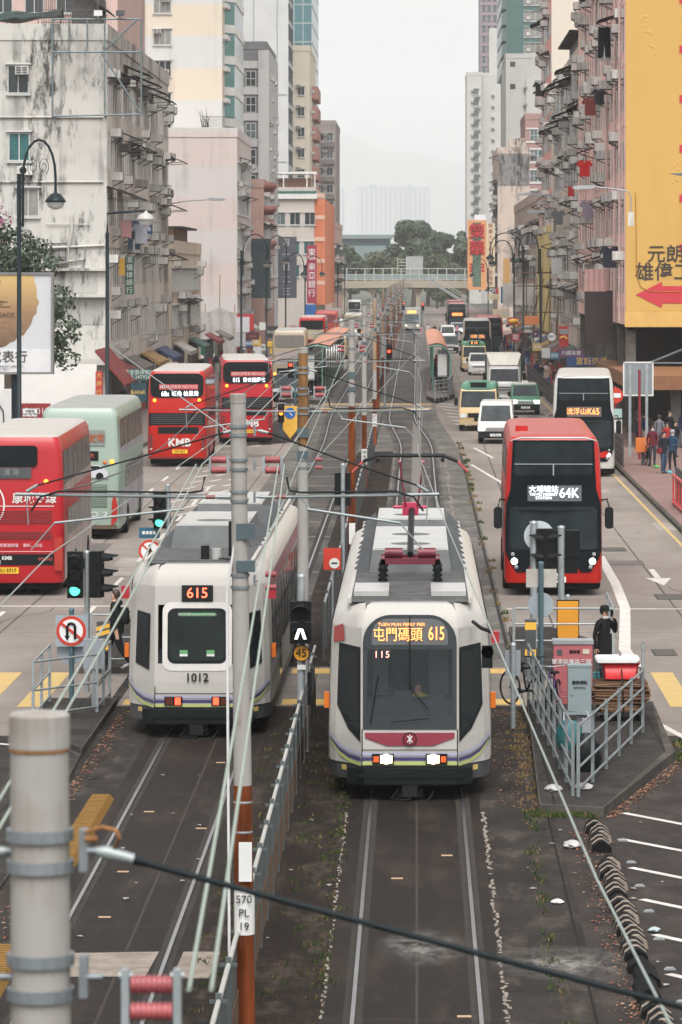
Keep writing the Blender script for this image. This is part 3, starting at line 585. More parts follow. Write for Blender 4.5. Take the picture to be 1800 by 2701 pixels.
class Bus:
    def __init__(s, name, label, loc, rz, bodym, roofm, L=11.6, Hh=4.15, W=1.25, r=.22, group=None, cat='bus', zb=.34):
        s.t = thing(name, label, cat, loc, rz, group); s.W = W; s.H = Hh; s.L = L
        def ring(z, i):
            return [(x, y, z) for x, y in rrect(-W + i, W - i, i, L - i, max(r - i * .3, .05), 5)]
        k = Hh - .42
        mb = MB(); mb.loft([ring(z, i) for z, i in ((zb, .03), (zb + .1, 0), (min(2.4, k - .1), 0), (k, .06), (k + .22, .1), (k + .34, .17))], 0, True, False); mb.build('body', bodym, s.t)
        mb = MB(); mb.loft([ring(z, i) for z, i in ((k + .34, .17), (k + .4, .26), (k + .42, .45))], 0, True); mb.build('roof', roofm, s.t)
    def q(s, name, x0, x1, z0, z1, m, off=.012, par=None, r=0):
        b = MB(); b.prism(rrect(x0, x1, z0, z1, r, 3) if r else [(x0, z0), (x1, z0), (x1, z1), (x0, z1)], -off, -off + .01 if off < .02 else -.002); return b.build(name, m, par or s.t)
    def pq(s, name, pts, m, off=.012, par=None):
        b = MB(); b.prism(pts, -off, -.001); return b.build(name, m, par or s.t)
    def side(s, name, sg, y0, y1, z0, z1, m, off=.012, frame=None):
        b = MB(); ix = lambda z: sg * (s.W + off - .06 * max(0, (z - 2.4) / (s.H - 2.82))); b.poly([(ix(z0), y0, z0), (ix(z0), y1, z0), (ix(z1), y1, z1), (ix(z1), y0, z1)]); return b.build(name, m, s.t)
    def sidewindows(s, sg, z0, z1, n, y0=.5, m=None):
        d = (s.L - y0 - .4) / n
        for k in range(n): s.side('side_window', sg, y0 + k * d + .04, y0 + (k + 1) * d - .04, z0, z1, m or BGLASS)
    def wheels(s, ys, rad=.48):
        for y in ys:
            for sg in (-1, 1):
                b = MB(); b.lathe([(0, -.14), (rad * .9, -.14), (rad, -.08), (rad, .12), (rad * .9, .15), (rad * .6, .15), (rad * .55, .1), (0, .1)] if sg > 0 else [(0, .14), (rad * .9, .14), (rad, .08), (rad, -.12), (rad * .9, -.15), (rad * .6, -.15), (rad * .55, -.1), (0, -.1)], (sg * (s.W - .12), y, rad), 18, 0, 'x'); wh = b.build('wheel', BLACKR, s.t)
                b = MB(); b.lathe([(0, sg * .02), (rad * .5, sg * .02), (rad * .5, 0)], (sg * (s.W - .01), y, rad), 12, 0, 'x'); b.build('rim', GREY, wh)
        b = MB(); b.box(-s.W + .1, s.W - .1, .3, s.L - .3, .16, .4); b.build('chassis', BLACKR, s.t)
    def lamp(s, name, x, z, r_, m, par=None):
        b = MB(); b.lathe([(0, -.03), (r_ * .8, -.022), (r_, 0)], (x, -.02, z), 12, 0, 'y'); return b.build(name, m, par or s.t)
    def mirrors(s, z=2.0, big=1):
        for sg in (-1, 1):
            b = MB(); b.tube([(sg * s.W * .97, .2, z + .45), (sg * (s.W + .12), -.12, z + .5), (sg * (s.W + .17), -.16, z + .3)], .022, 6); b.prism(rrect(sg * (s.W + .17) - .11 * big, sg * (s.W + .17) + .11 * big, z - .25, z + .3, .08), -.24, -.1); b.build('mirror', BLACK, s.t)
GR = 'double decker buses in the left lanes'
# --- red bus rear, window mask style
def redrear(label, loc, rz, route, dest, body=RED, ad=True, det=True):
    b = Bus('double_decker_bus', label, loc, rz, body, ROOFW, group=GR)
    b.q('rear_mask', -1.13, 1.13, 2.96, 3.98, BLACK, .012, None, .25); 
    if det:
        w_ = b.q('rear_window', -.82, .9, 3.28, 3.78, BGLASS, .022)
        if ad:
            a = b.q('advert_strip', -.76, .9, 3.3, 3.52, ADRED, .03); text('誠聘九巴車長 9857 0129', .15, WHITE, a, (.07, -.045, 3.41))
        text(route, .3, WHTLED, b.t, (-.5, -.035, 3.11), bold=.0, name='route_number', sx=.75); text(dest, .24, WHTLED, b.t, (.35, -.035, 3.11), bold=.0, name='destination_sign', sx=.9)
    for sg in (-1, 1): b.lamp('marker_lamp', sg * .95, 2.84, .075, AMBER)
    g1 = b.q('grille', -1.2, 1.2, 1.78, 2.3, BLACK); b.q('grille', -.8, .92, 1.42, 1.7, BLACK)
    m = MB()
    for k in range(5): m.box(-1.1, 1.1, -.03, -.014, 1.84 + k * .09, 1.87 + k * .09)
    m.build('slats', DGREY, g1)
    text('KMB', .46, WHITE, b.t, (.1, -.02, 1.03), bold=.03, name='operator_logo', sx=1.05)
    for sg in (-1, 1):
        c = b.q('tail_lamp', sg * 1.11 - .07, sg * 1.11 + .07, .8, 1.4, KRED, .05)
        b.lamp('lamp', sg * 1.11, 1.26, .075, AMBER, c); b.lamp('lamp', sg * 1.11, 1.0, .075, AMBER if sg < 0 else REDL, c); b.lamp('lamp', sg * 1.1, .78, .06, WHITE, c)
    p = b.q('number_plate', -.2, .45, .58, .74, PLATEY, .02); text('WF 637', .14, BLACK, p, (.12, -.03, .66))
    b.q('bumper', -1.2, 1.2, .36, .42, KRED, .02)
    for sg in (-1, 1):
        b.side('side_window', sg, .4, 11, 2.95, 3.75, BGLASS); b.side('side_window', sg, 1.6, 11, 1.5, 2.3, BGLASS)
        b.side('side_lamp', sg, .8, 1.6, 2.75, 2.83, ADRED)
    b.wheels((3, 9)); return b
redrear('red double decker bus with route 68x on its rear, beside the left kerb', (-10.2, 166, 0), R(1.0), '68x', '旺角 柏景灣')
redrear('red double decker bus showing 81S on its rear, nearest the tracks', (-8.15, 187, 0), R(3.5), '81S', '青衣機鐵站', BUSRED2)
# --- nearest red bus, left edge
b = Bus('double_decker_bus', 'red double decker bus at the left edge with 康城 lettering and plate WU 5717', (-10.3, 100, 0), R(1.2), BUSRED2, ROOFW, group=GR)
b.q('rear_window', -1.0, .58, 3.32, 3.86, BGLASS, .014, None, .1); d = b.q('destination_sign', -1.0, .42, 3.02, 3.3, DGREY, .014); text('沙田 濱海', .2, mat('led_off', (.22, .25, .26), .5), d, (-.35, -.03, 3.17), sp=1.2)
for sg in (-1, 1): b.lamp('marker_lamp', sg * .8, 2.94, .06, AMBER)
text('康城專線', .3, WHITE, b.t, (.5, -.02, 2.5), bold=.012, sx=.95); b.q('lettering_line', -.5, 1.0, 2.3, 2.32, WHITE, .014)
m = MB(); m.ring((-.95, -.018, 2.35), .66, .7, 32, 0); m.box(-1.1, -.62, -.02, -.012, 2.0, 2.6, 0); m.build('roundel', WHITE, b.t)
for z0, z1, n in ((1.86, 2.2, 6), (1.46, 1.66, 4)):
    gr = b.q('grille', -1.05, 1.0, z0, z1, BUSRED2, .014); m = MB()
    for k in range(n): z = z0 + (k + .5) * (z1 - z0) / n; m.box(-1.0, .95, -.024, -.014, z - .014, z + .014)
    m.build('slats', KRED, gr)
text('將軍澳站    將軍澳隧道    康城．日出', .1, mat('pale_pink_lettering', (.7, .42, .45), .5), b.t, (-.1, -.02, 1.3), bold=.01); b.q('lettering_line', -1.0, 1.0, 1.14, 1.155, mat('pale_pink_lettering', None), .014)
s_ = b.q('advert_strip', -1.12, 1.0, .8, 1.08, BLACK, .014); text('KMB', .13, WHITE, s_, (-.2, -.03, .98), bold=.03); text('巴路線', .13, WHITE, s_, (-.55, -.03, .87), bold=.01); text('VOLVO', .11, mat('logo_red', (.6, .1, .1), .4), s_, (.78, -.03, .95), bold=.0)
p = b.q('number_plate', -.55, .1, .58, .74, PLATEY, .02); text('WU 5717', .13, BLACK, p, (-.22, -.035, .66), bold=.01)
for sg in (-1, 1):
    c = b.q('tail_lamp', sg * 1.12 - .1, sg * 1.12 + .1, .66, 1.5, mat('lens_red', (.35, .03, .02), .25), .06)
    for z, mm in ((1.36, DULLAMB), (1.1, AMBER), (.86, WHITE)): b.lamp('lamp', sg * 1.12, z, .075, mm, c)
for sg in (-1, 1):
    b.sidewindows(sg, 2.85, 3.7, 6, .4, SIDEG); b.side('advert_panel', sg, .35, 11.2, 1.2, 2.85, ADPINK, .008); b.sidewindows(sg, 1.45, 2.15, 7, 1.5, SIDEG)
    b.side('skirt_panel', sg, .3, 11.3, .4, 1.2, mat('advert_pale', (.42, .36, .34), .5, 0, .3, .8), .01)
b.wheels((3.0, 4.4, 9.6))
# --- mint and cream bus
b = Bus('double_decker_bus', 'mint green and cream double decker bus with a white car advert on its rear', (-10.45, 121, 0), R(.4), MINT, mat('bus_roof_grey', (.27, .27, .25), .5, 0, .15, 1), group=GR)
text('BYD', .22, mat('mint_emboss', (.42, .54, .44), .3), b.t, (-.05, -.01, 3.62), sx=1.7)
a = b.q('advert_strip', -.95, .78, 2.92, 3.4, mat('advert_strip_grey', (.2, .22, .2), .5), .012); text('節能行啟動', .26, mat('advert_brown', (.3, .09, .03), .5), a, (.15, -.025, 3.14), bold=.03)
d = b.q('destination_sign', -.7, .58, 2.45, 2.75, BLACK, .014); text('T 大', .18, mat('led_dim', (.5, .1, .05), .5), d, (.3, -.03, 2.6))
for sg in (-1, 1): b.lamp('marker_lamp', sg * 1.0, 2.42, .07, AMBER); b.lamp('marker_lamp', sg * .78, 2.4, .06, DULLAMB)
car = MB(); cm = [mat('poster_car_silver', (.5, .5, .52), .4), BLACK, mat('poster_shadow', (.13, .17, .14), .7)]
car.poly([(-.75, -.016, 1.92), (.9, -.016, 1.86), (.8, -.016, 1.96), (-.6, -.016, 2.02)], 2)
car.poly([(-.35, -.02, 1.93), (.85, -.02, 1.93), (.88, -.02, 2.1), (.78, -.02, 2.2), (.6, -.02, 2.32), (.05, -.02, 2.32), (-.2, -.02, 2.2), (-.38, -.02, 2.12)], 0); car.poly([(-.1, -.024, 2.2), (.06, -.024, 2.29), (.58, -.024, 2.29), (.7, -.024, 2.2)], 1)
for x in (-.08, .62): car.disc((x, -.026, 1.97), .12, 14, 1)
car.build('advert_car', cm, b.t)
gl = b.q('grille', -.95, .85, 1.0, 1.72, mat('louvre_green', (.12, .16, .125), .5), .012); m = MB()
for k in range(12): m.box(-.93, .83, -.03, -.013, 1.04 + k * .055, 1.06 + k * .055)
m.build('slats', mat('louvre_green_light', (.2, .27, .21), .5), gl)
text('ATTO 2', .24, mat('silver_lettering', (.6, .6, .6), .3), b.t, (.25, -.02, .78), bold=.01, sx=1.5)
for sg in (-1, 1):
    c = b.pq('tail_lamp', [(sg * 1.1 + x, z) for x, z in ((-.12 if sg > 0 else -.02, .42), (.06, .62), (.08, 1.1), (-.02, 1.42), (-.1, 1.2))], mat('lens_red', None), .05); b.lamp('lamp', sg * 1.08, .98, .07, AMBER, c); b.lamp('lamp', sg * 1.08, .74, .06, WHITE, c)
b.q('bumper', -1.15, 1.15, .34, .46, mat('bumper_brown', (.09, .06, .04), .5), .02)
for sg in (-1, 1):
    b.side('corner_trim', sg, .1, .55, .6, 3.85, CREAM, .004); b.sidewindows(sg, 2.85, 3.72, 6, .5, SIDEG); b.side('advert_panel', sg, .5, 11.3, .6, 2.85, mat('advert_lilac', (.32, .3, .33), .5, 0, .45, .7), .008); b.sidewindows(sg, 1.5, 2.2, 6, 2.5, SIDEG)
b.wheels((3.4, 9.4))
# --- simple rear buses further along the left road
def plainrear(label, loc, rz, body, roof, mask, cat='bus', name='double_decker_bus', Hh=4.15, win=(2.9, 3.75)):
    b = Bus(name, label, loc, rz, body, roof, group=GR if Hh > 3.5 else None, Hh=Hh)
    b.q('rear_window', -1.05, 1.05, *win, mask, .014, None, .15)
    for sg in (-1, 1): b.lamp('tail_lamp', sg * 1.05, 1.0, .11, AMBER); b.sidewindows(sg, win[0], win[1] - .1, 5); b.side('side_window', sg, 1.5, 11, 1.5, 2.2, BGLASS)
    b.q('grille', -.9, .9, .9, 1.4, BLACK, .014); b.q('number_plate', -.25, .25, .55, .68, PLATEY, .02); b.wheels((3, 9)); return b
x = plainrear('cream double decker bus stopped by the left tram shelter', (-9.1, 279, 0), R(1), CREAM, ROOFW, mat('pale_window', (.2, .19, .17), .3)); x.q('advert_strip', -1.0, 1.0, 1.6, 2.6, mat('advert_pale', None), .012)
x = plainrear('red and cream double decker bus with a wide black rear window, beyond the cream bus', (-9.75, 363, 0), 0, RED, ROOFW, BGLASS); x.q('advert_strip', -1.1, 1.1, 2.0, 2.9, CREAM, .012); x.q('grille', -.9, .9, 1.0, 1.9, BLACK, .02)
plainrear('plain red double decker bus furthest along the left road', (-9.6, 412, 0), 0, mat('bus_red_faded', (.45, .06, .045), .45, 0, .1), REDROOFSKY, mat('faded_red_window', (.2, .05, .05), .4))
plainrear('white coach seen head on far up the left road under the footbridge', (-11.2, 700, 0), 0, BUSW, ROOFW, BGLASS, 'coach', 'coach', 3.2, (1.5, 2.8))
# --- front views
def front(label, loc, rz, body, roof, led, dest, route, ledpanel, det=2, group='double decker buses in the right lanes', maskw=1.16, ltxt=None):
    b = Bus('double_decker_bus', label, loc, rz, body, roof, L=11.6, group=group)
    W = maskw
    b.pq('front_mask', [(-W + .12, 4.0), (-W + .06, 2.75), (-1.22, 2.35), (-1.235, 1.15), (-1.15, .95), (-.95, .62), (-.7, .62), (-.6, .8), (.6, .8), (.7, .62), (.95, .62), (1.15, .95), (1.235, 1.15), (1.22, 2.35), (W - .06, 2.75), (W - .12, 4.0)], mat('bus_mask_black', (.007, .01, .012), .2, 0, .3, .5, spec=.12), .035)
    b.q('upper_windscreen', -W + .17, W - .17, 3.1, 3.95, BGLASSL, .045, None, .08); b.q('lower_windscreen', -1.12, 1.12, 1.2, 2.3, BGLASSL, .045, None, .12)
    s_ = b.q('destination_sign', -.66, .72, 2.44, 2.84, ledpanel, .048)
    if det:
        text(route, .36, led, s_, (.4, -.07, 2.64), bold=.0, name='route_number', sx=.85)
        if ltxt: text(dest, .19, led, s_, (-.25, -.07, 2.74), bold=.0); text(ltxt, .1, led, s_, (-.25, -.07, 2.565), bold=.0)
        else: text(dest, .28, led, s_, (-.28, -.07, 2.64), bold=.0)
    for sg in (-1, 1):
        h = b.lamp('headlamp', sg * 1.0, .9, .1, glow('bus_head_lamp', (1, .97, .9), 3.5)); 
        b.lamp('fog_lamp', sg * 1.04, 1.08, .06, GREY); b.lamp('fog_lamp', sg * .95, .75, .06, GREY)
        b.side('upper_window', sg, .4, 11.2, 2.95, 3.75, BGLASS); b.side('lower_window', sg, 1.8, 11.2, 1.45, 2.3, BGLASS)
    m = MB(); m.box(-1.0, 1.0, -.07, -.055, 3.38, 3.4); m.box(-.015, .015, -.07, -.055, 3.1, 3.4); m.build('hand_rail', mat('rail_pale', (.3, .33, .34), .4), b.t)
    m = MB(); m.tube([(-.9, -.08, 2.24), (-.1, -.09, 2.2), (.5, -.08, 2.26)], .014, 5); m.tube([(.9, -.08, 2.26), (.1, -.09, 2.22), (-.6, -.08, 2.28)], .012, 5); m.build('wiper', BLACK, b.t)
    p = b.q('number_plate', -.32, .32, .34 + .02, .5, PLATEW, .03)
    m = MB(); m.tube([(-1.1, .05, 3.98), (-.8, -.0, 4.06), (.8, -.0, 4.06), (1.1, .05, 3.98)], .025, 6); m.build('roof_trim', mat('silver_trim', (.4, .41, .42), .3, .6), b.t)
    b.mirrors(2.0); b.wheels((2.6, 8.6)); return b, p
b, p = front('red double decker bus with black front coming towards the viewer, white 64K sign', (3.5, 100, 0), R(-.8), RED, REDROOFSKY, WHTLED, '大埔墟站', '64K', mat('led_panel_grey', (.1, .11, .115), .3), 2, ltxt='TAI PO MARKET\nSTATION')
text('VU 7904', .15, BLACK, p, (0, -.045, .43), bold=.0); b.q('lower_panel', -.55, .62, .62, .8, BLACK, .036); m = MB(); m.box(.5, .56, -.06, -.05, .66, .95); m.box(.42, .5, -.06, -.05, .66, .72); m.build('logo', WHITE, b.t)
m = MB(); m.box(-.95, -.62, 2.2, 2.6, 4.14, 4.28); m.build('roof_hatch', RED, b.t); text('KMB', .16, WHITE, b.t, (.05, -.012, .58), bold=.03, name='operator_logo')
b, p = front('white double decker bus with black front and orange K65 sign, at the right kerb', (6.75, 158, 0), R(-2.5), BUSW, ROOFW, ORNGLED, '流浮山', 'K65', mat('led_panel_warm', (.13, .1, .09), .3), 2)
m = MB(); m.prism([(-.9, .8), (0, .66), (.9, .8), (1.05, 1.0), (.9, 1.05), (0, .86), (-.9, 1.05), (-1.05, 1.0)], -.05, -.04); m.build('red_band', RED, b.t)
front('black fronted double decker bus with cream roof edge behind the orange signed minibus', (5.25, 340, 0), R(-.5), mat('bus_champagne', (.42, .36, .29), .35), ROOFW, ORNGLED, '元朗', '276', mat('led_panel_warm', None), 1)
front('red sided double decker bus half hidden behind the black fronted one', (6.75, 362, 0), 0, BUSRED2, REDROOFSKY, WHTLED, '', '', BLACK, 0)
front('far double decker bus with an orange sign on black, near the footbridge', (5.3, 515, 0), 0, mat('bus_dark_green', (.03, .06, .05), .35), REDROOFSKY, ORNGLED, '屯門', '', glow('led_panel_orange', (.9, .22, .06), .8), 1)
front('farthest double decker bus, pale red roof behind the orange signed one', (5.6, 560, 0), 0, mat('bus_red_faded', None), REDROOFSKY, WHTLED, '', '', BLACK, 0)
# ================================================================ smaller vehicles
def wheelset(t, W, ys, rad=.32):
    for y in ys:
        for sg in (-1, 1):
            b = MB(); b.lathe([(0, -.1), (rad * .85, -.1), (rad, -.06), (rad, .06), (rad * .85, .1), (0, .1)], (sg * (W - .1), y, rad), 16, 0, 'x'); wh = b.build('wheel', BLACKR, t)
            b = MB(); b.lathe([(0, sg * .02), (rad * .55, sg * .02), (rad * .6, 0)], (sg * (W + .0), y, rad), 12, 0, 'x'); b.build('rim', GREY, wh)
def carbody(t, name, prof, W, m, tum=.1, zt=1.0, zw=None):
    """side outline (y, z) swept across the width, leaning in above zw (tumblehome), edges rounded by a narrower outer section"""
    zw = zw or zt; zm = max(z for _, z in prof)
    def sec(x, ins):
        cy = sum(p[0] for p in prof) / len(prof); cz = sum(p[1] for p in prof) / len(prof); o = []
        for y, z in prof:
            k = max(0, (z - zw) / (zm - zw)) if zm > zw else 0
            o.append((x * (1 - tum * k) , y + (cy - y) * ins * .02, z + (cz - z) * ins * .02))
        return o
    b = MB(); b.loft([sec(-W, 2.2), sec(-W * .97, .4), sec(-W * .88, 0), sec(W * .88, 0), sec(W * .97, .4), sec(W, 2.2)], 0, True); return b.build(name, m, t)
def quad(t, name, pts, m): b = MB(); b.poly(pts); return b.build(name, m, t)
def pane(t, name, y0, z0, y1, z1, w0, w1, m, off=.02): return quad(t, name, [(-w0, y0 - off, z0), (w0, y0 - off, z0), (w1, y1 - off, z1 + .006), (-w1, y1 - off, z1 + .006)], m)
def box(t, name, x0, x1, y0, y1, z0, z1, m): b = MB(); b.box(x0, x1, y0, y1, z0, z1); return b.build(name, m, t)
CGL = mat('car_glass', (.035, .042, .046), .1, 0, .5, 1.2, spec=.2)
HL = glow('car_head_lamp', (1, .95, .88), 2.4); HLOFF = mat('lamp_lens_clear', (.6, .62, .64), .15)
def mini(label, loc, rz, rear=False, group='green topped minibuses'):
    t = thing('minibus', label, 'minibus', loc, rz, group); W = 1.02
    CR = mat('minibus_cream', (.55, .4, .2), .4, 0, .06); GN = mat('minibus_green', (.1, .25, .17), .45, 0, .08)
    prof = [(0, .35), (0, 1.05), (.1, 1.25), (.28, 2.1), (.5, 2.3), (6.7, 2.3), (6.9, 2.1), (6.95, .35)] if not rear else [(0, .35), (0, 1.3), (.06, 2.1), (.25, 2.3), (6.4, 2.3), (6.7, 2.1), (6.95, 1.0), (6.95, .35)]
    carbody(t, 'body', prof, W, CR, .1, 1.0, 1.2)
    b = MB(); b.loft([[(x * k, y, z) for x, y in rrect(-W * .93, W * .93, .32 if not rear else .12, 6.8, .3)] for k, z in ((1, 2.08), (1, 2.25), (.96, 2.38), (.86, 2.45))]); b.build('roof', GN, t)
    if not rear:
        b = MB(); b.prism(rrect(-.55, .55, 2.2, 2.62, .1), .3, 1.2); rb = b.build('sign_box', GN, t); box(rb, 'sign_glass', -.42, .42, .28, .3, 2.28, 2.54, BLACK)
        pane(t, 'windscreen', .105, 1.25, .27, 2.08, .92, .86, CGL); box(t, 'grille', -.55, .55, -.02, .0, .72, .95, BLACK)
        for sg in (-1, 1): box(t, 'headlamp', sg * .78 - .16, sg * .78 + .16, -.025, .0, .72, .92, HLOFF)
        p = box(t, 'number_plate', -.24, .24, -.03, -.0, .46, .58, PLATEW); box(t, 'bumper', -1, 1, -.06, .1, .34, .6, mat('bumper_cream', (.4, .3, .16), .5))
        text('LH 2867', .12, BLACK, p, (0, -.04, .52))
        for sg in (-1, 1): box(t, 'mirror', sg * 1.16 - .09, sg * 1.16 + .09, -.05, .1, 1.35, 1.75, BLACK)
    else:
        pane(t, 'rear_window', .02, 1.35, .06, 2.05, .85, .8, CGL)
        for sg in (-1, 1): box(t, 'tail_lamp', sg * .75 - .18, sg * .75 + .18, -.02, .0, .85, 1.0, REDL)
        p = box(t, 'number_plate', -.24, .24, -.03, .0, .52, .64, PLATEY); b = MB(); b.disc((0, -.01, 1.15), .1, 14); b.build('badge', RED, t)
    for sg in (-1, 1):
        for k in range(5): x = sg * (W * .965 + .02); quad(t, 'side_window', [(x, .7 + k * 1.2, 1.3), (x, 1.75 + k * 1.2, 1.3), (x * .95, 1.75 + k * 1.2, 2.02), (x * .95, .7 + k * 1.2, 2.02)], CGL)
    wheelset(t, W, (1.3, 5.3), .38)
    return t
mini('green topped cream minibus coming head on behind the white van', (3.2, 203, 0), R(-2))
m2 = mini('green and cream minibus with orange route sign, in front of the black fronted bus', (4.75, 322, 0), R(1)); text('8 18', .3, ORNGLED, m2, (0, .27, 2.41), name='route_number')
mini('cream and green minibus seen from behind, crossing towards the left road', (-7.65, 368, 0), R(-4), True)
def van(label, loc, rz, prof, W, body, tops, cat, name, gl, low=BLACK, lamps=HL, plate='VB 6128'):
    t = thing(name, label, cat, loc, rz); carbody(t, 'body', prof, W, body, .12, 1, 1.05)
    (ya, za), (yb, zb) = gl; pane(t, 'windscreen', ya, za, yb, zb, W * .86, W * .78, CGL)
    box(t, 'grille', -W * .6, W * .6, -.025, .02, .62, .78, mat('chrome', (.5, .51, .52), .2, .9)); box(t, 'bumper', -W * .97, W * .97, -.06, .25, .28, .6, low)
    for sg in (-1, 1):
        box(t, 'headlamp', sg * W * .78 - .17, sg * W * .78 + .17, -.02, .05, .66, .86, lamps)
        b = MB(); b.box(sg * (W + .1) - .09, sg * (W + .1) + .09, ya + .2, ya + .3, za - .02, za + .25); b.tube([(sg * W * .9, ya + .3, za), (sg * (W + .05), ya + .25, za + .05)], .03, 5); b.build('mirror', BLACK, t)
        for k in range(3): x = sg * (W * .93 + .012); quad(t, 'side_window', [(x, yb + .15 + k * .95, za + .05), (x, yb + 1.0 + k * .95, za + .05), (x * .93, yb + 1.0 + k * .95, zb - .05), (x * .93, yb + .25 + k * .95, zb - .05)], CGL)
    p = box(t, 'number_plate', -.26, .26, -.09, -.05, .38, .5, PLATEW); text(plate, .12, BLACK, p, (0, -.1, .44))
    L = max(y for y, _ in prof); wheelset(t, W, (.85, L - .95)); return t
vp = [(0, .3), (0, .95), (.15, 1.1), (.75, 1.85), (.95, 2.0), (4.6, 2.02), (4.75, 1.9), (4.8, .3)]
van('white delivery van with a dark lower bumper, in the left lane of the right road', (3.8, 188, 0), R(-2.5), vp, .86, BUSW, None, 'van', 'delivery_van', ((.15, 1.1), (.75, 1.83)), plate='PV 8316')
tp = [(0, .28), (0, .8), (.12, .95), (.75, 1.08), (1.35, 1.68), (1.6, 1.75), (3.9, 1.72), (4.3, 1.1), (4.35, .28)]
t = van('green taxi with white roof and dark bonnet', (6.3, 226, 0), R(0), tp, .83, mat('taxi_green', (.04, .17, .09), .3, 0, .05, coat=.4), None, 'taxi', 'taxi', ((.75, 1.08), (1.33, 1.66)), plate='SC 4416')
b = MB(); b.loft([[(x, y, z) for x, y in rrect(-k, k, 1.4, 3.95, .2)] for k, z in ((.72, 1.72), (.7, 1.79), (.6, 1.82))]); r_ = b.build('roof', BUSW, t); box(t, 'roof_sign', -.18, .18, 1.7, 1.85, 1.8, 1.94, WHITE)
mp_ = [(0, .28), (0, .85), (.15, .98), (.7, 1.12), (1.5, 1.68), (1.8, 1.76), (4.3, 1.72), (4.6, 1.2), (4.65, .28)]
van('pearl white people carrier behind the box truck', (5.0, 312, 0), R(-1), mp_, .88, BUSW, None, 'car', 'parked_car', ((.7, 1.12), (1.48, 1.66)), mat('bumper_white', (.55, .54, .52), .4), HLOFF, 'VL 9021')['category'] = 'car'
for o in bpy.data.objects:
    if o.name.startswith('parked_car'): o.name = 'people_carrier'
# box truck
t = thing('box_truck', 'white box truck with tall cargo box, behind the green minibus', 'truck', (5.5, 245, 0), R(0))
carbody(t, 'cab', [(0, .5), (0, 1.25), (.12, 1.4), (.35, 2.2), (.55, 2.35), (1.7, 2.35), (1.75, .5)], .98, BUSW, .06, 1, 1.3); pane(t, 'windscreen', .12, 1.4, .35, 2.18, .9, .86, CGL)
b = MB(); b.box(-1.1, 1.1, 1.9, 7.5, .9, 3.1); b.add([(-1.1, 1.9, 3.1), (1.1, 1.9, 3.1), (.85, 1.3, 2.4), (-.85, 1.3, 2.4)], [(0, 1, 2, 3)]); b.build('cargo_box', mat('truck_box_white', (.6, .57, .5), .45, 0, .1), t)
for k in range(2): box(t, 'grille', -.6, .6, -.02, .0, 1.0 - k * .16, 1.08 - k * .16, DGREY)
for sg in (-1, 1): box(t, 'headlamp', sg * .72 - .18, sg * .72 + .18, -.02, .02, .62, .82, HLOFF); box(t, 'mirror', sg * 1.25 - .1, sg * 1.25 + .1, -.1, .02, 1.5, 1.95, BLACK); box(t, 'box_edge', sg * 1.12 - .05, sg * 1.12 + .05, 1.85, 1.95, .95, 3.05, mat('edge_green', (.02, .05, .04), .5))
box(t, 'bumper', -.98, .98, -.06, .2, .35, .6, mat('bumper_white', None)); p = box(t, 'number_plate', -.26, .26, -.08, -.05, .42, .54, PLATEW); box(t, 'chassis', -.8, .8, .5, 7.3, .4, .9, BLACKR); wheelset(t, 1.0, (.9, 5.9), .42)
# dark car between the red bus and the tram stop on the left, and a few far cars
van('black saloon car waiting by the left tram shelter crossing', (-8.3, 248, 0), R(0), tp, .83, mat('car_black', (.015, .02, .02), .2, coat=.5), None, 'car', 'saloon_car', ((.75, 1.08), (1.33, 1.66)), BLACK, HLOFF, 'NA 771')
van('white van head on far beyond the tram platform, left of the far double deckers', (3.6, 455, 0), R(0), vp, .86, BUSW, None, 'van', 'delivery_van', ((.15, 1.1), (.75, 1.83)), BLACK, HLOFF, '')
van('silver car far up the right road below the orange signed bus', (5.2, 498, 0), R(0), mp_, .88, mat('car_silver', (.45, .46, .47), .3, .2), None, 'car', 'saloon_car', ((.7, 1.12), (1.48, 1.66)), BLACK, HL, '')
van('white van far away on the left road ahead of the plain red bus', (-10.5, 520, 0), R(180), vp, .86, BUSW, None, 'van', 'delivery_van', ((.15, 1.1), (.75, 1.83)), BLACK, HLOFF, '')

van('white light bus like van in the left road before the plain red bus', (-7.3, 428, 0), R(180), vp, .9, BUSW, None, 'van', 'delivery_van', ((.15, 1.1), (.75, 1.83)), BLACK, HLOFF, '')
van('red urban taxi beside the cream double decker on the left road', (-10.9, 300, 0), R(180), tp, .83, mat('taxi_red', (.35, .02, .02), .3, coat=.4), None, 'taxi', 'taxi', ((.75, 1.08), (1.33, 1.66)), BLACK, HLOFF, '')
van('white car in the left road behind the green and cream minibus', (-7.5, 352, 0), R(180), mp_, .88, BUSW, None, 'car', 'saloon_car', ((.7, 1.12), (1.48, 1.66)), BLACK, HLOFF, '')
van('dark car following the far tram on the right road', (3.4, 395, 0), R(0), tp, .83, mat('car_black', None), None, 'car', 'saloon_car', ((.75, 1.08), (1.33, 1.66)), BLACK, HLOFF, '')
x = plainrear('cream coach with a pale rear window far along the left road', (-7.6, 470, 0), 0, CREAM, ROOFW, mat('pale_window', None), 'coach', 'coach', 3.3, (1.6, 2.8))
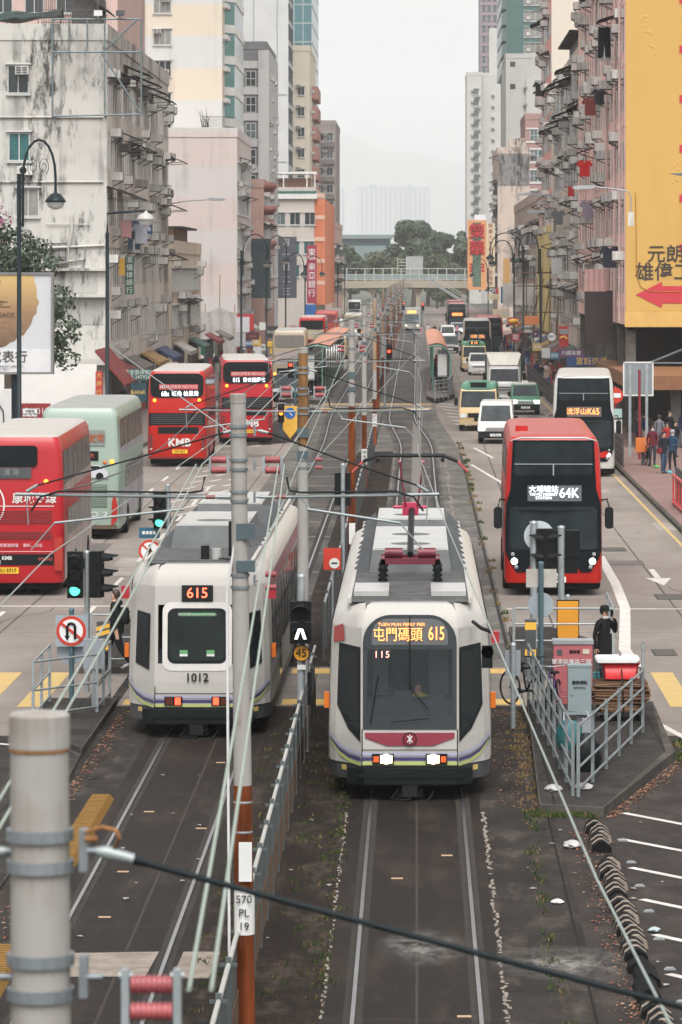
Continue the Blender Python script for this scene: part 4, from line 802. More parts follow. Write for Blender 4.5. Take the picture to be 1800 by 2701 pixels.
# ================================================================ buildings
PROT = {}
FRW = mat('window_frame_white', (.5, .5, .48), .5); FRD = mat('window_frame_dark', (.08, .085, .09), .5)
WG = [mat('window_glass_a', (.03, .04, .042), .12, 0, .4, .8), mat('window_glass_b', (.1, .13, .13), .2, 0, .4, .8), mat('window_glass_teal', (.03, .12, .12), .1, 0, .4, .8), mat('window_curtain', (.24, .23, .21), .5, 0, .4, 1)]
ACW = mat('ac_white', (.62, .6, .56), .5, 0, .25, 3, streak=1); ACG = mat('ac_dirty', (.45, .43, .4), .6, 0, .3, 3, streak=1)
AWN = mat('awning_dark', (.035, .033, .03), .8, 0, .6, 2)
def pw(w, h, nx=2, ny=1, fr=0, gl=0, sill=True):
    """window facing -y, its sill line at the origin"""
    k = ('w', w, h, nx, ny, fr, gl, sill)
    if k not in PROT:
        b = MB(); f = .06; dp = .07 if sill else .02
        b.poly([(-w / 2, -.012, 0), (w / 2, -.012, 0), (w / 2, -.012, h), (-w / 2, -.012, h)], 1)
        for i in range(nx + 1): x = -w / 2 + i * w / nx; b.box(x - f / 2, x + f / 2, -dp, .0, -.02, h + .02)
        for j in range(ny + 1): z = j * h / ny; b.box(-w / 2, w / 2, -dp + .004, .0, z - f / 2, z + f / 2)
        if sill: b.box(-w / 2 - .12, w / 2 + .12, -.16, 0, -.14, -.05); b.box(-w / 2 - .15, w / 2 + .15, -.22, 0, h + .06, h + .14)
        PROT[k] = b.mesh('window', [FRW if fr == 0 else FRD, WG[gl]])
    return PROT[k]
def pac(v=0):
    if ('ac', v) not in PROT:
        b = MB(); d = (.62, .75, .5)[v]; b.box(-.36, .36, -d, 0, 0, .45, 0)
        for i in range(2):
            for j in range(3): b.box(-.3 + i * .32, -.03 + i * .32, -d - .012, -d, .05 + j * .13, .14 + j * .13, 1)
        for s in (-.32, .32): b.tube([(s, 0, -.35), (s, -d, -.02)], .018, 4, 1); b.tube([(s, 0, -.02), (s, -d, -.02)], .018, 4, 1)
        PROT['ac', v] = b.mesh('air_conditioner', [ACW if v != 1 else ACG, mat('ac_slots', (.1, .1, .1), .7)])
    return PROT['ac', v]
def pawn(w=2.4, d=.9, drop=.35):
    k = ('aw', w, d)
    if k not in PROT:
        b = MB(); n = 10
        for i in range(n):
            xa, xb = -w / 2 + i * w / n, -w / 2 + (i + 1) * w / n; dz = .03 * (i % 2)
            b.add([(xa, 0, dz), (xb, 0, .03 - dz), (xb, -d, .03 - dz - drop), (xa, -d, dz - drop), (xa, 0, dz - .03), (xb, 0, -dz), (xb, -d, -dz - drop), (xa, -d, dz - .03 - drop)], [(0, 1, 2, 3), (4, 7, 6, 5), (3, 2, 6, 7)])
        for x in (-w / 2 + .1, w / 2 - .1): b.tube([(x, 0, -.7), (x, -d + .05, -drop)], .02, 4)
        PROT[k] = b.mesh('awning', AWN)
    return PROT[k]
def prack(w=1.8, d=.9):
    if 'rack' not in PROT:
        b = MB()
        for x in (-w / 2, w / 2): b.tube([(x, 0, 0), (x, -d, .05)], .018, 4); b.tube([(x, 0, -.4), (x, -d, .03)], .014, 4)
        for i in range(5): b.tube([(-w / 2, -.15 - i * .18, .02), (w / 2, -.15 - i * .18, .02)], .012, 4)
        PROT['rack'] = b.mesh('drying_rack', GREY)
    return PROT['rack']
class Bld:
    def __init__(s, label, x0, x1, y0, y1, z1, wm, side, z0=0, name='apartment_block', cat='building', par=True, grp=None):
        s.xs = x1 if side > 0 else x0; s.y0, s.y1, s.side, s.z1, s.x0, s.x1, s.z0 = y0, y1, side, z1, x0, x1, z0
        s.t = thing(name, label, cat, (s.xs, y0, 0), 0, grp); s.items = {}
        b = MB(); b.box(x0 - s.xs, x1 - s.xs, 0, y1 - y0, z0, z1, 0, None, '' if z0 else 'b'); s.wall = b.build('wall', wm, s.t)
        if par:
            b = MB(); X0, X1, D = x0 - s.xs, x1 - s.xs, y1 - y0
            for q in ((X0 - .06, X1 + .06, -.06, .2), (X0 - .06, X1 + .06, D - .2, D + .06)): b.box(*q, z1 + .002, z1 + .9)
            for q in ((X0 - .06, X0 + .2), (X1 - .2, X1 + .06)): b.box(q[0], q[1], .2, D - .2, z1 + .002, z1 + .9)
            b.build('parapet', wm, s.t)
    def at(s, face, u, z, off=.0):   # a point on a face in the building's own space
        return ((u - s.xs, -off, z), 0) if face == 'f' else ((s.side * off, u - s.y0, z), s.side * R(90))
    def put(s, kind, me, face, u, z, off=0, sc=None): s.items.setdefault(kind, []).append((me, *s.at(face, u, z, off), face, sc))
    def part(s, name, b, m): return b.build(name, m, s.t)
    def line(s, name, pts, r, m): b = MB(); b.tube([s.at(*p)[0] for p in pts], r, 6); return b.build(name, m, s.t)
    def grid(s, face, us, zs, me, jitter=None):
        for z in zs:
            for u in us: s.put('window', random.choice(me) if isinstance(me, list) else me, face, u, z)
    def facade(s, zs, pitch, me, ac=.5, awn=.1, rack=.1, h=1.5, y0=None, y1=None, face='s', depth=True):
        ya, yb = (y0 or s.y0) + pitch * .6, (y1 or s.y1) - pitch * .4; n = max(1, int((yb - ya) / pitch))
        for z in zs:
            for i in range(n):
                u = ya + i * pitch; s.put('window', random.choice(me), face, u, z)
                if random.random() < ac: s.put('air_conditioner', pac(random.choice((0, 0, 1, 2))), face, u + random.uniform(-.5, .5), z + random.choice((h + .1, h + .1, h - .5, -.6)))
                if random.random() < awn: s.put('awning', pawn(random.choice((1.8, 2.4, 3.2)), random.choice((.8, 1.1))), face, u, z + h + random.uniform(.35, .7))
                if random.random() < rack: s.put('drying_rack', prack(), face, u + .3, z - .1)
    def done(s):
        for kind, L in s.items.items():
            L.sort(key=lambda q: q[1][1]); head, rest = L[:100], L[100:]
            for me, loc, rz, face, sc in head: o = put(kind, me, s.t, loc, rz)
            if rest:
                b = MB(); mats = []
                for me, loc, rz, face, sc in rest:
                    M = Matrix.Translation(loc) @ Matrix.Rotation(rz, 4, 'Z'); ix = []
                    for q in me.materials:
                        if q not in mats: mats.append(q)
                        ix.append(mats.index(q))
                    o = len(b.v); b.v += [tuple(M @ v.co) for v in me.vertices]
                    for p in me.polygons: b.f.append([i + o for i in p.vertices]); b.m.append(ix[p.material_index]); b.s.append(False)
                o = b.build(kind, mats, s.t); o['kind'] = 'stuff'
# ---------- A: stained white corner block, left
WA = wallmat('white_stained_render', (.52, .505, .465), .6, (.07, .068, .062), sc=.3, mold=.85)
A = Bld('grimy white six storey corner block with dark rain stains', -42, -17, 214, 267, 21.0, WA, 1)
b = MB()
zf = [17.2, 14.0, 10.9, 7.6, 4.5]
for z in zf:
    b.box(.002, .026, .3, 52.8, z - 1.25, z - .05)
    for k in range(34): y = .5 + k * 1.55; b.box(.002, .035, y, y + .28, z - .05, z + 1.9)
A.part('facade_ribs', b, wallmat('cream_ribs', (.72, .685, .63), .35, (.12, .1, .085), sc=.5))
A.facade(zf, 1.55, [pw(1.2, 1.65, 2, 2, 0, 0, False), pw(1.2, 1.65, 2, 1, 0, 3, False), pw(1.2, 1.65, 2, 2, 0, 1, False)], .5, .0, .02, 1.7)
for u, z in ((216, 13.0), (219, 19.6), (228, 20.3), (236, 20.1), (243, 19.9), (250, 19.7), (222, 16.3), (232, 16), (262, 16.2), (223, 13), (262, 13), (263, 9.7)): A.put('awning', pawn(4.2, 1.5, .6), 's', u, z)
for x, z, g_ in ((-21.85, 18.1, 0), (-21.8, 14.4, 2), (-21.3, 11.35, 3), (-24.4, 18.1, 0), (-24.3, 14.4, 0)): A.put('window', pw(1.12, 1.5, 2, 1, 0, g_), 'f', x, z)
A.put('window', pw(1.1, 1.15, 3, 3, 1, 3, False), 'f', -19.8, 8.7)
A.put('air_conditioner', pac(0), 'f', -21.6, 19.1, .05)
b = MB(); b.box(-5.0 + .1, -4.05, -.4, 0, 13.6, 14.1); b.lathe([(0, -.01), (.2, -.01), (.2, 0)], (-4.55, -.4, 13.85), 14, 1, 'y'); A.part('condenser', b, [ACW, BLACK])
for z in (16.75, 13.2): b = MB(); b.tube([(-25, -.08, z), (-.2, -.08, z + .03)], .06, 6); A.part('pipe', b, WA)
b = MB(); b.tube([(-3.6, -.1, 9.6), (-.1, -.1, 9.75)], .07, 6); b.tube([(-4.6, -.14, 8.6), (-2.1, -.14, 8.7), (-2.1, -.14, 9.6), (-1.9, -.14, 10.6), (-1.9, -.14, 11.4)], .09, 6); b.tube([(-3.3, -.1, 10.9), (-.9, -.1, 10.9)], .03, 5); b.tube([(-1.2, -.12, 9.7), (-1.2, -.12, 8.9), (-2.1, -.12, 8.9)], .06, 6); A.part('pipe', b, mat('pipe_white', (.5, .48, .44), .5, 0, .2))
b = MB(); b.box(-6.8, .1, -.5, 0, 6.9, 7.1); b.box(-6.8, .1, -.35, 0, 8.35, 8.5); b.box(-8, .15, -.9, 0, 3.2, 3.55); A.part('ledge', b, WA)
b = MB(); b.box(-5.0, -.5, -.03, 0, 7.15, 8.33); b2 = MB(); b2.box(-14, -.02, -.006, 0, 18.2, 21.9); A.part('mould_band', b2, wallmat('mould_top', (.48, .46, .42), .9, (.05, .05, .046), sc=.5, mold=1)); b2 = MB(); b2.box(-4.6, -.02, -.006, 0, 12.5, 18.19); A.part('mould_band', b2, wallmat('mould_side', (.51, .49, .45), .85, (.06, .06, .055), sc=.4, mold=1)); A.part('stained_panel', b, wallmat('grey_stained_panel', (.42, .41, .38), .9, (.05, .05, .045), sc=.6, mold=.9))
b = MB(); b.box(-25, -.2, -.03, 0, 5.4, 6.85); A.part('mould_band', b, wallmat('mould_band', (.4, .39, .36), 1, (.03, .035, .03), sc=.6, mold=1))
A.done()
# roof cage, tarpaulin, roof hut, plants, and the empty billboard frame bracketed to the corner
rc = thing('roof_cage', 'rusty railing cage on the roof edge of the grimy white corner block', 'railing', (-20.4, 214.4, 21.9))
b = MB()
for k in range(26): b.tube([(-.2 + k * .12, 0, 0), (-.2 + k * .12, 0, 1.5 + .2 * (k % 3 == 0))], .018, 4)
for z in (.1, .8, 1.4): b.tube([(-.2, 0, z), (2.9, 0, z)], .02, 4)
for x in (-.4, 2.9): b.tube([(x, 0, -.5), (x, 0, 2.3)], .03, 5)
b.build('rails', mat('rail_grey_rust', (.13, .11, .1), .7, .2, .4, 5), rc)
th_ = thing('roof_tarpaulin', 'dark green tarpaulin shelter on the roof at the top left corner', 'tarpaulin', (-24, 215, 21.9))
b = MB(); N = 14
for i in range(N):
    for j in range(4):
        q = lambda i, j: (-1.5 + i * .42, j * .7, .35 + .1 * math.sin(i * .9 + j) + .35 * (i / N) + .2 * math.sin(j * 1.1))
        b.add([q(i, j), q(i + 1, j), q(i + 1, j + 1), q(i, j + 1)], [(0, 1, 2, 3)], 0, True)
for i in (0, 7, 14): b.tube([(-1.5 + i * .42, 0, -.1), (-1.5 + i * .42, 0, .6)], .03, 5)
b.add([(-1.5 + i * .42, -.02, .4 + .35 * i / N) for i in range(N + 1)] + [(-1.5 + i * .42, -.08, .12 + .3 * i / N + .06 * (i % 3)) for i in range(N + 1)], [(i, i + 1, i + N + 2, i + N + 1) for i in range(N)], 0, True)
b.build('sheet', mat('tarp_green', (.012, .035, .03), .6, 0, .3), th_)
fr = thing('empty_billboard', 'empty galvanised billboard frame bracketed off the corner of the grimy white block', 'metal frame', (-19.9, 213.2, 16.8))
b = MB(); W_, T_ = 4.85, 5.3
for a, c in (((0, 0, 0), (W_, 0, .1)), ((0, 0, T_), (W_, 0, T_)), ((0, 0, 0), (0, 0, T_)), ((W_, 0, .1), (W_, 0, T_)), ((2.85, 0, 0), (2.85, 0, T_)), ((2.7, 0, 3.4), (W_, 0, .1)), ((2.85, 0, 3.6), (W_ - .2, 0, T_)), ((0, 0, 3.5), (W_, 0, 3.5)), ((.9, 0, 3.5), (.9, 0, T_)), ((1.9, 0, 3.5), (1.9, 0, T_)), ((0, 0, 0), (0, .8, 0)), ((0, 0, T_), (0, .9, T_)), ((2.85, 0, 0), (2.85, .9, 0))): b.tube([a, c], .055, 6)
b.build('tubes', mat('frame_galv', (.17, .21, .22), .5, .4, .3), fr)
for x, nm in ((2.2, 'white'), (3.4, 'dark')):
    l_ = MB(); l_.box(x + .1, x + .55, -.5, -.2, T_ + .15, T_ + .45); l_.tube([(x + .3, -.2, T_), (x + .3, -.3, T_ + .2)], .03, 5); l_.build('floodlight', WHITE if nm == 'white' else DGREY, fr)
hut = Bld('dark roof hut with a sloping tin roof on top of the grimy white block', -19.2, -17.6, 217, 221, 23.6, mat('tin_grey', (.07, .07, .065), .6, .2, .4, 2), 1, 21.2, 'roof_hut', 'hut', False)
b = MB(); b.add([(-1.8, -.6, 24.4), (.5, -.6, 22.8), (.5, 4.2, 22.8), (-1.8, 4.2, 24.4), (-1.8, -.6, 24.3), (.5, -.6, 22.7), (.5, 4.2, 22.7), (-1.8, 4.2, 24.3)], [(0, 1, 2, 3), (4, 7, 6, 5), (0, 4, 5, 1), (1, 5, 6, 2)]); hut.part('roof', b, AWN)
# upper set-back of A's neighbour behind, pinkish balconies at the top left
N0 = Bld('pale pink block with balconies behind the roof of the grimy white one', -48, -23, 300, 330, 34, wallmat('pink_pale_render', (.55, .4, .36), .4), 1)
N0.grid('f', [-24.6 - k * 2.4 for k in range(6)], [25.2, 28.2, 31.2], [pw(1.4, 1.4, 2, 1, 0, 0), pw(1.4, 1.4, 2, 1, 0, 2)]); N0.done()
# ---------- low cream house between A and B
Lh = Bld('low cream house with a tin roof shelter, before the pink block', -32, -17, 270, 307, 9.6, wallmat('cream_render', (.62, .55, .45), .35), 1)
Lh.facade([4.4, 7.0], 2.6, [pw(1.4, 1.5, 2, 1, 0, 0), pw(1.4, 1.5, 2, 1, 0, 3)], .4, .1, 0, 1.6)
b = MB(); b.box(-4.5, -.4, 9, 26, 9.6, 11.4); b.box(-5, .3, 8.5, 26.5, 11.4, 11.55, 1); Lh.part('roof_shelter', b, [mat('tin_rust', (.32, .22, .18), .8, 0, .4), AWN]); Lh.done()
# ---------- B: pink party wall
Bb = Bld('pink block with a blank pastel banded side wall and a rusty roof railing', -40, -17, 369, 400, 21.0, wallmat('pink_bands', (.57, .49, .455), .25, bands=(3.05, (.55, .515, .495))), 1)
Bb.facade([4.5, 7.6, 10.7, 13.8, 17], 2.7, [pw(1.6, 1.6, 2, 1, 0, 0)], .5, .3, .2, 1.6); Bb.done()
rl = thing('roof_railing', 'dark railing with dry plants on the roof corner of the pink blank walled block', 'railing', (-20.3, 369.2, 21.95)); b = MB()
for k in range(22): b.tube([(k * .15, 0, 0), (k * .15, 0, 1.0)], .015, 4)
b.tube([(0, 0, 1), (3.2, 0, 1)], .025, 4); b.build('rails', DGREY, rl); b = MB()
for k in range(14): b.tube([(random.uniform(-.2, .8), .1, 0), (random.uniform(-.8, .9), .1, random.uniform(.6, 2.0))], [.03, .008], 4)
b.build('dry_plant', mat('twig', (.07, .06, .055), .9), rl)
# ---------- C: tall cream tower with green bay windows
C_ = Bld('tall cream tower striped in pale bands with green glass bays towards the street', -40, -19.2, 385, 414, 70, wallmat('cream_bands', (.6, .53, .43), .16, bands=(3.15, (.54, .54, .52))), 1)
zs = [18.2 + 3.12 * k for k in range(8)]
C_.grid('f', [-25.1], zs, [pw(1.7, 1.5, 3, 1, 0, 0), pw(1.7, 1.5, 3, 1, 0, 3)]); C_.grid('f', [-27.9, -30.9], zs, [pw(.6, 1.4, 1, 1, 0, 0), pw(.7, 1.3, 1, 1, 0, 1)])
for z in zs:
    C_.put('air_conditioner', pac(0), 'f', -25.5 + random.uniform(-.3, .9), z + random.choice((.2, 1.1))) if random.random() < .7 else 0
    C_.put('air_conditioner', pac(2), 's', 386.5, z + .6); C_.put('air_conditioner', pac(0), 's', 389, z + .6)
for k, z in enumerate(zs + [zs[-1] + 3.12]):
    b = MB(); b.prism([(0, 5), (.9, 7), (.9, 27), (0, 28.5)], z - .8, z + 1.5, 'z'); C_.part('bay_glass', b, mat('bay_glass_green', (.04, .17, .15), .1, 0, .35, .5))
    b = MB(); b.prism([(0, 4.9), (.97, 6.9), (.97, 27.1), (0, 28.6)], z + 1.5, z + 2.32, 'z'); C_.part('bay_band', b, mat('bay_white', (.62, .6, .56), .6))
for x in (-26.9, -29.6, -32.5): b = MB(); b.tube([(x + 19.2, -.1, 18), (x + 19.2, -.1, 46)], .09, 6); C_.part('pipe', b, mat('pipe_white', None))
C_.done()
# ---------- D: grey brick and white bands
D = Bld('grey tiled block with white floor bands and a plain white end pier', -30, -17, 441, 470, 33.4, mat('grey_tile', (.16, .16, .165), .7, 0, .15, 2), 1)
b = MB()
for k in range(9): z = 8.2 + k * 2.95; b.box(-13, -.9, -.12, 0, z - .55, z + .3)
b.box(-.9, .3, -.35, 29, 0, 33.3); D.part('white_band', b, wallmat('pier_white', (.44, .43, .415), .3))
D.grid('f', [-18.75], [8.6 + 2.95 * k for k in range(8)], [pw(1.1, 1.7, 2, 2, 0, 0, False), pw(1.1, 1.7, 2, 2, 0, 1, False)]); D.grid('f', [-22.2], [8.9 + 2.95 * k for k in range(8)], [pw(.8, .9, 1, 1, 0, 1)])
for k in range(8): D.put('air_conditioner', pac(0), 'f', -21.3, 9.3 + 2.95 * k)
D.facade([8.6 + 2.95 * k for k in range(8)], 4, [pw(1.3, 1.5, 2, 1, 0, 0)], .5, .1, .1)
D.done()
# ---------- old balcony house with curved canopies beside B
Ob = Bld('narrow old house with curved rust red balconies beside the grey tiled block', -22, -15.9, 405, 436, 17, wallmat('rust_render', (.42, .27, .23), .4), 1)
for z in (10.6, 14.2, 16.6):
    b = MB(); b.lathe([(0, 0), (1.5, 0), (1.9, .5), (1.9, .9), (0, .9)], (-.6, 2.2, z), 16); Ob.part('balcony', b, mat('balcony_rust', (.24, .1, .085), .8, 0, .3))
Ob.facade([5, 8.2, 11.4, 14.5], 2.6, [pw(1.3, 1.6, 2, 1, 0, 0)], .5, .2, .2); Ob.done()
# ---------- F: orange corner building
Fm = wallmat('pale_wall', (.48, .435, .39), .3)
Fo = Bld('low cream building with an orange ribbed corner and a green edged roof terrace', -24, -13.15, 500, 560, 18.2, Fm, 1)
b = MB(); b.box(.003, 1.35, .3, 60, 4, 17.6); 
for k in range(5): b.box(.03 + k * .27, .19 + k * .27, .15, .3, 4.2, 17.4)
Fo.part('orange_corner', b, mat('orange_paint', (.62, .21, .105), .7, 0, .1))
for k in range(5): b = MB(); b.box(-.0 + .004, 1.37, .13, .16, 6.6 + k * 2.8, 7.1 + k * 2.8); Fo.part('corner_band', b, mat('corner_band_pale', (.6, .4, .3), .7))
b = MB(); b.box(-10.7, .4, -.4, 0, 17.6, 18.3, 0); b.box(-10.7, .3, -.45, -.4, 18.3, 18.6, 1); b.box(-10.7, .3, .3, 6, 20.8, 21.1, 0)
for x in (-10, -7, -4, -1, 0): b.box(x, x + .15, .2, .35, 18.3, 20.8)
Fo.part('roof_terrace', b, [WHITE, mat('terrace_green', (.03, .13, .1), .6)])
b = MB(); b.box(-9.5, -.5, 2, 5, 18.3, 20.3); Fo.part('terrace_room', b, wallmat('terrace_room', (.35, .2, .15), .5))
Fo.grid('f', [-23.2 + k * 1.9 for k in range(6)], [14.3], [pw(1.3, 1.5, 2, 1, 0, 0), pw(1.3, 1.5, 2, 1, 0, 1)]); Fo.grid('f', [-21.4 + k * 1.9 for k in range(5)], [7.6, 10.6], [pw(1.3, 1.5, 2, 1, 0, 2)])
Fo.facade([5, 8, 11, 14], 3.2, [pw(1.6, 1.5, 2, 1, 0, 0)], .6, .2, .1); Fo.done()
# ---------- E: tall towers behind the orange building
E1 = Bld('tall pale tower with blank white and glass end panels', -45, -19.1, 580, 600, 95, mat('panel_white', (.5, .5, .485), .35, 0, .14, .2), 1)
b = MB()
for x in (-7.9, -5.2, -1.7): b.box(x, x + .12, -.06, 0, 8, 95)
for z in (24.5, 34.5, 60): b.box(-9.5, -.2, -.06, 0, z, z + .15)
E1.part('panel_joint', b, GREY)
b = MB(); b.box(-20, -8.2, -.05, 0, 46, 95); E1.part('glass_panel', b, mat('reflective_panel', (.4, .45, .47), .15, .3, .25, .15))
E1.grid('s', [582, 587, 592, 597], [12 + 3.1 * k for k in range(20)], pw(2.6, 1.9, 2, 1, 1, 0)); E1.done()
E2 = Bld('cream tower with rust red bay windows, in front of the blue glass tower', -32, -16.6, 604, 640, 42.4, wallmat('cream_tower', (.6, .54, .44), .2), 1)
b = MB()
for k in range(9): b.box(.002, .9, 14, 34, 10 + k * 3.2, 12.0 + k * 3.2)
E2.part('bay', b, mat('bay_rust', (.33, .17, .14), .7))
E2.grid('f', [-17.9], [10 + 3.2 * k for k in range(9)], pw(1.0, 1.3, 2, 1, 0, 0))
for k in range(9): E2.put('air_conditioner', pac(0), 'f', -18.3, 11.2 + 3.2 * k); E2.put('air_conditioner', pac(1), 's', 608, 10.5 + 3.2 * k)
E2.done()
E3 = Bld('blue green glass tower in the haze on the left', -30, -17.4, 645, 690, 90, mat('tower_glass', (.09, .19, .21), .15, 0, .25, .3), 1)
b = MB()
for k in range(26): b.box(-12.6, .05, -.06, 45, 12 + k * 3.1, 12.25 + k * 3.1)
for x in (-3, -1.5): b.box(x, x + .2, -.1, 0, 34, 90)
E3.part('floor_band', b, mat('tower_band', (.3, .36, .37), .4)); b = MB(); b.box(-12.7, .1, -.15, 45.1, 0, 37); E3.part('podium_wall', b, wallmat('podium_pink', (.42, .34, .32), .2)); E3.done()
E4 = Bld('grey pink block with small balconies at the far end of the left row', -24, -14.6, 700, 740, 34.5, wallmat('grey_pink', (.36, .31, .29), .3), 1)
E4.grid('f', [-15.6, -17.3, -19.2], [10 + 3.1 * k for k in range(8)], [pw(1.1, 1.4, 2, 1, 0, 0), pw(1.1, 1.4, 2, 1, 0, 1)])
for k in range(8):
    E4.put('air_conditioner', pac(0), 'f', -16.5, 11 + 3.1 * k); b = MB(); b.box(-2.6, -.1, -.7, 0, 8.9 + 3.1 * k, 9.6 + 3.1 * k); E4.part('balcony', b, mat('balcony_dark', (.2, .18, .17), .8))
E4.done()
E5 = Bld('low pinkish corner house nearest the footbridge on the left', -20, -13.2, 610, 690, 15.5, wallmat('dusty_pink', (.5, .33, .28), .3), 1)
E5.facade([5, 8, 11], 4, [pw(1.8, 1.6, 2, 1, 1, 0)], .4, .2, .1); E5.grid('f', [-14.2, -16, -18], [5.2, 8.2, 11.3], pw(1.2, 1.4, 2, 1, 1, 0)); E5.done()
# ---------- right side
PK = wallmat('pink_render', (.74, .47, .42), .45, (.1, .07, .06), sc=.4); PK2 = wallmat('pink_render_deep', (.72, .36, .32), .4, (.1, .06, .05), sc=.4); CRW = wallmat('cream_blank', (.56, .51, .44), .1, sc=.15)
YW = wallmat('yellow_wall', (.54, .335, .105), .14, (.25, .12, .02), sc=.15)
Y_ = Bld('tall pink tenement with a huge yellow painted end wall, right', 10.6, 40, 198, 256, 46, PK, -1, 5.6)
b = MB(); b.box(.0, 30, -.06, 0, 6.3, 46.5, 0); b.box(-.05, 30, -.12, 0, 5.5, 6.3, 1); b.box(-.02, 30, -.09, -.06, 6.28, 6.33, 2); Y_.part('end_wall', b, [YW, mat('yellow_band', (.57, .36, .12), .7), mat('yellow_dark_joint', (.45, .24, .04), .7)])  # thin darker line where the wall meets its lower band
zr = [7.2 + 3.1 * k for k in range(12)]
b = MB()
for z in zr: b.box(-.035, -.002, .2, 57.8, z - .75, z - .45)
for k in range(20): y = .3 + k * 2.9; b.box(-.045, -.002, y, y + .3, 5.7, 46)
Y_.part('facade_ribs', b, wallmat('pink_ribs', (.76, .52, .47), .4, (.12, .08, .07)))
PW = [pw(1.7, 1.6, 2, 2, 0, 0, False), pw(1.7, 1.6, 3, 1, 0, 3, False), pw(1.7, 1.6, 2, 1, 1, 0, False), pw(1.7, 1.6, 2, 2, 0, 1, False)]
Y_.facade(zr, 2.9, PW, .75, .1, .05, 1.6)
for z in zr:
    for q in range(2): Y_.put('air_conditioner', pac(random.choice((0, 1, 1, 2))), 's', random.uniform(199, 255), z + random.uniform(-.5, 1.6))
for u in (199.2, 203.8, 213, 226, 240): Y_.line('pipe', [('s', u, 5.7, .25), ('s', u, 45, .25)], .07, mat('pipe_pink', (.5, .36, .33), .6, 0, .3))
CALL = MB()
RL = mat('arrow_red', (.48, .05, .065), .7, 0, .05)
t1 = text('元朗喜', .95, mat('char_black', (.03, .025, .02), .6), Y_.t, (2.5, -.085, 9.15), bold=.012); t2 = text('雄偉工程', .98, mat('char_black', None), Y_.t, (2.42, -.085, 8.24), bold=.012)
b = MB(); b.prism([(.5, 7.14), (1.84, 7.8), (1.84, 7.58), (8, 7.58), (8, 6.7), (1.84, 6.7), (1.84, 6.46)], -.085, -.062); Y_.part('arrow', b, RL)
b = MB()
for k in range(6): z = 21.8 - k * 2.52 + .3; b.box(2.72, 3.9, -.085, -.062, z - .2, z + .2)
Y_.part('red_strokes', b, RL)
b = MB(); b.tube([(.5, -.1, 12.3), (.55, -.1, 8.2), (.75, -.1, 7.55), (1.2, -.1, 7.3), (5, -.1, 7.25)], .018, 5); Y_.part('cable', b, mat('cable_ochre', (.4, .2, .03), .7))
b = MB()
for x, z in ((.9, 21), (1.2, 20.3), (1.35, 19.5), (4.2, 20), (4.3, 18.5), (2.6, 13.6), (2.5, 13.1), (4.4, 11.5)):
    for k in range(5): b.lathe([(0, -.02), (.05, -.012), (.085, 0)], (x + random.uniform(-.18, .18), -.06, z + random.uniform(-.3, .3)), 8, 0, 'y')
Y_.part('paint_blisters', b, YW)
Y_.done()
# ground floor of the yellow building: recessed dark void, raking strut, brown canopy on columns
V = thing('shop_podium', 'dark gutted ground floor with a brown fascia canopy under the yellow wall', 'building', (10.6, 198, 0))
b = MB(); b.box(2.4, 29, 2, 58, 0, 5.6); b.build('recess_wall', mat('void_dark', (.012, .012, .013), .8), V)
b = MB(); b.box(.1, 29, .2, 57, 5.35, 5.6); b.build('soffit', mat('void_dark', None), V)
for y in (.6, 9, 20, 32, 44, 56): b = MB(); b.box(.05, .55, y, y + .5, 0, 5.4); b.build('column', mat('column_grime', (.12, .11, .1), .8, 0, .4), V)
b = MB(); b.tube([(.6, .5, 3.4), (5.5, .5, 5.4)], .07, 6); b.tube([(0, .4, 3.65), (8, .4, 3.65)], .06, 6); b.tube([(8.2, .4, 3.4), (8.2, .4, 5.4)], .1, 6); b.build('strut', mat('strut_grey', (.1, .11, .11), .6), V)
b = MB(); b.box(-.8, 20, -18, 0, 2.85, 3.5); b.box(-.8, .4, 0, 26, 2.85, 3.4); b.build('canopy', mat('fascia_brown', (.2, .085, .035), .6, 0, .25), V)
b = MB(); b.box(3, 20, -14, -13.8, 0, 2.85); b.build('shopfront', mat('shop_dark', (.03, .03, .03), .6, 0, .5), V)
for x in (1.2, 5.5): b = MB(); b.box(x, x + .45, -17, -16.5, .13, 2.85); b.build('column', mat('column_grime', None), V)
b = MB(); b.box(2.6, 3.6, -16, -15.9, .13, 2.8)
for k in range(14): b.box(2.62, 3.58, -16.04, -16, .2 + k * .18, .3 + k * .18)
b.build('roller_shutter', mat('shutter_grey', (.12, .12, .12), .5, .2), V)
# lower tenement with dark tin canopies
M1 = Bld('lower weathered tenement under dark tin canopies, between the two pink blocks', 10.8, 34, 256.2, 309.5, 22.4, wallmat('weathered_cream', (.62, .54, .47), .5, (.08, .07, .06), sc=.5, mold=.6), -1)
M1.facade([5.4 + 3.0 * k for k in range(6)], 2.4, PW, .75, .18, .06, 1.6)
for k in range(3): M1.put('awning', pawn(4.2, 1.6, .6), 's', 260 + k * 15, 22.2 - .2 * (k % 2)); M1.put('awning', pawn(4.2, 1.6, .6), 's', 265 + k * 15, 19.4)
M1.done()
b = MB(); b.box(0, 8, 0, 20, 22.4, 24.0); M1.part('roof_hut', b, mat('tin_grey', None)); b = MB(); b.box(-.8, 8, -.6, 20, 24.0, 24.15); b.tube([(3, 0, 24), (3, 0, 27.5)], .04, 5); M1.part('hut_roof', b, AWN)
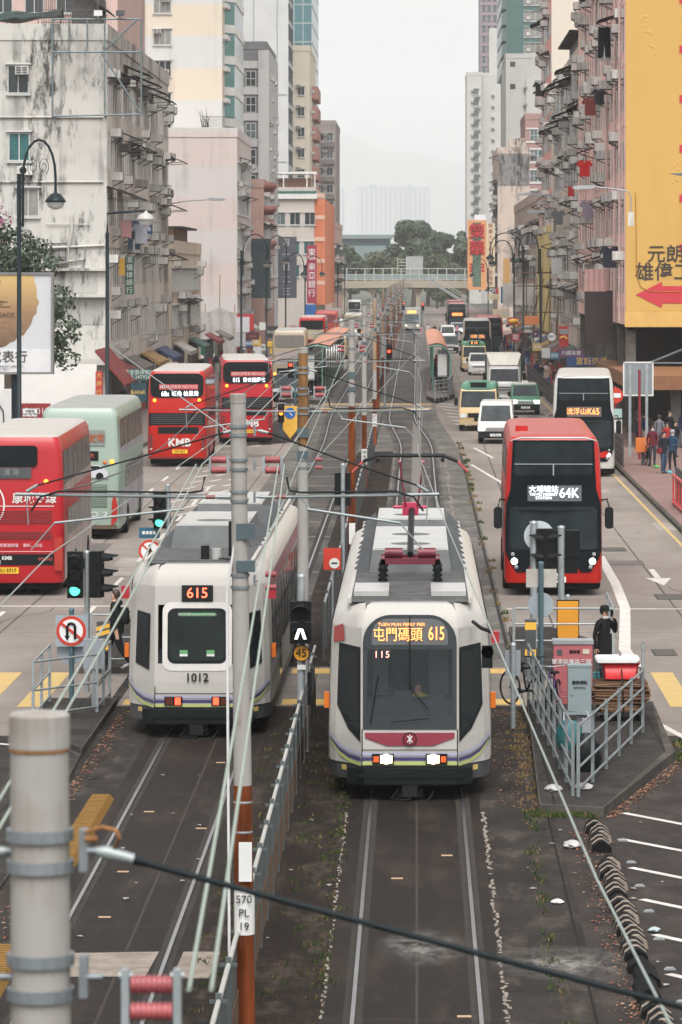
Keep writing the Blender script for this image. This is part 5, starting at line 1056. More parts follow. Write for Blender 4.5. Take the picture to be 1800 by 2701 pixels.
# second pink block with a blank cream end wall
P2 = Bld('tall pink block with a blank cream end wall, beyond the lower tenement', 10.7, 40, 310, 335, 60, PK2, -1)
b = MB(); b.box(.0, 29, -.06, 0, 0, 60.5); P2.part('end_wall', b, CRW)
P2.facade([12 + 3.05 * k for k in range(10)], 2.5, PW, .8, .1, .05, 1.6)
b = MB(); b.box(-.3, -.002, 0, 25, 3.5, 12)
for k in range(9): b.box(-.42, -.3, .5 + k * 2.8, .8 + k * 2.8, 3.5, 12)
P2.part('yellow_facade', b, wallmat('yellow_mosaic', (.5, .4, .2), .3)); P2.done()
# beige shop house row
M2 = Bld('low beige shop house with scaffolding in front, right side of the street', 11, 30, 350, 440, 14.8, wallmat('beige_render', (.46, .36, .31), .4), -1)
M2.facade([4.6, 7.8, 11], 3, [pw(1.8, 1.7, 2, 1, 1, 0), pw(1.8, 1.7, 3, 1, 0, 1)], .5, .3, .1); M2.done()
KW = wallmat('stained_beige', (.5, .42, .36), .7, (.07, .065, .06), sc=.25, mold=.85)
K_ = Bld('bare stained beige end wall with black mould at the top', 11.2, 15.6, 540, 575, 24.6, KW, -1)
b = MB(); b.box(0, 4.4, -.05, 0, 20.2, 24.7); K_.part('mould_cap', b, wallmat('mould_cap', (.22, .21, .2), 1, (.035, .035, .033), sc=.5, mold=1)); b = MB(); b.box(1.6, 3.9, 2, 6, 24.6, 26.8); K_.part('roof_hut', b, KW)
K_.put('awning', pawn(3, 1.2), 's', 542, 24.4); K_.put('awning', pawn(3, 1.2), 's', 542, 17); K_.facade([6, 9.3, 12.6, 16, 19], 3.4, [pw(1.4, 1.5, 2, 1, 1, 0)], .6, .2, .2); K_.done()
L_ = Bld('pink tiled block with white window bands, in front of the dark green tower', 16.2, 24, 583, 610, 31, wallmat('pink_tile', (.33, .21, .19), .2), -1)
for k in range(7):
    b = MB(); z = 9.5 + 3.05 * k; b.box(.1, 7.8, -.1, 0, z - .3, z - .05); b.box(.1, 7.8, -.1, 0, z + 1.75, z + 1.95); L_.part('white_band', b, mat('band_white', (.6, .58, .54), .6)); L_.put('window', pw(1.1, 1.7, 2, 2, 0, 1, False), 'f', 17.5, z); L_.put('window', pw(1.1, 1.7, 2, 2, 0, 2, False), 'f', 18.7, z)
    if k % 2: L_.put('air_conditioner', pac(0), 'f', 17.3, z + .8)
L_.done()
GT = mat('tower_dark_green', (.055, .12, .105), .5, 0, .1, .3)
Hh_ = Bld('dark green tower with framed windows in the haze on the right', 17.2, 34, 746, 800, 120, GT, -1)
for k in range(14):
    z = 47 + 3.05 * k; Hh_.put('window', pw(3.2, 1.9, 3, 1, 0, 3), 'f', 22.1, z); b = MB(); b.box(.8 + 3, 1.45 + 3, -.35, 0, z + .3, z + .9); Hh_.part('window_box', b, ACW)
    for u in (752, 764, 776, 790): Hh_.put('window', pw(5, 2.0, 3, 1, 0, 1), 's', u, z)
    b = MB(); b.prism([(0, 3), (-.9, 5), (-.9, 48), (0, 50)], z - .5, z + 1.9, 'z'); Hh_.part('bay', b, mat('bay_grey_green', (.12, .18, .17), .3, 0, .3))
Hh_.done()
PT = Bld('white stepped podium block below the dark green tower', 16, 24, 700, 735, 46.5, wallmat('podium_white', (.45, .435, .41), .15), -1)
for k in range(10): PT.put('air_conditioner', pac(0), 'f', 19.5, 14 + 3.0 * k)
for z in (45, 41): PT.put('window', pw(.9, .9, 1, 1, 1, 0, False), 'f', 17.2, z)
b = MB(); b.box(3.6, 12, -.5, -.003, 0, 43); PT.part('front_wall', b, wallmat('podium_white2', (.48, .465, .44), .1)); PT.done()
I1 = Bld('slim white tower with one column of small windows, beside the sky', 12.8, 16.6, 1000, 1030, 58.5, wallmat('tower_white', (.48, .465, .44), .15), -1)
for k in range(17):
    z = 8 + 2.85 * k; I1.put('window', pw(1.3, 1.5, 2, 1, 0, 1), 'f', 15.2, z); I1.put('air_conditioner', pac(0), 'f', 14.3, z + .7); b = MB(); b.box(1.9, 3.5, -.8, 0, z - .75, z - .3); I1.part('balcony', b, GREY)
I1.done()
I2 = Bld('white tower with a plain roof box, just behind the slim white one', 16.7, 24, 1004, 1040, 58.5, wallmat('tower_white_b', (.5, .485, .46), .12), -1)
b = MB(); b.box(2.0, 6, 2, 12, 58.5, 71); I2.part('roof_box', b, wallmat('tower_white_b', None))
for k in range(16): I2.put('window', pw(1.2, 1.4, 2, 1, 0, 1), 'f', 22.5, 10 + 2.85 * k); I2.put('air_conditioner', pac(0), 'f', 19.6, 10.6 + 2.85 * k)
I2.done()
J1 = Bld('mauve tower fading into haze, top right of the sky gap', 18.8, 34, 1150, 1190, 140, mat('mauve_tile', (.27, .21, .24), .6, 0, .1, .3), -1)
J1.grid('f', [19.8, 21.3, 23], [58 + 3 * k for k in range(14)], pw(.9, 1.6, 1, 1, 1, 1)); J1.done()
# hazy housing blocks beyond the trees, and the elevated station
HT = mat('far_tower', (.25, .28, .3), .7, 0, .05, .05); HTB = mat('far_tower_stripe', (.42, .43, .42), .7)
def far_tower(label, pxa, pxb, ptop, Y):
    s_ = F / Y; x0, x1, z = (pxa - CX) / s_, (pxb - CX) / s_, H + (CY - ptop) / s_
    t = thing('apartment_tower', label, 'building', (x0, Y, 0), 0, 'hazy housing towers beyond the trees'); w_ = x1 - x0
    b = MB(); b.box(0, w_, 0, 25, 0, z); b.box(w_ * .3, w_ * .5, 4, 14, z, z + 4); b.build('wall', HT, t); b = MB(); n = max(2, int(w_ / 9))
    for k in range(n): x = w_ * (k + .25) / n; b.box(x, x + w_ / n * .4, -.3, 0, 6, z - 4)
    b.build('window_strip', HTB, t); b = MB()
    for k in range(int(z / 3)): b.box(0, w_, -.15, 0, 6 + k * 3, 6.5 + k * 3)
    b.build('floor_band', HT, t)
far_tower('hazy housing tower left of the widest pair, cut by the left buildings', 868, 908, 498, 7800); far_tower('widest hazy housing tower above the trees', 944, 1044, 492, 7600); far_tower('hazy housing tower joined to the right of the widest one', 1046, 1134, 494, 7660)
st = thing('elevated_station', 'long grey green elevated station building behind the trees', 'building', (-22, 1100, 0)); b = MB(); b.box(0, 14.5, 0, 20, 9, 15.5); b.box(-1, 15, -1, 20, 17.5, 18.6); b.build('deck', mat('station_grey', (.2, .25, .25), .7), st); b = MB(); b.box(0, 14.5, .5, 19, 15.5, 17.5); b.build('glazing', mat('station_glass', (.08, .14, .15), .2), st)
# hills
g = MB(); N = 60
def ridge(x): u = (x + 900) / 1500; return 40 + 235 * math.exp(-((x + 330) / 420) ** 2) + 70 * math.exp(-((x - 300) / 330) ** 2) + 8 * math.sin(x * .021) + 5 * math.sin(x * .057 + 1)
for i in range(N):
    xa, xb = -1500 + 3000 * i / N, -1500 + 3000 * (i + 1) / N
    for j in range(6):
        f = lambda x, j: (x * 2.6, 13500 + 450 * j, 2.5 * ridge(x) * math.sin(j / 6 * 1.5708) + (6 * math.sin(x * .03 + j * 2) if 0 < j < 6 else 0))
        g.add([f(xa, j), f(xb, j), f(xb, j + 1), f(xa, j + 1)], [(0, 1, 2, 3)], 0, True)
struct('hills', g, groundmat('hill_green', (.03, .05, .04), (.015, .03, .025), .004, .6))
# ================================================================ overhead line
FEED = mat('rope_feeder', (.34, .4, .34), .6)
tF = FEED.node_tree; wv = tF.nodes.new('ShaderNodeTexWave'); wv.inputs['Scale'].default_value = 7; wv.bands_direction = 'Y'; tcF = tF.nodes.new('ShaderNodeTexCoord'); tF.links.new(tcF.outputs['Object'], wv.inputs[0])
rF = tF.nodes.new('ShaderNodeValToRGB'); rF.color_ramp.elements[0].color = (.13, .18, .15, 1); rF.color_ramp.elements[1].color = (.4, .44, .38, 1); tF.links.new(wv.outputs[0], rF.inputs[0]); tF.links.new(rF.outputs[0], tF.nodes['Principled BSDF'].inputs['Base Color'])
CABLE = mat('black_cable', (.01, .015, .017), .5, spec=.15); WIREL = mat('contact_wire', (.27, .31, .29), .5, .2); WIRED = mat('wire_dark', (.06, .065, .065), .5)
TUBE = mat('cantilever_grey', (.27, .3, .3), .45, .3, .2, 5)
ZP = 7.0
def insul(cx, cy, cz, L=.2, r=.055, ax='x'):
    pr = [(.02, -L / 2)]
    for k in range(8): h = -L / 2 + L * (k + .5) / 8; pr += [(r * .72, h - L / 18), (r, h), (r * .72, h + L / 18)]
    return pr + [(.02, L / 2)]
PATT = {'grey': [(POLEPAINT, 0, 7)], 'rustfoot': [(RUST, 0, 2.8), (POLEPAINT, 2.8, 7)], 'rusttop': [(POLEPAINT, 0, 5.3), (mat('tan_rust', (.25, .13, .055), .7, 0, .4, 4, streak=1), 5.3, 7)], 'rusthalf': [(RUST, 0, 4.7), (POLEPAINT, 4.7, 7)], 'tan': [(RUST, 0, 2.2), (POLEPAINT, 2.2, 3.6), (mat('tan_paint', (.36, .25, .16), .7, 0, .3, 4, streak=1), 3.6, 7)]}
def cat_pole(label, x, y, patt, xr, xl, detail=2, lean=0, plate=None):
    t = thing('catenary_pole', label, 'catenary pole', (x, y, .04 if y < 12 else 0), 0, 'catenary poles between the tracks')
    rr = lambda z: .108 - .024 * z / 7
    for m, za, zb in PATT[patt]: b = MB(); b.tube([(lean * za, 0, za), (lean * zb, 0, zb)], [rr(za), rr(zb)], 18, 0, zb >= 7); b.build('shaft', m, t)
    b = MB(); b.lathe([(.086, 6.91), (.0885, 6.912), (.0885, 7.005), (.08, 7.012), (0, 7.016)], (lean * 7, 0, 0), 20, 0, 'z', False); b.build('cap', POLEPAINT, t)
    if y < 12: b = MB(); b.lathe([(.0865, 6.9), (.0885, 6.903), (.0885, 6.907), (.0865, 6.909)], (lean * 7, 0, 0), 20); b.build('rust_ring', mat('rust_brown', (.25, .12, .05), .8, 0, .4, 20), t)
    CG = mat('clamp_grey', (.2, .22, .23), .5, .4, .25, 6)
    for z in (6.57, 6.66, 6.2, 6.3, 5.86, 5.96, 4.93, 5.06) if detail > 1 else (6.6, 6.25, 5.9): b = MB(); q = rr(z); b.lathe([(q - .01, -.017), (q + .012, -.017), (q + .012, .017), (q - .01, .017)], (lean * z, 0, z), 18, 0, 'z', False); b.build('clamp', CG, t)
    if y < 12: b = MB(); b.tube([(.1, -.03, 6.67), (.15, -.03, 6.685), (.19, -.03, 6.675), (.2, -.03, 6.65), (.185, -.03, 6.625)], .007, 6); b.tube([(.1, -.03, 6.65), (.135, -.03, 6.65)], .011, 6); b.build('hook', mat('rust_brown', (.25, .12, .05), .8, 0, .4, 20), t)
    for z in (6.615, 6.25, 5.9, 5.0):
        for s in (-1, 1): b = MB(); b.box(s * .1 - .012 - .006 * s, s * .1 + .012 - .006 * s, -.03, .03, z - .06, z + .06); b.tube([(s * .09, -.02, z), (s * .15, -.02, z)], .011, 6); b.build('lug', CG, t)
    for za, zb in ((5.45, 5.62), (5.1, 5.22)): b = MB(); b.box(-.1, .1, -.105, -.0, za, zb); b.build('bracket', mat('bracket_teal', (.07, .1, .11), .5, .2), t)
    for s, xe in ((1, xr - x), (-1, xl - x)):
        b = MB(); b.tube([(s * .14, 0, 5.9), (s * .33, 0, 5.9)], .017, 8); b.tube([(s * .43, 0, 5.9), (xe + s * .12, 0, 5.93)], .018, 8); b.tube([(s * .6, 0, 5.89), (s * .67, 0, 5.8), (s * .69, 0, 5.76)], .012, 6); b.tube([(s * .66, 0, 5.77), (xe - s * .3, 0, 5.62)], .014, 8); b.tube([(xe - s * .3, 0, 5.62), (xe - s * .05, 0, 5.33)], .008, 5); b.tube([(xe, 0, 5.92), (xe - s * .02, 0, 5.6)], .007, 5)
        cl = b.build('cantilever', TUBE, t)
        b = MB(); b.tube([(s * .33, 0, 5.9), (s * .43, 0, 5.9)], .023, 8); b.build('red_sleeve', mat('sleeve_red', (.22, .08, .07), .5), cl)
        b = MB(); b.tube([(s * .13, -.02, 6.615), (s * .16, -.02, 6.61), (s * .24, -.02, 6.59)], [.012, .021, .016], 8, 1); b.tube([(s * .23, -.02, 6.592), (s * .29, -.02, 6.575), (xe * .5, -.02, 6.32), (xe - s * .1, 0, 6.02)], [.016, .0095, .0095, .0095], 8); b.tube([(xe - s * .12, 0, 6.03), (xe, 0, 5.96)], .017, 8, 1); b.build('tie_cable', [CABLE, TUBE], t)
        b = MB(); b.tube([(s * .44, -.03, 6.12), (s * .47, -.04, 5.97), (s * .6, -.03, 5.95), (xe - s * .35, -.03, 5.965), (xe - s * .15, -.02, 5.9), (xe - s * .05, 0, 5.75)], .012, 6); b.build('jumper_cable', CABLE, t)
        for dz in (-.062, .05):
            b = MB(); b.lathe(insul(0, 0, 0, *((.125, .03) if y < 12 else (.165, .044))), (s * .29, 0, 6.25 + dz * (.7 if y < 12 else 1) - (.06 if y < 12 else 0)), 14, 0, 'x'); b.build('insulator', PINKINS, t)
        b = MB()
        for q in ((.215, .365) if y < 12 else (.195, .385)): b = MB(); b.box(s * q - .011, s * q + .011, -.025, .025, 6.14 - (.04 if y < 12 else 0), 6.34 - (.07 if y < 12 else 0)); b.tube([(s * q - .02, 0, 6.31 - (.06 if y < 12 else 0)), (s * q + .02, 0, 6.31 - (.06 if y < 12 else 0))], .012, 6); b.build('insulator_plate', GALV, t)
    for dz in (-.07, .07) if detail > 1 else ():
        b = MB(); b.lathe(insul(0, 0, 0, .12, .037), (.27, -.02, 5.0 + dz), 12, 0, 'x'); b.build('insulator', PINKINS, t)
    if plate:
        b = MB(); b.lathe([(.112, 0), (.112, plate[2])], (lean * 1.3, 0, plate[1]), 20); p = b.build('number_plate', WHITE, t)
        L = plate[0].split('\n'); h = plate[2] / (len(L) + .3)
        for i, q in enumerate(L): text(q, h * .82, mat('stencil_black', (.02, .025, .04), .6), p, (lean * 1.3, -.125, plate[1] + plate[2] - (i + .65) * h), bold=.0, name='plate_lettering')
    return t
xr = lambda y: offR(y) + .1; xl = lambda y: -3.75 + offL(y) - .15
cat_pole('thick blurred grey catenary pole closest to the viewer, bottom left', -1.058, 11.3, 'grey', 1.4, -3.5, 2, -.005)
p2 = cat_pole('catenary pole numbered 570 PL 19 with a rust red foot', -1.84, 42, 'rustfoot', .12, -4.2, 2, -.012, ('570\nPL\n19', 1.2, .48))
b = MB(); b.box(-.07, .07, -.125, -.1, 1.78, 2.2); b.build('notice', mat('notice_white', (.6, .6, .58), .6), p2)
b = MB(); b.tube([(-.17, -.05, .2), (-.2, -.05, 4.9), (-.1, -.05, 5.5)], .017, 6, 0); b.build('conduit', mat('conduit_white', (.6, .6, .6), .5), p2)
for z in (2.3, 2.62): b = MB(); b.lathe([(.1, -.012), (.104, 0), (.1, .012)], (-.012 * z, 0, z), 16); b.build('strap', GALV, p2)
cat_pole('catenary pole with rusty orange top behind the chevron signal', -1.97, 67.6, 'rusttop', .1, -4.0, 2)
b = MB(); 
cat_pole('tall grey catenary pole with a long rust red lower half, loaded with cables', -1.75, 105, 'rusthalf', .1, -4.0, 1)
cat_pole('grey catenary pole with white plate 58 P 11', -2.02, 150, 'rustfoot', .1, -4.0, 1, 0, ('58\nP\n11', .9, .6))
cat_pole('tan topped catenary pole just before the far crossing', -2.02, 187, 'tan', xr(187), xl(187), 1, 0, ('57\nP\n10', .9, .6))
for i, (yy, lb) in enumerate(((232, 'rust footed catenary pole standing at the far crossing'), (277, 'rust footed catenary pole beside the right hand tram shelter'), (322, 'catenary pole beyond the tram shelters'), (367, 'catenary pole level with the cream and green minibus'), (412, 'catenary pole level with the plain red bus'), (460, 'catenary pole just short of the far tram'), (510, 'catenary pole level with the far orange signed bus'), (570, 'catenary pole beside the far tram'), (640, 'catenary pole before the footbridge'), (710, 'catenary pole under the footbridge'))):
    cat_pole(lb, -2.2 - .2 * sm((yy - 200) / 60), yy, ('rusthalf', 'tan')[i % 2], xr(yy), xl(yy), 1)
PY = [11.3, 42, 67.6, 105, 150, 187, 232, 277, 322, 367, 412, 460, 510, 570, 640, 710]
PX = {11.3: -1.07, 42: -1.9, 67.6: -1.97, 105: -1.75, 150: -2.02, 187: -2.02}
px_ = lambda y: PX.get(y, -2.2 - .2 * sm((y - 200) / 60))
for s, nm in ((-1, 'left'), (1, 'right')):
    for off, lb in ((.41, 'inner'), (.475, 'outer')):
        for a, c in ((0, 2), (1, 15))[:2 if lb == 'inner' else 1]:
            if a == 0: ys = PY[0:2]
            else: ys = PY[1:]
            b = MB()
            for ya, yb in zip(ys, ys[1:]):
                pts = [];
                for k in range(9):
                    u = k / 8; pts.append((px_(ya) + (px_(yb) - px_(ya)) * u + s * off, ya + (yb - ya) * u, 6.25 - .35 * u * (1 - u) * ((yb - ya) / 45) ** 2))
                b.tube(pts, .0072 if a == 0 else .008, 6)
            o = b.build('feeder_cable', FEED if a == 0 else WIREL)
            tag(o, ('pale green twisted %s rope of the pair on the nearest pole, %s side' if a == 0 else 'thin %s feeder wire strung along the far poles on their %s side') % (lb, nm), 'cable', 'feeder cables along the poles')
def wire(name, label, pts, r, m, cat='wire', g_='overhead contact wires', sag=0):
    b = MB(); q = []
    for a, c in zip(pts, pts[1:]):
        for k in range(6): u = k / 6; q.append(tuple(a[i] + (c[i] - a[i]) * u for i in range(2)) + (a[2] + (c[2] - a[2]) * u - sag * 4 * u * (1 - u),))
    b.tube(q + [pts[-1]], r, 6); return tag(b.build(name, m), label, cat, g_)
zig = lambda i: (.12, -.12)[i % 2]
wire('contact_wire', 'pale contact wire from the raised pantograph to the lower right corner', [(1.15, 13, 5.22), (.92, 20, 5.22), (.35, 48, 5.24), (.02, 66.3, 5.25)] + [(offR(y) + zig(i), y, 5.3) for i, y in enumerate(PY[3:])], .0075, WIREL)
wire('contact_wire', 'pale contact wire above the left track, crossing the red bus at the left edge', [(-3.3, 13, 5.25), (-3.95, 42, 5.28)] + [(-3.75 + offL(y) + zig(i), y, 5.3) for i, y in enumerate(PY[2:])], .0075, WIREL)
wire('messenger_wire', 'dark messenger wire above the right track', [(.1, 42, 5.95)] + [(offR(y), y, 5.93) for y in PY[2:]], .009, WIRED, sag=.25)
wire('messenger_wire', 'dark messenger wire above the left track', [(-3.9, 42, 5.95)] + [(-3.75 + offL(y), y, 5.93) for y in PY[2:]], .009, WIRED, sag=.25)
wire('span_wire', 'grey span wire from the 570 pole to the long rusted pole', [(-1.75, 42, 5.1), (-1.9, 105, 6.2)], .008, WIREL)
wire('span_wire', 'grey span wire slanting across the right track towards the pantograph', [(-1.9, 67.6, 4.9), (.1, 150, 5.4)], .008, WIREL)
wire('span_wire', 'grey stay wire from the second pole top down to the left, across the buses', [(-1.95, 42, 6.55), (-5.9, 75, 6.9), (-9, 130, 6.2)], .008, WIREL)
# ================================================================ central fence
fn = thing('track_fence', 'long galvanised fence of mesh panels between the two tracks', 'fence', (-1.93, 20, 0))
b = MB(); b.tube([(0, 0, 1.22), (0, 54, 1.22)], .028, 6); b.build('top_rail', mat('fence_rail_pale', (.42, .42, .39), .5, .3), fn)
k = 0
while k < 27:
    y = k * 2.0; b = MB(); b.box(-.03, .03, y - .025, y + .025, 0, 1.3); b.box(-.09, .09, y - .015, y + .015, 1.2, 1.235); b.build('post', mat('fence_post', (.09, .11, .11), .5, .3), fn)
    b = MB(); b.box(-.014, .0, y + .1, y + 1.9, .12, 1.12, 0); b.box(.004, .02, y + .08, y + 1.92, .1, .62, 1); b.build('panel', [mat('fence_mesh', (.09, .1, .1), .6, .3, .3, 9), mat('fence_board_brown', (.14, .09, .06), .8, 0, .4, 5)], fn); k += 1
f2 = thing('track_fence', 'dark fence between the tracks beyond the crossing', 'fence', (-1.98, 83, 0)); b = MB(); b.tube([(0, 0, 1.22), (0, 62, 1.22), (-.05, 96, 1.22)], .03, 6); b.build('top_rail', GALV, f2)
for k in range(32): y = k * 3.0; b = MB(); b.box(-.03, .03, y - .025, y + .025, 0, 1.3); b.box(-.012, 0, y + .1, y + 2.9, .15, 1.12); b.build('panel', mat('fence_dark', (.05, .055, .055), .6), f2)
f3 = thing('track_fence', 'farthest fence between the tracks, past the second crossing', 'fence', (-2.45, 248, 0)); b = MB(); b.tube([(0, 0, 1.2), (0, 130, 1.2)], .03, 6); b.build('top_rail', GALV, f3)
for k in range(26): y = k * 5.0; b = MB(); b.box(-.03, .03, y - .025, y + .025, 0, 1.3); b.box(-.012, 0, y + .1, y + 4.9, .15, 1.12); b.build('panel', mat('fence_dark', None), f3)
# ================================================================ railings on the islands
def railing(label, pts, h=1.1, n=(.35, .7, 1.05), sp=1.1, m=GALV, rad=.021, z0=.13):
    t = thing('guard_railing', label, 'railing', (pts[0][0], pts[0][1], z0), 0, 'tubular guard railings'); o = pts[0]
    for (a, c), (d, e) in zip(pts, pts[1:]):
        a, c, d, e = a - o[0], c - o[1], d - o[0], e - o[1]; L = math.hypot(d - a, e - c); N = max(1, round(L / sp))
        for i in range(0 if (a, c) == (0, 0) else 1, N + 1): u = i / N; b = MB(); b.box(a + (d - a) * u - .027, a + (d - a) * u + .027, c + (e - c) * u - .02, c + (e - c) * u + .02, 0, h); b.build('post', m, t)
        for z in n: b = MB(); b.tube([(a, c, z), (d, e, z)], rad, 6); b.build('rail', m, t)
    return t
GALVL = mat('galv_rail_light', (.21, .235, .24), .55, .3, .35, 5)
railing('four rail guard railing on the near right island, beside the bicycles', [(2.44, 61, ), (2.12, 74)], 1.15, (.12, .45, .78, 1.1), 1.6, GALVL)
railing('four rail guard railing from the island corner to the cardboard cart', [(2.52, 60.9), (4.02, 69.4), (4.3, 74.2)], 1.15, (.12, .45, .78, 1.1), 1.75, GALVL)
railing('guard railing behind the man on the phone, across the far right island', [(2.05, 82.4), (4.15, 82.4), (4.2, 86)], 1.12, (.4, .75, 1.08), 2.1, GALV)
railing('low guard railing on the near left island beside the no U-turn sign', [(-7.0, 74.4), (-7.0, 71.2), (-5.95, 72.6), (-5.9, 75)], 1.1, (.1, .55, 1.07), 1.6, GALV)
railing('guard railing behind the walking woman on the left island', [(-6.75, 81), (-5.8, 81), (-5.8, 90)], 1.1, (.15, .6, 1.07), 1.5, GALV)
railing('grey barrier curving round the end of the right hand tram platform', [(1.15, 245.5), (2.0, 249), (2.4, 262)], 1.3, (.2, .5, .8, 1.1, 1.28), 1.2, GALV, .05)
railing('kerb railing along the right pavement beside the box truck', [(8.5, 236), (8.5, 300)], 1.15, (.2, .65, 1.1), 1.9, mat('railing_dark', (.06, .06, .06), .5))
railing('kerb railing by the bus stop on the right pavement', [(8.62, 163), (8.62, 175)], 1.2, (.2, .5, .8, 1.15), 1.0, mat('railing_brown', (.07, .06, .055), .5))
railing('kerb railing left of the 81S bus on the left refuge', [(-7.9, 200), (-6.6, 212), (-6.4, 232)], 1.1, (.2, .6, 1.07), 2, mat('railing_dark', None))
rr = railing('short red railing at the right edge on the red pavement', [(9.0, 131), (9.0, 137)], 1.1, (.1, 1.05), 1.5, mat('railing_red', (.5, .03, .03), .4), .05)
railing('dark railing behind the short red one at the right edge', [(9.3, 128), (9.3, 140)], 1.2, (.1, .4, .7, 1.15), .6, mat('railing_dark', None))
# yellow rubber kerb blocks and black and white lane separators
YR = mat('yellow_rubber', (.21, .115, .032), .75, 0, .25, 6)
def ykerb(label, y0, y1, n):
    t = thing('kerb_block', label, 'kerb block', (-4.97, y0, 0), 0, 'yellow ribbed kerb blocks'); b = MB(); b.prism([(-.2, 0), (.2, 0), (.12, .07), (-.13, .07)], 0, y1 - y0); b.build('base', YR, t); b = MB()
    for k in range(n): y = (k + .3) * (y1 - y0) / n; b.prism([(-.21, .0), (.21, .0), (.13, .095), (-.14, .095)], y, y + (y1 - y0) / n * .55)
    b.build('ribs', YR, t)
ykerb('yellow ribbed rubber kerb block beside the left rail, partly behind the blurred pole', 54.5, 61.5, 46); ykerb('yellow ribbed rubber kerb block at the bottom left corner', 40, 47.8, 50)
SEPB = mat('separator_black', (.007, .007, .0075), .8, 0, .3); SEPW = mat('separator_white', (.25, .205, .17), .8, 0, .35, 6)
runs = [(58.3, 55.9, 'topmost'), (54.6, 51.5, 'second from the top'), (51.2, 47.0, 'middle'), (46.6, 44.4, 'black'), (44.0, 41.6, 'second from the bottom'), (39.3, 36.5, 'lowest')]
for ya, yb, lb in runs:
    t = thing('lane_separator', '%s run of the black and cream striped rubber lane separators' % lb if lb != 'black' else 'worn, nearly black run of the rubber lane separators', 'lane separator', (2.68, yb, 0), 0, 'striped rubber lane separators')
    b = MB(); y = 0; i = 0
    while y < ya - yb - .05:
        xs_ = (.02 if int(y / .9) % 2 else -.03); q = [(-.15 + xs_, 0), (.15 + xs_, 0), (.13 + xs_, .085), (.03 + xs_, .16), (-.03 + xs_, .16), (-.13 + xs_, .085)]
        b.prism(q, y, y + (.13 if i % 2 else .235), 'y', 1 if (i % 2 and lb != 'black') else 0); y += .132 if i % 2 else .237; i += 1
    b.build('blocks', [SEPB, SEPW], t)
for k in range(9):
    y = 57 - k * 2.1; b = MB(); b.prism([(-.07, 0), (.07, 0), (.04, .025), (-.04, .025)], 0, .1); tag(b.build('road_stud', GREY, None, (3.02, y, .0)), 'small grey road stud in the row right of the lane separators', 'road stud', 'road studs beside the lane separators')
# ================================================================ signals and signs
HOUS = mat('signal_black', (.009, .01, .011), .5, spec=.12)
def visor(b, c, r, L, m=0, ax=(0, -1)):
    n = 12; v = []
    for i in range(n + 1):
        a = R(-20 + 220 * i / n); dx, dz = r * math.cos(a), r * math.sin(a); l = L * (1 if 20 < -20 + 220 * i / n < 160 else .6)
        for q in (0, l): v.append((c[0] + dx * -ax[1] + q * ax[0], c[1] + dx * ax[0] + q * ax[1], c[2] + dz * (1 - .25 * q / L)))
    b.add(v, [(2 * i, 2 * i + 2, 2 * i + 3, 2 * i + 1) for i in range(n)], m, True)
def head(t, x, y, z0, n=3, lit=None, face=0, w_=.3, hgt=.3):
    """signal head of n aspects, bottom at z0; lit = (index from the top, material)"""
    M = Matrix.Translation((x, y, 0)) @ Matrix.Rotation(face, 4, 'Z'); b = MB(); b2 = MB()
    b.box(-w_ / 2, w_ / 2, -.1, .12, z0, z0 + n * hgt)
    for i in range(n): visor(b2, (0, -.1, z0 + (n - i - .5) * hgt), .12, .3)
    for q in (b, b2): q.v = [tuple(M @ Vector(p)) for p in q.v]
    h = b.build('signal_head', HOUS, t); b2.build('visor', HOUS, h)
    for i in range(n):
        b = MB(); b.disc((0, -.106, z0 + (n - i - .5) * hgt), .1, 16); b.v = [tuple(M @ Vector(p)) for p in b.v]; b.build('lens', lit[1] if lit and lit[0] == i else mat('dead_lens', (.02, .02, .02), .2), h)
    return h
def post(t, h, r=.055, m=GALV, x=0, y=0, name='post'): b = MB(); b.tube([(x, y, 0), (x, y, h)], r, 10); b.lathe([(0, h + .02), (r * 1.1, h), (r * 1.1, h - .05)], (x, y, 0), 10); return b.build(name, m, t)
SGN_W = mat('sign_white', (.7, .7, .7), .4); SGN_R = mat('sign_red', (.5, .04, .02), .4); SGN_B = mat('sign_blue', (.015, .09, .14), .4); SGN_BACK = mat('sign_back_grey', (.3, .35, .38), .5, .2)
t = thing('traffic_signal', 'green lit traffic signal with a second head, above the no U-turn sign', 'traffic light', (-6.42, 76, .13), 0, 'traffic signals')
post(t, 2.75); head(t, -.22, -.12, 1.85, 3, (2, GREENL)); head(t, .2, .0, 1.85, 3, None, R(80))
t = thing('traffic_sign', 'round no U-turn sign with red border on a dark post', 'sign', (-6.6, 74.6, .13), 0, 'road signs'); post(t, 1.75, .05, TEAL)
b = MB(); b.disc((0, -.07, 1.33), .285, 32, 1); b.disc((0, -.075, 1.33), .225, 32, 0, 'y', .012); b.box(-.3, .32, -.066, -.055, 1.03, 1.63, 2); fc = b.build('sign_face', [SGN_W, SGN_R, SGN_BACK], t)
b = MB(); pa = [(-.075, 1.18), (-.075, 1.4)] + [(-.0 - .075 * math.cos(R(18 * i)), 1.4 + .075 * math.sin(R(18 * i))) for i in range(1, 11)] + [(.075, 1.18)]
b.tube([(x, -.088, z) for x, z in pa], .028, 6, 0)
b.add([(-.13, -.085, 1.24), (-.075, -.085, 1.15), (-.02, -.085, 1.24)], [(0, 1, 2)]); b.build('arrow', BLACK, fc); b = MB(); b.box(-.25, .25, -.1, -.088, -.025, .025); o = b.build('red_bar', SGN_R, fc, (0, 0, 1.33)); o.rotation_euler = (0, R(38), 0)
b = MB(); b.disc((-.02, .06, .95), .27, 28); b.build('sign_back', SGN_BACK, t)
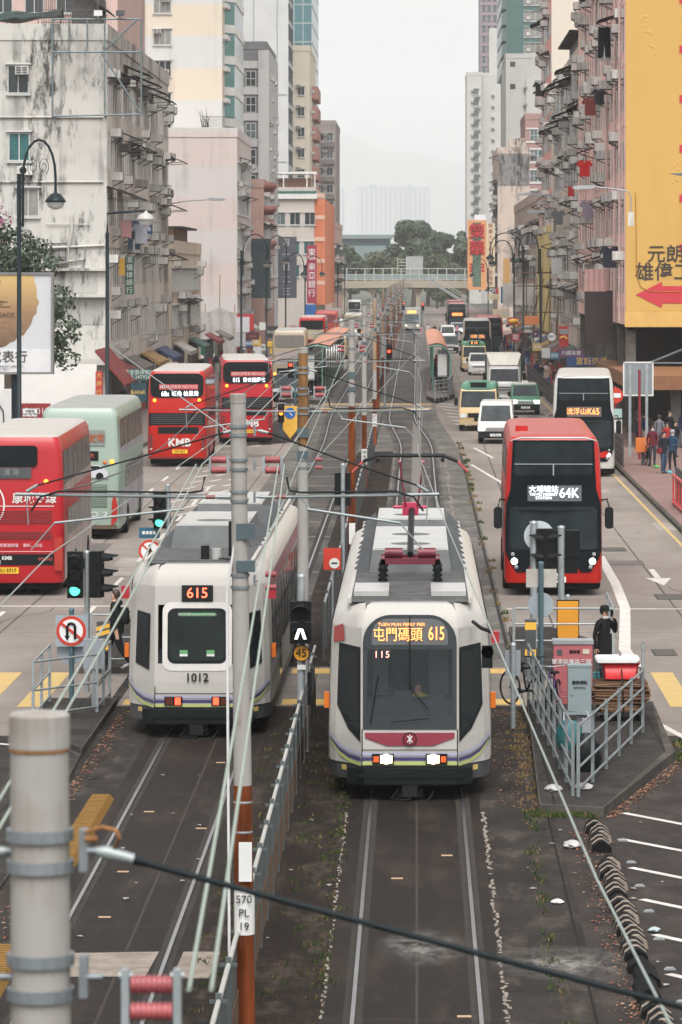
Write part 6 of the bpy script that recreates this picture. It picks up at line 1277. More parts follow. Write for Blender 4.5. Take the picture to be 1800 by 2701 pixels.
t = thing('traffic_signal', 'green lit traffic signal carrying a tram sign and a no pedestrians sign', 'traffic light', (-6.25, 98, .13), 0, 'traffic signals'); post(t, 2.85); head(t, -.2, -.1, 1.75, 3, (2, GREENL)); head(t, -.1, .15, 1.75, 3, None, R(-70))
b = MB(); b.box(-.72, -.2, -.08, -.06, 1.5, 1.77); s_ = b.build('tram_sign', SGN_B, t); b = MB()
for k in range(4): b.box(-.64 + k * .09, -.57 + k * .09, -.09, -.08, 1.6, 1.68)
b.build('tram_symbol', WHITE, s_)
b = MB(); b.disc((-.45, -.07, 1.18), .28, 28, 1); b.disc((-.45, -.075, 1.18), .22, 28, 0, 'y', .012); fc = b.build('no_pedestrians_sign', [SGN_W, SGN_R], t)
b = MB(); b.disc((-.45, -.085, 1.31), .035, 10, 0); b.tube([(-.45, -.087, 1.26), (-.45, -.087, 1.15)], .03, 5); b.tube([(-.45, -.087, 1.15), (-.52, -.087, 1.02)], .018, 5); b.tube([(-.45, -.087, 1.15), (-.38, -.087, 1.02)], .018, 5); b.tube([(-.45, -.087, 1.25), (-.37, -.087, 1.14)], .014, 5); b.tube([(-.45, -.087, 1.25), (-.53, -.087, 1.15)], .014, 5); b.build('walking_figure', BLACK, fc); b = MB(); b.box(-.25, .25, -.1, -.09, -.02, .02); o = b.build('red_bar', SGN_R, fc, (-.45, 0, 1.18)); o.rotation_euler = (0, R(42), 0)
# tram signal with chevron and 45 plate
t = thing('tram_signal', 'tram signal with a white chevron above a yellow 45 plate', 'tram signal', (-1.95, 66, 0), 0, 'tram signals'); post(t, 3.2, .065)
b = MB(); b.box(-.19, .17, -.22, -.05, 2.42, 2.76); b.box(-.19, .17, -.22, -.05, 2.05, 2.4); h = b.build('signal_head', HOUS, t); b = MB(); visor(b, (-.01, -.22, 2.59), .14, .2); visor(b, (-.01, -.22, 2.22), .14, .2); b.build('visor', HOUS, h)
b = MB(); b.prism([(-.11, 2.13), (-.06, 2.13), (-.01, 2.28), (.04, 2.13), (.09, 2.13), (.02, 2.34), (-.04, 2.34)], -.245, -.23); b.build('chevron', glow('signal_white', (1, 1, .95), 1.6), h)
b = MB(); b.disc((0, -.09, 1.88), .145, 26, 0); b.ring((0, -.098, 1.88), .128, .145, 26, 1); s_ = b.build('speed_plate', [mat('plate_amber', (.65, .3, .02), .4), BLACK], t); text('45', .19, BLACK, s_, (0, -.11, 1.88), bold=.0, name='plate_lettering')
b = MB(); b.box(-.07, .07, -.09, -.07, 1.6, 1.68); b.build('tag_plate', WHITE, t); b = MB(); b.box(.1, .17, -.05, .1, 1.0, 1.55); b.build('equipment_box', BLACK, t)
t = thing('tram_signal', 'back of a dark tram signal on a grey post between the trams', 'tram signal', (-1.93, 102, 0), 0, 'tram signals'); post(t, 3.3, .06); b = MB(); b.box(-.22, .2, .06, .3, 2.2, 3.05); b.build('signal_head', HOUS, t); b = MB(); b.box(.16, .32, -.06, -.04, 1.2, 1.75); b.build('number_plate', WHITE, t)
t = thing('notice_board', 'red notice with a white roundel on a short post between the trams', 'sign', (-1.95, 90, 0), 0, 'road signs'); post(t, 1.6, .03, GREY); b = MB(); b.box(-.2, .2, -.05, -.03, 1.45, 1.95); s_ = b.build('board', SGN_R, t); b = MB(); b.disc((.05, -.06, 1.6), .12, 18, 0); b.box(-.02, .12, -.075, -.065, 1.59, 1.62, 1); b.build('roundel', [WHITE, BLACK], s_)
# right island signals
t = thing('traffic_signal', 'dark signal heads with a round pale board, before the 64K bus', 'traffic light', (2.55, 85, .13), 0, 'traffic signals'); post(t, 2.75, .085); 
head(t, .34, .1, 1.85, 2, None, R(180)); 
for dx, f in ((.15, R(75)), (.25, R(-75))): head(t, dx + .05, .0, 1.75, 2, None, f, .26, .42)
b = MB(); b.disc((.12, .2, 2.42), .33, 30); b.build('round_board', mat('board_pale', (.5, .54, .57), .4), t); b = MB(); b.box(.1, .18, -.05, .1, 1.05, 1.5, 0); b.box(.11, .17, -.06, -.05, 1.15, 1.28, 1); b.build('push_button', [BLACK, YEL], t)
t = thing('traffic_signal', 'bare grey signal post with a pair of black backed heads, right of the round mirror', 'traffic light', (3.2, 86.5, .13), 0, 'traffic signals'); post(t, 2.55, .075); b = MB(); b.box(-.48, -.08, .05, .3, 1.85, 2.45); b.box(.1, .42, .05, .3, 1.85, 2.45); b.box(-.35, .35, .05, .25, 1.5, 1.84); b.build('signal_head', HOUS, t)
b = MB(); b.prism([(-.25, .85), (.25, .85), (.25, .1), (.1, -.12), (-.1, -.12), (-.25, .1)], .08, .12); b.v = [(x, y, z - .25) for x, y, z in b.v]; 
t = thing('keep_left_marker', 'yellow shield shaped marker with black edge on the right island railing', 'sign', (3.22, 83.2, .13), 0, 'road signs'); post(t, 1.3, .04); b = MB(); q = [(-.24, 1.2), (.24, 1.2), (.24, .42), (.12, .2), (-.12, .2), (-.24, .42)]; b.prism(q, -.06, -.05, 'y', 1); b.prism([(x * .92, .68 + (z - .68) * .95) for x, z in q], -.068, -.06); b.build('sign_face', [mat('marker_amber', (.62, .26, .015), .5), BLACK], t)
t = thing('traffic_sign', 'backs of a rectangular and a round sign on a teal post', 'sign', (2.52, 79.2, .13), 0, 'road signs'); post(t, 2.3, .055, TEAL); b = MB(); b.box(-.3, .32, .06, .08, 1.78, 2.15); b.build('sign_back', mat('sign_back_tan', (.42, .4, .36), .5, 0, .25), t); b = MB(); b.disc((0, .07, 1.42), .26, 28); b.build('sign_back', SGN_BACK, t)
t = thing('traffic_sign', 'grey rectangular sign back on a short post beside tram 1011', 'sign', (1.75, 71, .01), 0, 'road signs'); post(t, 1.55, .05, GALV); b = MB(); b.box(-.14, .14, .05, .07, .95, 1.42); b.build('sign_back', mat('board_grey', (.25, .27, .29), .5), t)
t = thing('bollard', 'yellow and black striped bollard box on the right island', 'bollard', (2.3, 79, .13)); b = MB(); b.box(-.11, .11, -.1, .1, 0, 1.15, 0); b.box(-.112, .112, -.102, .102, .95, 1.1, 1); b.box(-.112, .112, -.102, .102, .4, .55, 1); b.build('body', [DGREY, YEL], t)
t = thing('bollard', 'yellow and black striped push button box beside the walking woman', 'bollard', (-6.3, 78.6, .13)); b = MB(); b.box(-.14, .12, -.1, .1, .55, 1.15, 0); b.tube([(0, 0, 0), (0, 0, .6)], .05, 8, 0)
for z in (1.02, .9, .58): b.add([(-.142, -.103, z - .06), (.122, -.103, z + .02), (.122, -.103, z + .1), (-.142, -.103, z + .02)], [(0, 1, 2, 3)], 1)
b.build('body', [DGREY, YEL], t)
t = thing('control_box', 'slim grey control box on a post by the left island railing', 'box', (-6.05, 73.2, .13)); post(t, 1.0, .05); b = MB(); b.box(-.2, .2, -.08, .08, .75, 1.3); b.build('box', mat('board_grey', None), t)
t = thing('traffic_signal', 'red lit signal beside the 81S bus on the left refuge', 'traffic light', (-6.7, 215, .13), 0, 'traffic signals'); post(t, 3.2, .06, TEAL); head(t, -.25, -.1, 2.3, 3, (0, REDL)); head(t, .2, .1, 2.3, 3, None, R(90))
t = thing('traffic_signal', 'amber lit low signal right behind the 81S bus', 'traffic light', (-6.55, 188.5, .13), 0, 'traffic signals'); post(t, 1.8, .05, TEAL); head(t, 0, -.1, .9, 3, (1, AMBER))
t = thing('keep_left_marker', 'yellow marker with a blue arrow disc beside the 81S bus', 'sign', (-6.2, 191, .13), 0, 'road signs'); b = MB(); q = [(-.35, 1.6), (.35, 1.6), (.35, .45), (0, .0), (-.35, .45)]; b.prism(q, 0, .06); b.build('body', YEL, t); b = MB(); b.disc((0, -.02, 1.25), .27, 20, 0); b.tube([(-.12, -.03, 1.38), (.1, -.03, 1.12)], .03, 5, 1); b.build('sign_face', [mat('sign_blue_bright', (.01, .12, .4), .4), WHITE], t)
t = thing('traffic_signal', 'red lit tram signal in the middle of the far crossing', 'traffic light', (-1.9, 233, 0), 0, 'traffic signals'); post(t, 4.2, .06); head(t, .25, -.1, 3.1, 3, (1, REDL))
for x, y, lb in ((-5.5, 410, 'far red lit signal left of the tracks'), (-1.6, 480, 'far red lit signal above the tracks, beside the far tram'), (.75, 470, 'far red lit signal right of the tracks near the far tram')):
    t = thing('traffic_signal', lb, 'traffic light', (x, y, 0), 0, 'traffic signals'); post(t, 4.5, .07); head(t, 0, -.1, 3.6, 3, (0, REDL))
# ================================================================ street lamps
def lamp(label, x, y, h=11.3, arm=2.6, style='arch', sgn=1, z0=.13):
    t = thing('street_lamp', label, 'street lamp', (x, y, z0), 0, 'street lamps'); b = MB(); b.tube([(0, 0, 0), (0, 0, 1.5), (0, 0, 1.52), (0, 0, h - .8)], [.12, .12, .085, .075], 10); b.build('post', LAMPBLK, t)
    b = MB()
    if style == 'arch':
        pts = [(.13, 0, h - 2.6), (.13, 0, h - .9)] + [(.13 + arm * .5 * (1 - math.cos(R(18 * i))), 0, h - .9 + 1.25 * math.sin(R(18 * i))) for i in range(1, 11)] + [(.13 + arm, 0, h - 1.35)]
        b.tube([(sgn * p[0], 0, p[2]) for p in pts], .045, 8)
        for z in (h - 2.5, h - 1.6, h - .85): b.box(min(0, sgn * .15), max(0, sgn * .15), -.03, .03, z - .03, z + .03)
        for c, d in ((.42, 1), (.75, -1)): b.tube([(sgn * arm * (c + d * .14 * (.3 + k / 16) * math.cos(k * .7)), 0, h - .55 + .3 * (.25 + k / 18) * math.sin(k * .7)) for k in range(16)], .012, 4)
        e = (sgn * (.13 + arm), h - 1.35)
    else:
        b.tube([(0, 0, h - .8), (0, 0, h), (sgn * arm, 0, h + .12)], .05, 8); e = (sgn * arm, h + .12)
    b.build('arm', LAMPBLK, t); b = MB(); b.lathe([(.05, .0), (.06, -.1), (.18, -.14), (.31, -.3), (.35, -.36), (.35, -.42), (.3, -.42)] if style == 'arch' else [(.05, 0), (.08, -.1), (.25, -.16), (.36, -.32), (.38, -.4), (.3, -.4)], (e[0], 0, e[1]), 16, 0 if style == 'arch' else 1); sh = b.build('lamp_shade', [LAMPBLK, mat('lamp_shade_pale', (.38, .37, .35), .5)], t); b = MB(); b.lathe([(.3, -.42), (.25, -.58), (.1, -.66), (0, -.67)], (e[0], 0, e[1]), 16); b.build('lamp_bowl', mat('lamp_bowl_glass', (.55, .56, .55), .15), sh); return t
lamp('black arched street lamp above the billboard, left edge', -13.45, 132, 12.3, 1.1)
lamp('black L-armed street lamp with a white shade in front of the grimy block', -12.85, 162, 10.6, 1.6, 'ell')
lamp('black arched street lamp before the first dark hanging board', -12.5, 278, 10.5, 1.7); lamp('black arched street lamp between the two dark hanging boards', -12.4, 322, 10.8, 1.5); lamp('black arched street lamp in front of the second dark hanging board', -12.5, 372, 9.6, 1.6); lamp('black arched street lamp before the red bank sign', -12.6, 440, 9.6, 1.8); lamp('black arched street lamp far left, just before the footbridge', -12.6, 620, 10, 1.8); lamp('left arched street lamp closest to the footbridge', -12.2, 660, 10, 1.8)
lamp('black arched street lamp nearest the white tarpaulin, right pavement', 8.75, 320, 11, 2.6, 'arch', -1); lamp('black arched street lamp nearest the tin canopies on the right', 8.8, 278, 10.6, 1.4, 'arch', -1); lamp('black arched street lamp left of the white tarpaulin, right pavement', 8.6, 345, 10.6, 1.8, 'arch', -1); lamp('black arched street lamp in front of the 榮華 sign', 8.6, 470, 9.4, 1.8, 'arch', -1); lamp('far black arched street lamp right of the footbridge trees', 8.4, 640, 9.6, 2, 'arch', -1)
def walllamp(label, x, y, z, L):
    t = thing('street_light', label, 'street light', (x, y, z), 0, 'grey cobra head lights on the right'); b = MB(); b.tube([(0, 0, -.9), (0, 0, -.1), (-.12, 0, .12), (-.5, 0, .22), (-L, 0, .38)], .035, 8); b.build('arm', GALV, t); b = MB(); b.prism([(-L + .1, .46), (-L - .9, .42), (-L - 1.05, .34), (-L - .95, .24), (-L - .1, .26), (-L + .1, .34)], -.14, .14); b.build('lamp_head', mat('cobra_grey', (.33, .35, .36), .4), t); b = MB(); b.box(-.14, .14, -.12, .02, -1.6, -.9); b.build('gear_box', ACW, t)
walllamp('grey cobra head street light on the corner of the yellow wall', 10.75, 196, 12.2, 1.7 + .2); walllamp('grey cobra head street light over the lower tenement', 10.3, 285, 13.6, 2.0); walllamp('grey cobra head street light just below the one over the lower tenement', 10.4, 262, 12.0, 2.0)
t = thing('street_light', 'dark cobra head street light cut by the right edge against the yellow wall', 'street light', (13.0, 150, 11.9)); b = MB(); b.tube([(0, 0, .1), (-1.6, 0, .13), (-2.9, 0, .16)], .03, 6); b.build('arm', GALV, t); b = MB(); b.prism([(-3.25, .19), (-2.9, .2), (-2.75, .24), (-2.4, .2), (-2.3, .1), (-2.6, .02), (-2.9, .1), (-3.25, .17)], -.13, .13); b.build('lamp_head', mat('cobra_dark', (.12, .14, .15), .4), t)
t = thing('street_light', 'pale cobra head street light in front of the pink banded wall', 'street light', (-16.9, 262, 13.1)); b = MB(); b.tube([(0, 0, -.3), (1.5, 0, -.05), (3.1, 0, .05)], .04, 6); b.build('arm', GALV, t); b = MB(); b.prism([(2.9, .16), (3.9, .12), (4.1, .04), (3.8, -.06), (3.1, -.05), (2.9, .02)], -.15, .15); b.build('lamp_head', mat('cobra_grey', None), t)
# ================================================================ footbridge, trees, tram shelters
fb = thing('footbridge', 'cream footbridge with white lattice parapets spanning the street', 'footbridge', (-17, 750, 0)); CRB = mat('bridge_cream', (.5, .43, .34), .7, 0, .12)
b = MB(); N = 20; ar = lambda x: .55 * (1 - ((x - 15) / 15) ** 2)
for i in range(N): xa, xb = i * 1.5, (i + 1) * 1.5; b.add([(xa, 0, 5.0 + .3 * ar(xa)), (xb, 0, 5.0 + .3 * ar(xb)), (xb, 0, 6.4 + .3 * ar(xb)), (xa, 0, 6.4 + .3 * ar(xa)), (xa, 4, 5.0 + .3 * ar(xa)), (xb, 4, 5.0 + .3 * ar(xb)), (xb, 4, 6.4 + .3 * ar(xb)), (xa, 4, 6.4 + .3 * ar(xa))], [(0, 1, 2, 3), (0, 4, 5, 1), (3, 2, 6, 7), (4, 7, 6, 5)])
b.build('deck', CRB, fb)
for y in (.1, 3.9):
    for i in range(18): x = i * 1.75; b = MB(); b.box(x - .07, x + .07, y - .06, y + .06, 6.4, 8.9); b.build('parapet_post', WHITE, fb)
    for z in (6.75, 7.7, 8.85): b = MB(); b.box(0, 30, y - .05, y + .05, z - .06, z + .06); b.build('parapet_rail', WHITE, fb)
    b = MB(); b.box(0, 30, y - .015, y + .015, 6.8, 7.65); b.build('parapet_panel', mat('parapet_glass', (.3, .38, .38), .3), fb)
for x in (3, 8.5, 17.3, 26): b = MB(); b.box(x - .45, x + .45, 1, 3, 0, 4.9); b.prism([(x - 1, 5.0), (x + 1, 5.0), (x + .45, 4.1), (x - .45, 4.1)], .8, 3.2); b.build('pier', CRB, fb)
b = MB(); b.box(15.0, 18.2, 4.2, 7, 6.5, 11.2); b.build('lift_tower', mat('lift_grey', (.42, .44, .44), .6), fb); b = MB()
for k in range(5): b.box(13.2, 15, 4.2, 4.3, 8.2 + k * .6, 8.3 + k * .6)
for x in (13.2, 14.9): b.box(x, x + .1, 4.2, 4.3, 6.4, 11)
b.build('lift_grille', WHITE, fb)
stp = thing('stair', 'pale staircase coming down from the footbridge to the right pavement', 'stair', (2.5, 745, 0)); b = MB()
b.add([(0, 0, 6.2), (9, 0, .6), (9, 0, 1.2), (0, 0, 6.8), (0, 3, 6.2), (9, 3, .6), (9, 3, 1.2), (0, 3, 6.8)], [(0, 1, 2, 3), (4, 7, 6, 5), (0, 4, 5, 1), (3, 2, 6, 7)]); b.build('flight', mat('stair_grey', (.4, .42, .42), .7), stp)
for y in (0, 3): b = MB(); b.tube([(0, y, 7.8), (9, y, 2.2)], .07, 5); b.tube([(0, y, 7.3), (9, y, 1.7)], .05, 5); b.build('handrail', WHITE, stp)
def crown(name, blobs, n, sz, mats, parent, seed=1, ell=.8):
    rnd = random.Random(seed); b = MB()
    vols = [r[3] ** 3 for r in blobs]; tot = sum(vols)
    for (cx, cy, cz, rr, *k), v in zip(blobs, vols):
        kz = k[0] if k else ell; m0 = rnd.random()
        for _ in range(int(n * v / tot)):
            u = Vector((rnd.gauss(0, 1), rnd.gauss(0, 1), rnd.gauss(0, 1))).normalized() * rr * (.55 + .5 * rnd.random() ** .6)
            p = Vector((cx + u.x, cy + u.y, cz + u.z * kz)); s = sz * rnd.uniform(.5, 1.3); nrm = (u.normalized() + Vector((rnd.gauss(0, .6), rnd.gauss(0, .6), rnd.gauss(0, .6) + .3))).normalized()
            a = nrm.orthogonal().normalized(); a.rotate(Matrix.Rotation(rnd.uniform(0, 6.28), 3, nrm)); c = nrm.cross(a)
            b.add([p + a * s, p + c * s * .55, p - a * s, p - c * s * .55], [(0, 1, 2, 3)], min(len(mats) - 1, int(abs(rnd.gauss(m0 * .9, .6)) * len(mats) * .6)))
    return b.build(name, mats, parent)
LF = [mat('leaf_dark', (.04, .062, .036), .6, 0, .2), mat('leaf_mid', (.066, .098, .05), .6, 0, .2), mat('leaf_light', (.105, .14, .075), .6, 0, .2)]
LP = [mat('leaf_pale', (.09, .115, .06), .7, 0, .2), mat('leaf_mid', None), mat('leaf_olive', (.13, .14, .075), .7)]
BARK = mat('bark', (.09, .07, .055), .9, 0, .3)
def tree(label, x, y, trunk_h, blobs, n, sz, mats=LF, seed=1, grp=None, z0=0):
    t = thing('tree', label, 'tree', (x, y, z0), 0, grp); b = MB(); b.tube([(0, 0, 0), (.1, 0, trunk_h * .5), (0, .1, trunk_h)], [.06 * trunk_h + .05, .045 * trunk_h + .03, .03 * trunk_h], 8)
    for bl in blobs[:6]: b.tube([(0, .05, trunk_h * .8), (bl[0] * .5, bl[1] * .5, (trunk_h + bl[2]) / 2), (bl[0], bl[1], bl[2])], [.025 * trunk_h, .018 * trunk_h, .006 * trunk_h], 6)
    b.build('trunk', BARK, t); crown('crown', blobs, n, sz, mats, t, seed); return t
rnd = random.Random(5)
def blobset(w_, z0, z1, n, r_):
    return [(rnd.uniform(-1, 1) * w_ * (.9 if z < .6 else .55), rnd.uniform(-2, 2), z0 - 2 + (z1 - z0 + 2) * z, r_ * rnd.uniform(.7, 1.2)) for z in [rnd.random() for _ in range(n)]]
G2 = 'trees beyond the footbridge'
tree('largest dark green tree beyond the footbridge, centre right', -2.0 + 1.2, 905, 9, blobset(5.2, 8, 19, 20, 2.3), 12000, .46, LF, 2, G2)
tree('dark green tree right of the largest one beyond the footbridge', 6.0, 915, 8, blobset(3.6, 7, 16.5, 13, 2.0), 7500, .46, LF, 3, G2)
tree('broad mid green tree filling the gap between the two darkest ones', 2.6, 925, 8, blobset(4.2, 6, 17, 15, 2.3), 8500, .46, [LF[1], LF[0], LF[2]], 23, G2)
tree('dark tree at the far right beside the slim white tower', 12.0, 930, 8, blobset(3.2, 7, 18, 12, 2.2), 6500, .46, LF, 4, G2)
tree('pale green bushy tree low beyond the footbridge, centre', -7.6, 880, 6, blobset(5.0, 5.5, 11.2, 14, 1.9), 4200, .38, LP, 5, G2)
tree('dark green tree at the left end beyond the footbridge', -15.3, 890, 7, blobset(2.6, 6, 13.5, 10, 1.9), 5500, .44, LF, 6, G2)
tree('olive shrubby tree right of centre, low behind the bridge parapet', 4.5, 870, 5, blobset(4.5, 5, 10.5, 12, 1.9), 3400, .38, LP, 7, G2)
tree('thin pale tree top against the sky beside the slim white tower', 11.5, 1010, 9, blobset(1.8, 12, 20, 7, 1.3), 900, .35, LP, 8, G2)
g = MB(); rn2 = random.Random(9)
t_ = crown('woodland', [(-30 + i * 2.2, 960 + rn2.uniform(-10, 10), 7.5 + rn2.uniform(-1, 2.5), 4.2) for i in range(26)], 16000, .55, LF, None, 10); tag(t_, kind='stuff')
# left roadside tree with bougainvillea
t = tree('leafy green tree with pink blossom behind the billboard, left edge', -17.4, 166, 5, [(-1.2, 0, 9.8, 1.4), (.3, 0, 9.2, 1.2), (1.3, .2, 8.6, 1.0), (-.5, .4, 8.2, 1.5), (1.9, .2, 7.0, 1.0), (2.2, 0, 5.8, .95), (1.6, 0, 5.0, .9), (.6, 0, 6.6, 1.4), (2.5, .1, 4.6, .6), (-1.2, 0, 7, 1.5), (1.4, 0, 9.4, .5)], 9000, .12, [LF[0], LF[0], LF[1]], 11)
crown('blossom', [(-1.0, -.6, 11.0, .8), (-.3, -.7, 10.6, .55), (-1.5, -.6, 10.2, .8), (-.5, -.8, 9.7, .4), (-1.2, -.7, 11.7, .4)], 900, .085, [mat('bougainvillea', (.38, .07, .2), .6), mat('bougainvillea_pale', (.5, .3, .34), .6), LF[2]], t, 12)
# tram shelters
def shelter(label, x, y0, y1, sgn, arch):
    t = thing('tram_shelter', label, 'shelter', (x, y0, .28), 0, 'tram stop shelters'); GRN = mat('shelter_green', (.16, .32, .26), .5); SAL = mat('shelter_salmon', (.55, .24, .15), .6, 0, .12)
    pr = [(sgn * (-1.4), 3.15)] + [(sgn * (-.6 + 1.3 * math.sin(R(9 * i))), 2.35 + .95 * math.cos(R(9 * i))) for i in range(11)]
    b = MB(); L = y1 - y0
    b.add([(p[0], 0, p[1]) for p in pr] + [(p[0], L, p[1]) for p in pr], [(i, i + 1, len(pr) + i + 1, len(pr) + i) for i in range(len(pr) - 1)], 0, True); b.add([(p[0], 0, p[1] + .1) for p in pr] + [(p[0], L, p[1] + .1) for p in pr], [(i, i + 1, len(pr) + i + 1, len(pr) + i) for i in range(len(pr) - 1)], 0, True); b.build('roof', SAL, t)
    k = 0
    while k < L:
        b = MB(); b.tube([(p[0], k, p[1] - .06) for p in pr], .07, 6); b.tube([(sgn * .7, k, 2.35), (sgn * .7, k, 0)], .08, 8); b.tube([(sgn * -.9, k, 3.1), (sgn * -.9, k, 0)], .05, 6); b.build('frame', GRN, t); k += 8
    for k in range(1, int(L / 4)): b = MB(); b.box(sgn * .62 - .03, sgn * .62 + .03, k * 4 - 1.6, k * 4 + 1.6, .5, 2.3); b.build('panel', mat('shelter_panel', (.3, .36, .34), .25), t)
    b = MB(); b.box(-.5, .4, .4, .55, 1.0, 2.9, 0); b.box(-.45, .35, .38, .4, 1.1, 2.6, 1); b.build('poster_case', [GREY, WHITE], t); return t
shelter('arched salmon roofed tram shelter with green frame, right of the tracks', 1.75, 262, 328, 1, 1).scale = (.72, 1, .95)
shelter('arched green framed tram shelter on the left platform', -7.0, 252, 326, -1, 1)
ft = thing('tram', 'far dark fronted tram with an orange sign in the middle of the tracks', 'tram', (-.7, 545, 0)); b = MB(); b.loft([[(x, y, z) for x, y in rrect(-k, k, 0, 20, .3)] for k, z in ((1.28, .3), (1.3, 1.2), (1.26, 2.6), (1.1, 3.1))]); b.build('body', mat('tram_grey_far', (.3, .32, .3), .4), ft)
b = MB(); b.prism([(-1.0, 1.0), (1.0, 1.0), (1.0, 2.3), (-1.0, 2.3)], -.03, -.01); b.build('windscreen', mat('far_screen', (.1, .13, .13), .2), ft); b = MB(); b.box(-.6, .6, -.05, -.02, 2.45, 2.85); b.build('destination_sign', ORNGLED, ft)
for s in (-1, 1): b = MB(); b.disc((s * .8, -.04, .75), .13, 10); b.build('headlamp', HEADL, ft)
# ================================================================ signs and shops
def sign(label, pxa, pya, pxb, pyb, Y, col, txt=None, tcol=None, vert=False, th=.25, edge=None, name='shop_sign', tsz=None, rz=0, cat='sign', grp=None, tx=(0, 0), bold=0):
    s_ = F / Y; X0, X1, Z1, Z0 = (pxa - CX) / s_, (pxb - CX) / s_, H - (pya - CY) / s_, H - (pyb - CY) / s_
    w_, h_ = X1 - X0, Z1 - Z0; t = thing(name, label, cat, ((X0 + X1) / 2, Y, Z0), rz, grp)
    m = col if not isinstance(col, tuple) else mat('sign_%02x%02x%02x' % tuple(int(v * 255) for v in col), col, .5, 0, .08)
    b = MB(); b.box(-w_ / 2, w_ / 2, 0, th, 0, h_); b.build('board', m, t)
    if edge: b = MB(); e = .05 * min(w_, h_); b.box(-w_ / 2 - e, w_ / 2 + e, .01, th - .01, -e, h_ + e); b.build('frame', edge, t)
    b = MB(); b.box(-.04, .04, th, th + 1.2, h_ * .8, h_ * .8 + .08); b.box(-.04, .04, th, th + 1.2, h_ * .2, h_ * .2 + .08); b.build('bracket', DGREY, t)
    if txt:
        n = len(txt); tm = tcol or WHITE
        if vert:
            for i, ch in enumerate(txt): text(ch, tsz or min(w_ * .85, h_ / n * .9), tm, t, (tx[0], -.015, h_ * (1 - (i + .5) / n)), bold=bold)
        else: text(txt, tsz or min(h_ * .75, w_ / max(n, 1) * 1.0), tm, t, (tx[0], -.015, h_ * .5 + tx[1]), bold=bold)
    return t, w_, h_
WT = mat('sign_letter_white', (.72, .72, .7), .5); GOLD = mat('sign_letter_gold', (.65, .42, .1), .4)
# roadside billboard with the gold disc
bb = thing('billboard', 'large framed billboard on a post with a brushed gold disc, left edge', 'billboard', (-14.9, 139, 0)); s_ = F / 139
z0, z1 = H - (987 - CY) / s_, H - (718 - CY) / s_; xr_ = (141 - CX) / s_ + 14.9
b = MB(); b.box(-2.6, xr_ - .08, 0, .3, z0 + .08, z1 - .08, 0); b.build('panel', mat('poster_white', (.5, .5, .51), .5, 0, .04), bb)
b = MB(); b.box(-2.7, xr_, -.06, .36, z1 - .08, z1); b.box(-2.7, xr_, -.06, .36, z0, z0 + .08); b.box(xr_ - .08, xr_, -.06, .36, z0 + .08, z1 - .08); b.build('frame', mat('frame_grey', (.2, .2, .2), .5, .3), bb)
gd = bpy.data.materials.new('poster_gold'); gd.use_nodes = True; t_, b_, tc_ = node_chain(gd); sp = t_.nodes.new('ShaderNodeSeparateXYZ'); t_.links.new(tc_.outputs['Object'], sp.inputs[0]); r_ = t_.nodes.new('ShaderNodeValToRGB'); t_.links.new(ramp(t_, sp.outputs[2], z0 + 1.0, z1 - .1), r_.inputs[0])
r_.color_ramp.elements[0].color = (.11, .06, .035, 1); r_.color_ramp.elements[1].color = (.55, .37, .14, 1); e = r_.color_ramp.elements.new(.45); e.color = (.24, .135, .07, 1)
t_.links.new(mixmul(t_, r_.outputs[0], ramp(t_, noise(t_, tc_.outputs['Object'], 3, 5, (1, 1, 6)), .4, .8, 0, .3), (.5, .36, .2)), b_.inputs['Base Color'])
b = MB(); cx_, cz_, rad = -.35, z1 - .95, 1.75; pts = []
for i in range(60):
    a = R(-90 - 70 + 6 * i); rr_ = rad * (1 + .02 * math.sin(i * 2.7) + .015 * math.sin(i * 5.1)); pts.append((max(-2.6, cx_ + rr_ * math.cos(a)), min(z1 - .1, max(z0 + .95, cz_ + rr_ * 1.0 * math.sin(a)))))
b.prism(pts, -.012, -.003); b.build('gold_disc', gd, bb)
PB = mat('poster_black', (.03, .025, .02), .5)
text('SEIKO', .3, PB, bb, (-.32, -.02, z1 - .36), bold=.008); text('SINCE 1881', .09, PB, bb, (-.3, -.02, z1 - .58)); text('PRESAGE', .24, PB, bb, (.1, -.02, z0 + 2.15 - .05)); text('Japanese Beauty\nand fine\nmechanical timepiece', .1, PB, bb, (.0, -.02, z0 + 2.5), bold=0)
b = MB(); b.box(-2.6, xr_ - .08, -.008, 0, z0 + .08, z0 + .9); b.build('lower_strip', mat('poster_pale', (.6, .6, .6), .5), bb); text('美成表行', .46, PB, bb, (.12, -.03, z0 + .6)); text('WATCH COMPANY LIMITED\nSINCE 1971', .13, mat('poster_grey_text', (.2, .2, .2), .5), bb, (.05, -.03, z0 + .22))
b = MB(); b.tube([(-.35 + .9, .2, 0), (.55, .2, z0)], .11, 10); b.build('post', LAMPBLK, bb)
# hanging signs on the left
GS = mat('sign_green', (.02, .1, .06), .5)
sign('vertical green solicitor sign 潔儀律師行 on the grimy white block', 330, 676, 353, 776, 219, GS, '潔儀律師行', WT, True, .15)
sign('small yellow and white sign left of the vertical green one', 314, 680, 329, 726, 218.5, YEL, None, None, True, .1)
sign('horizontal green sign 黃潔儀律師行 with a telephone number, under the grimy block', 339, 973, 397, 1004, 212, mat('sign_green_dark', (.02, .06, .055), .5), '黃潔儀律師行\n電話:24792600', mat('sign_letter_pale', (.5, .6, .55), .5), False, .2, tsz=.28)
sign('dark teal bank sign below the horizontal green sign', 345, 1010, 385, 1060, 206, mat('sign_navy_teal', (.012, .045, .06), .4), 'BANK', GOLD, tsz=.3)
sign('red vertical sign with gold letters beside the white hoarding', 252, 980, 270, 1046, 190, (.4, .03, .025), '大押行', GOLD, True)
sign('red sign strip with white numerals at the left edge behind the mint bus', 45, 1064, 132, 1106, 172, (.32, .03, .035), '28 0126', WT, tsz=.4, tx=(.25, .0))
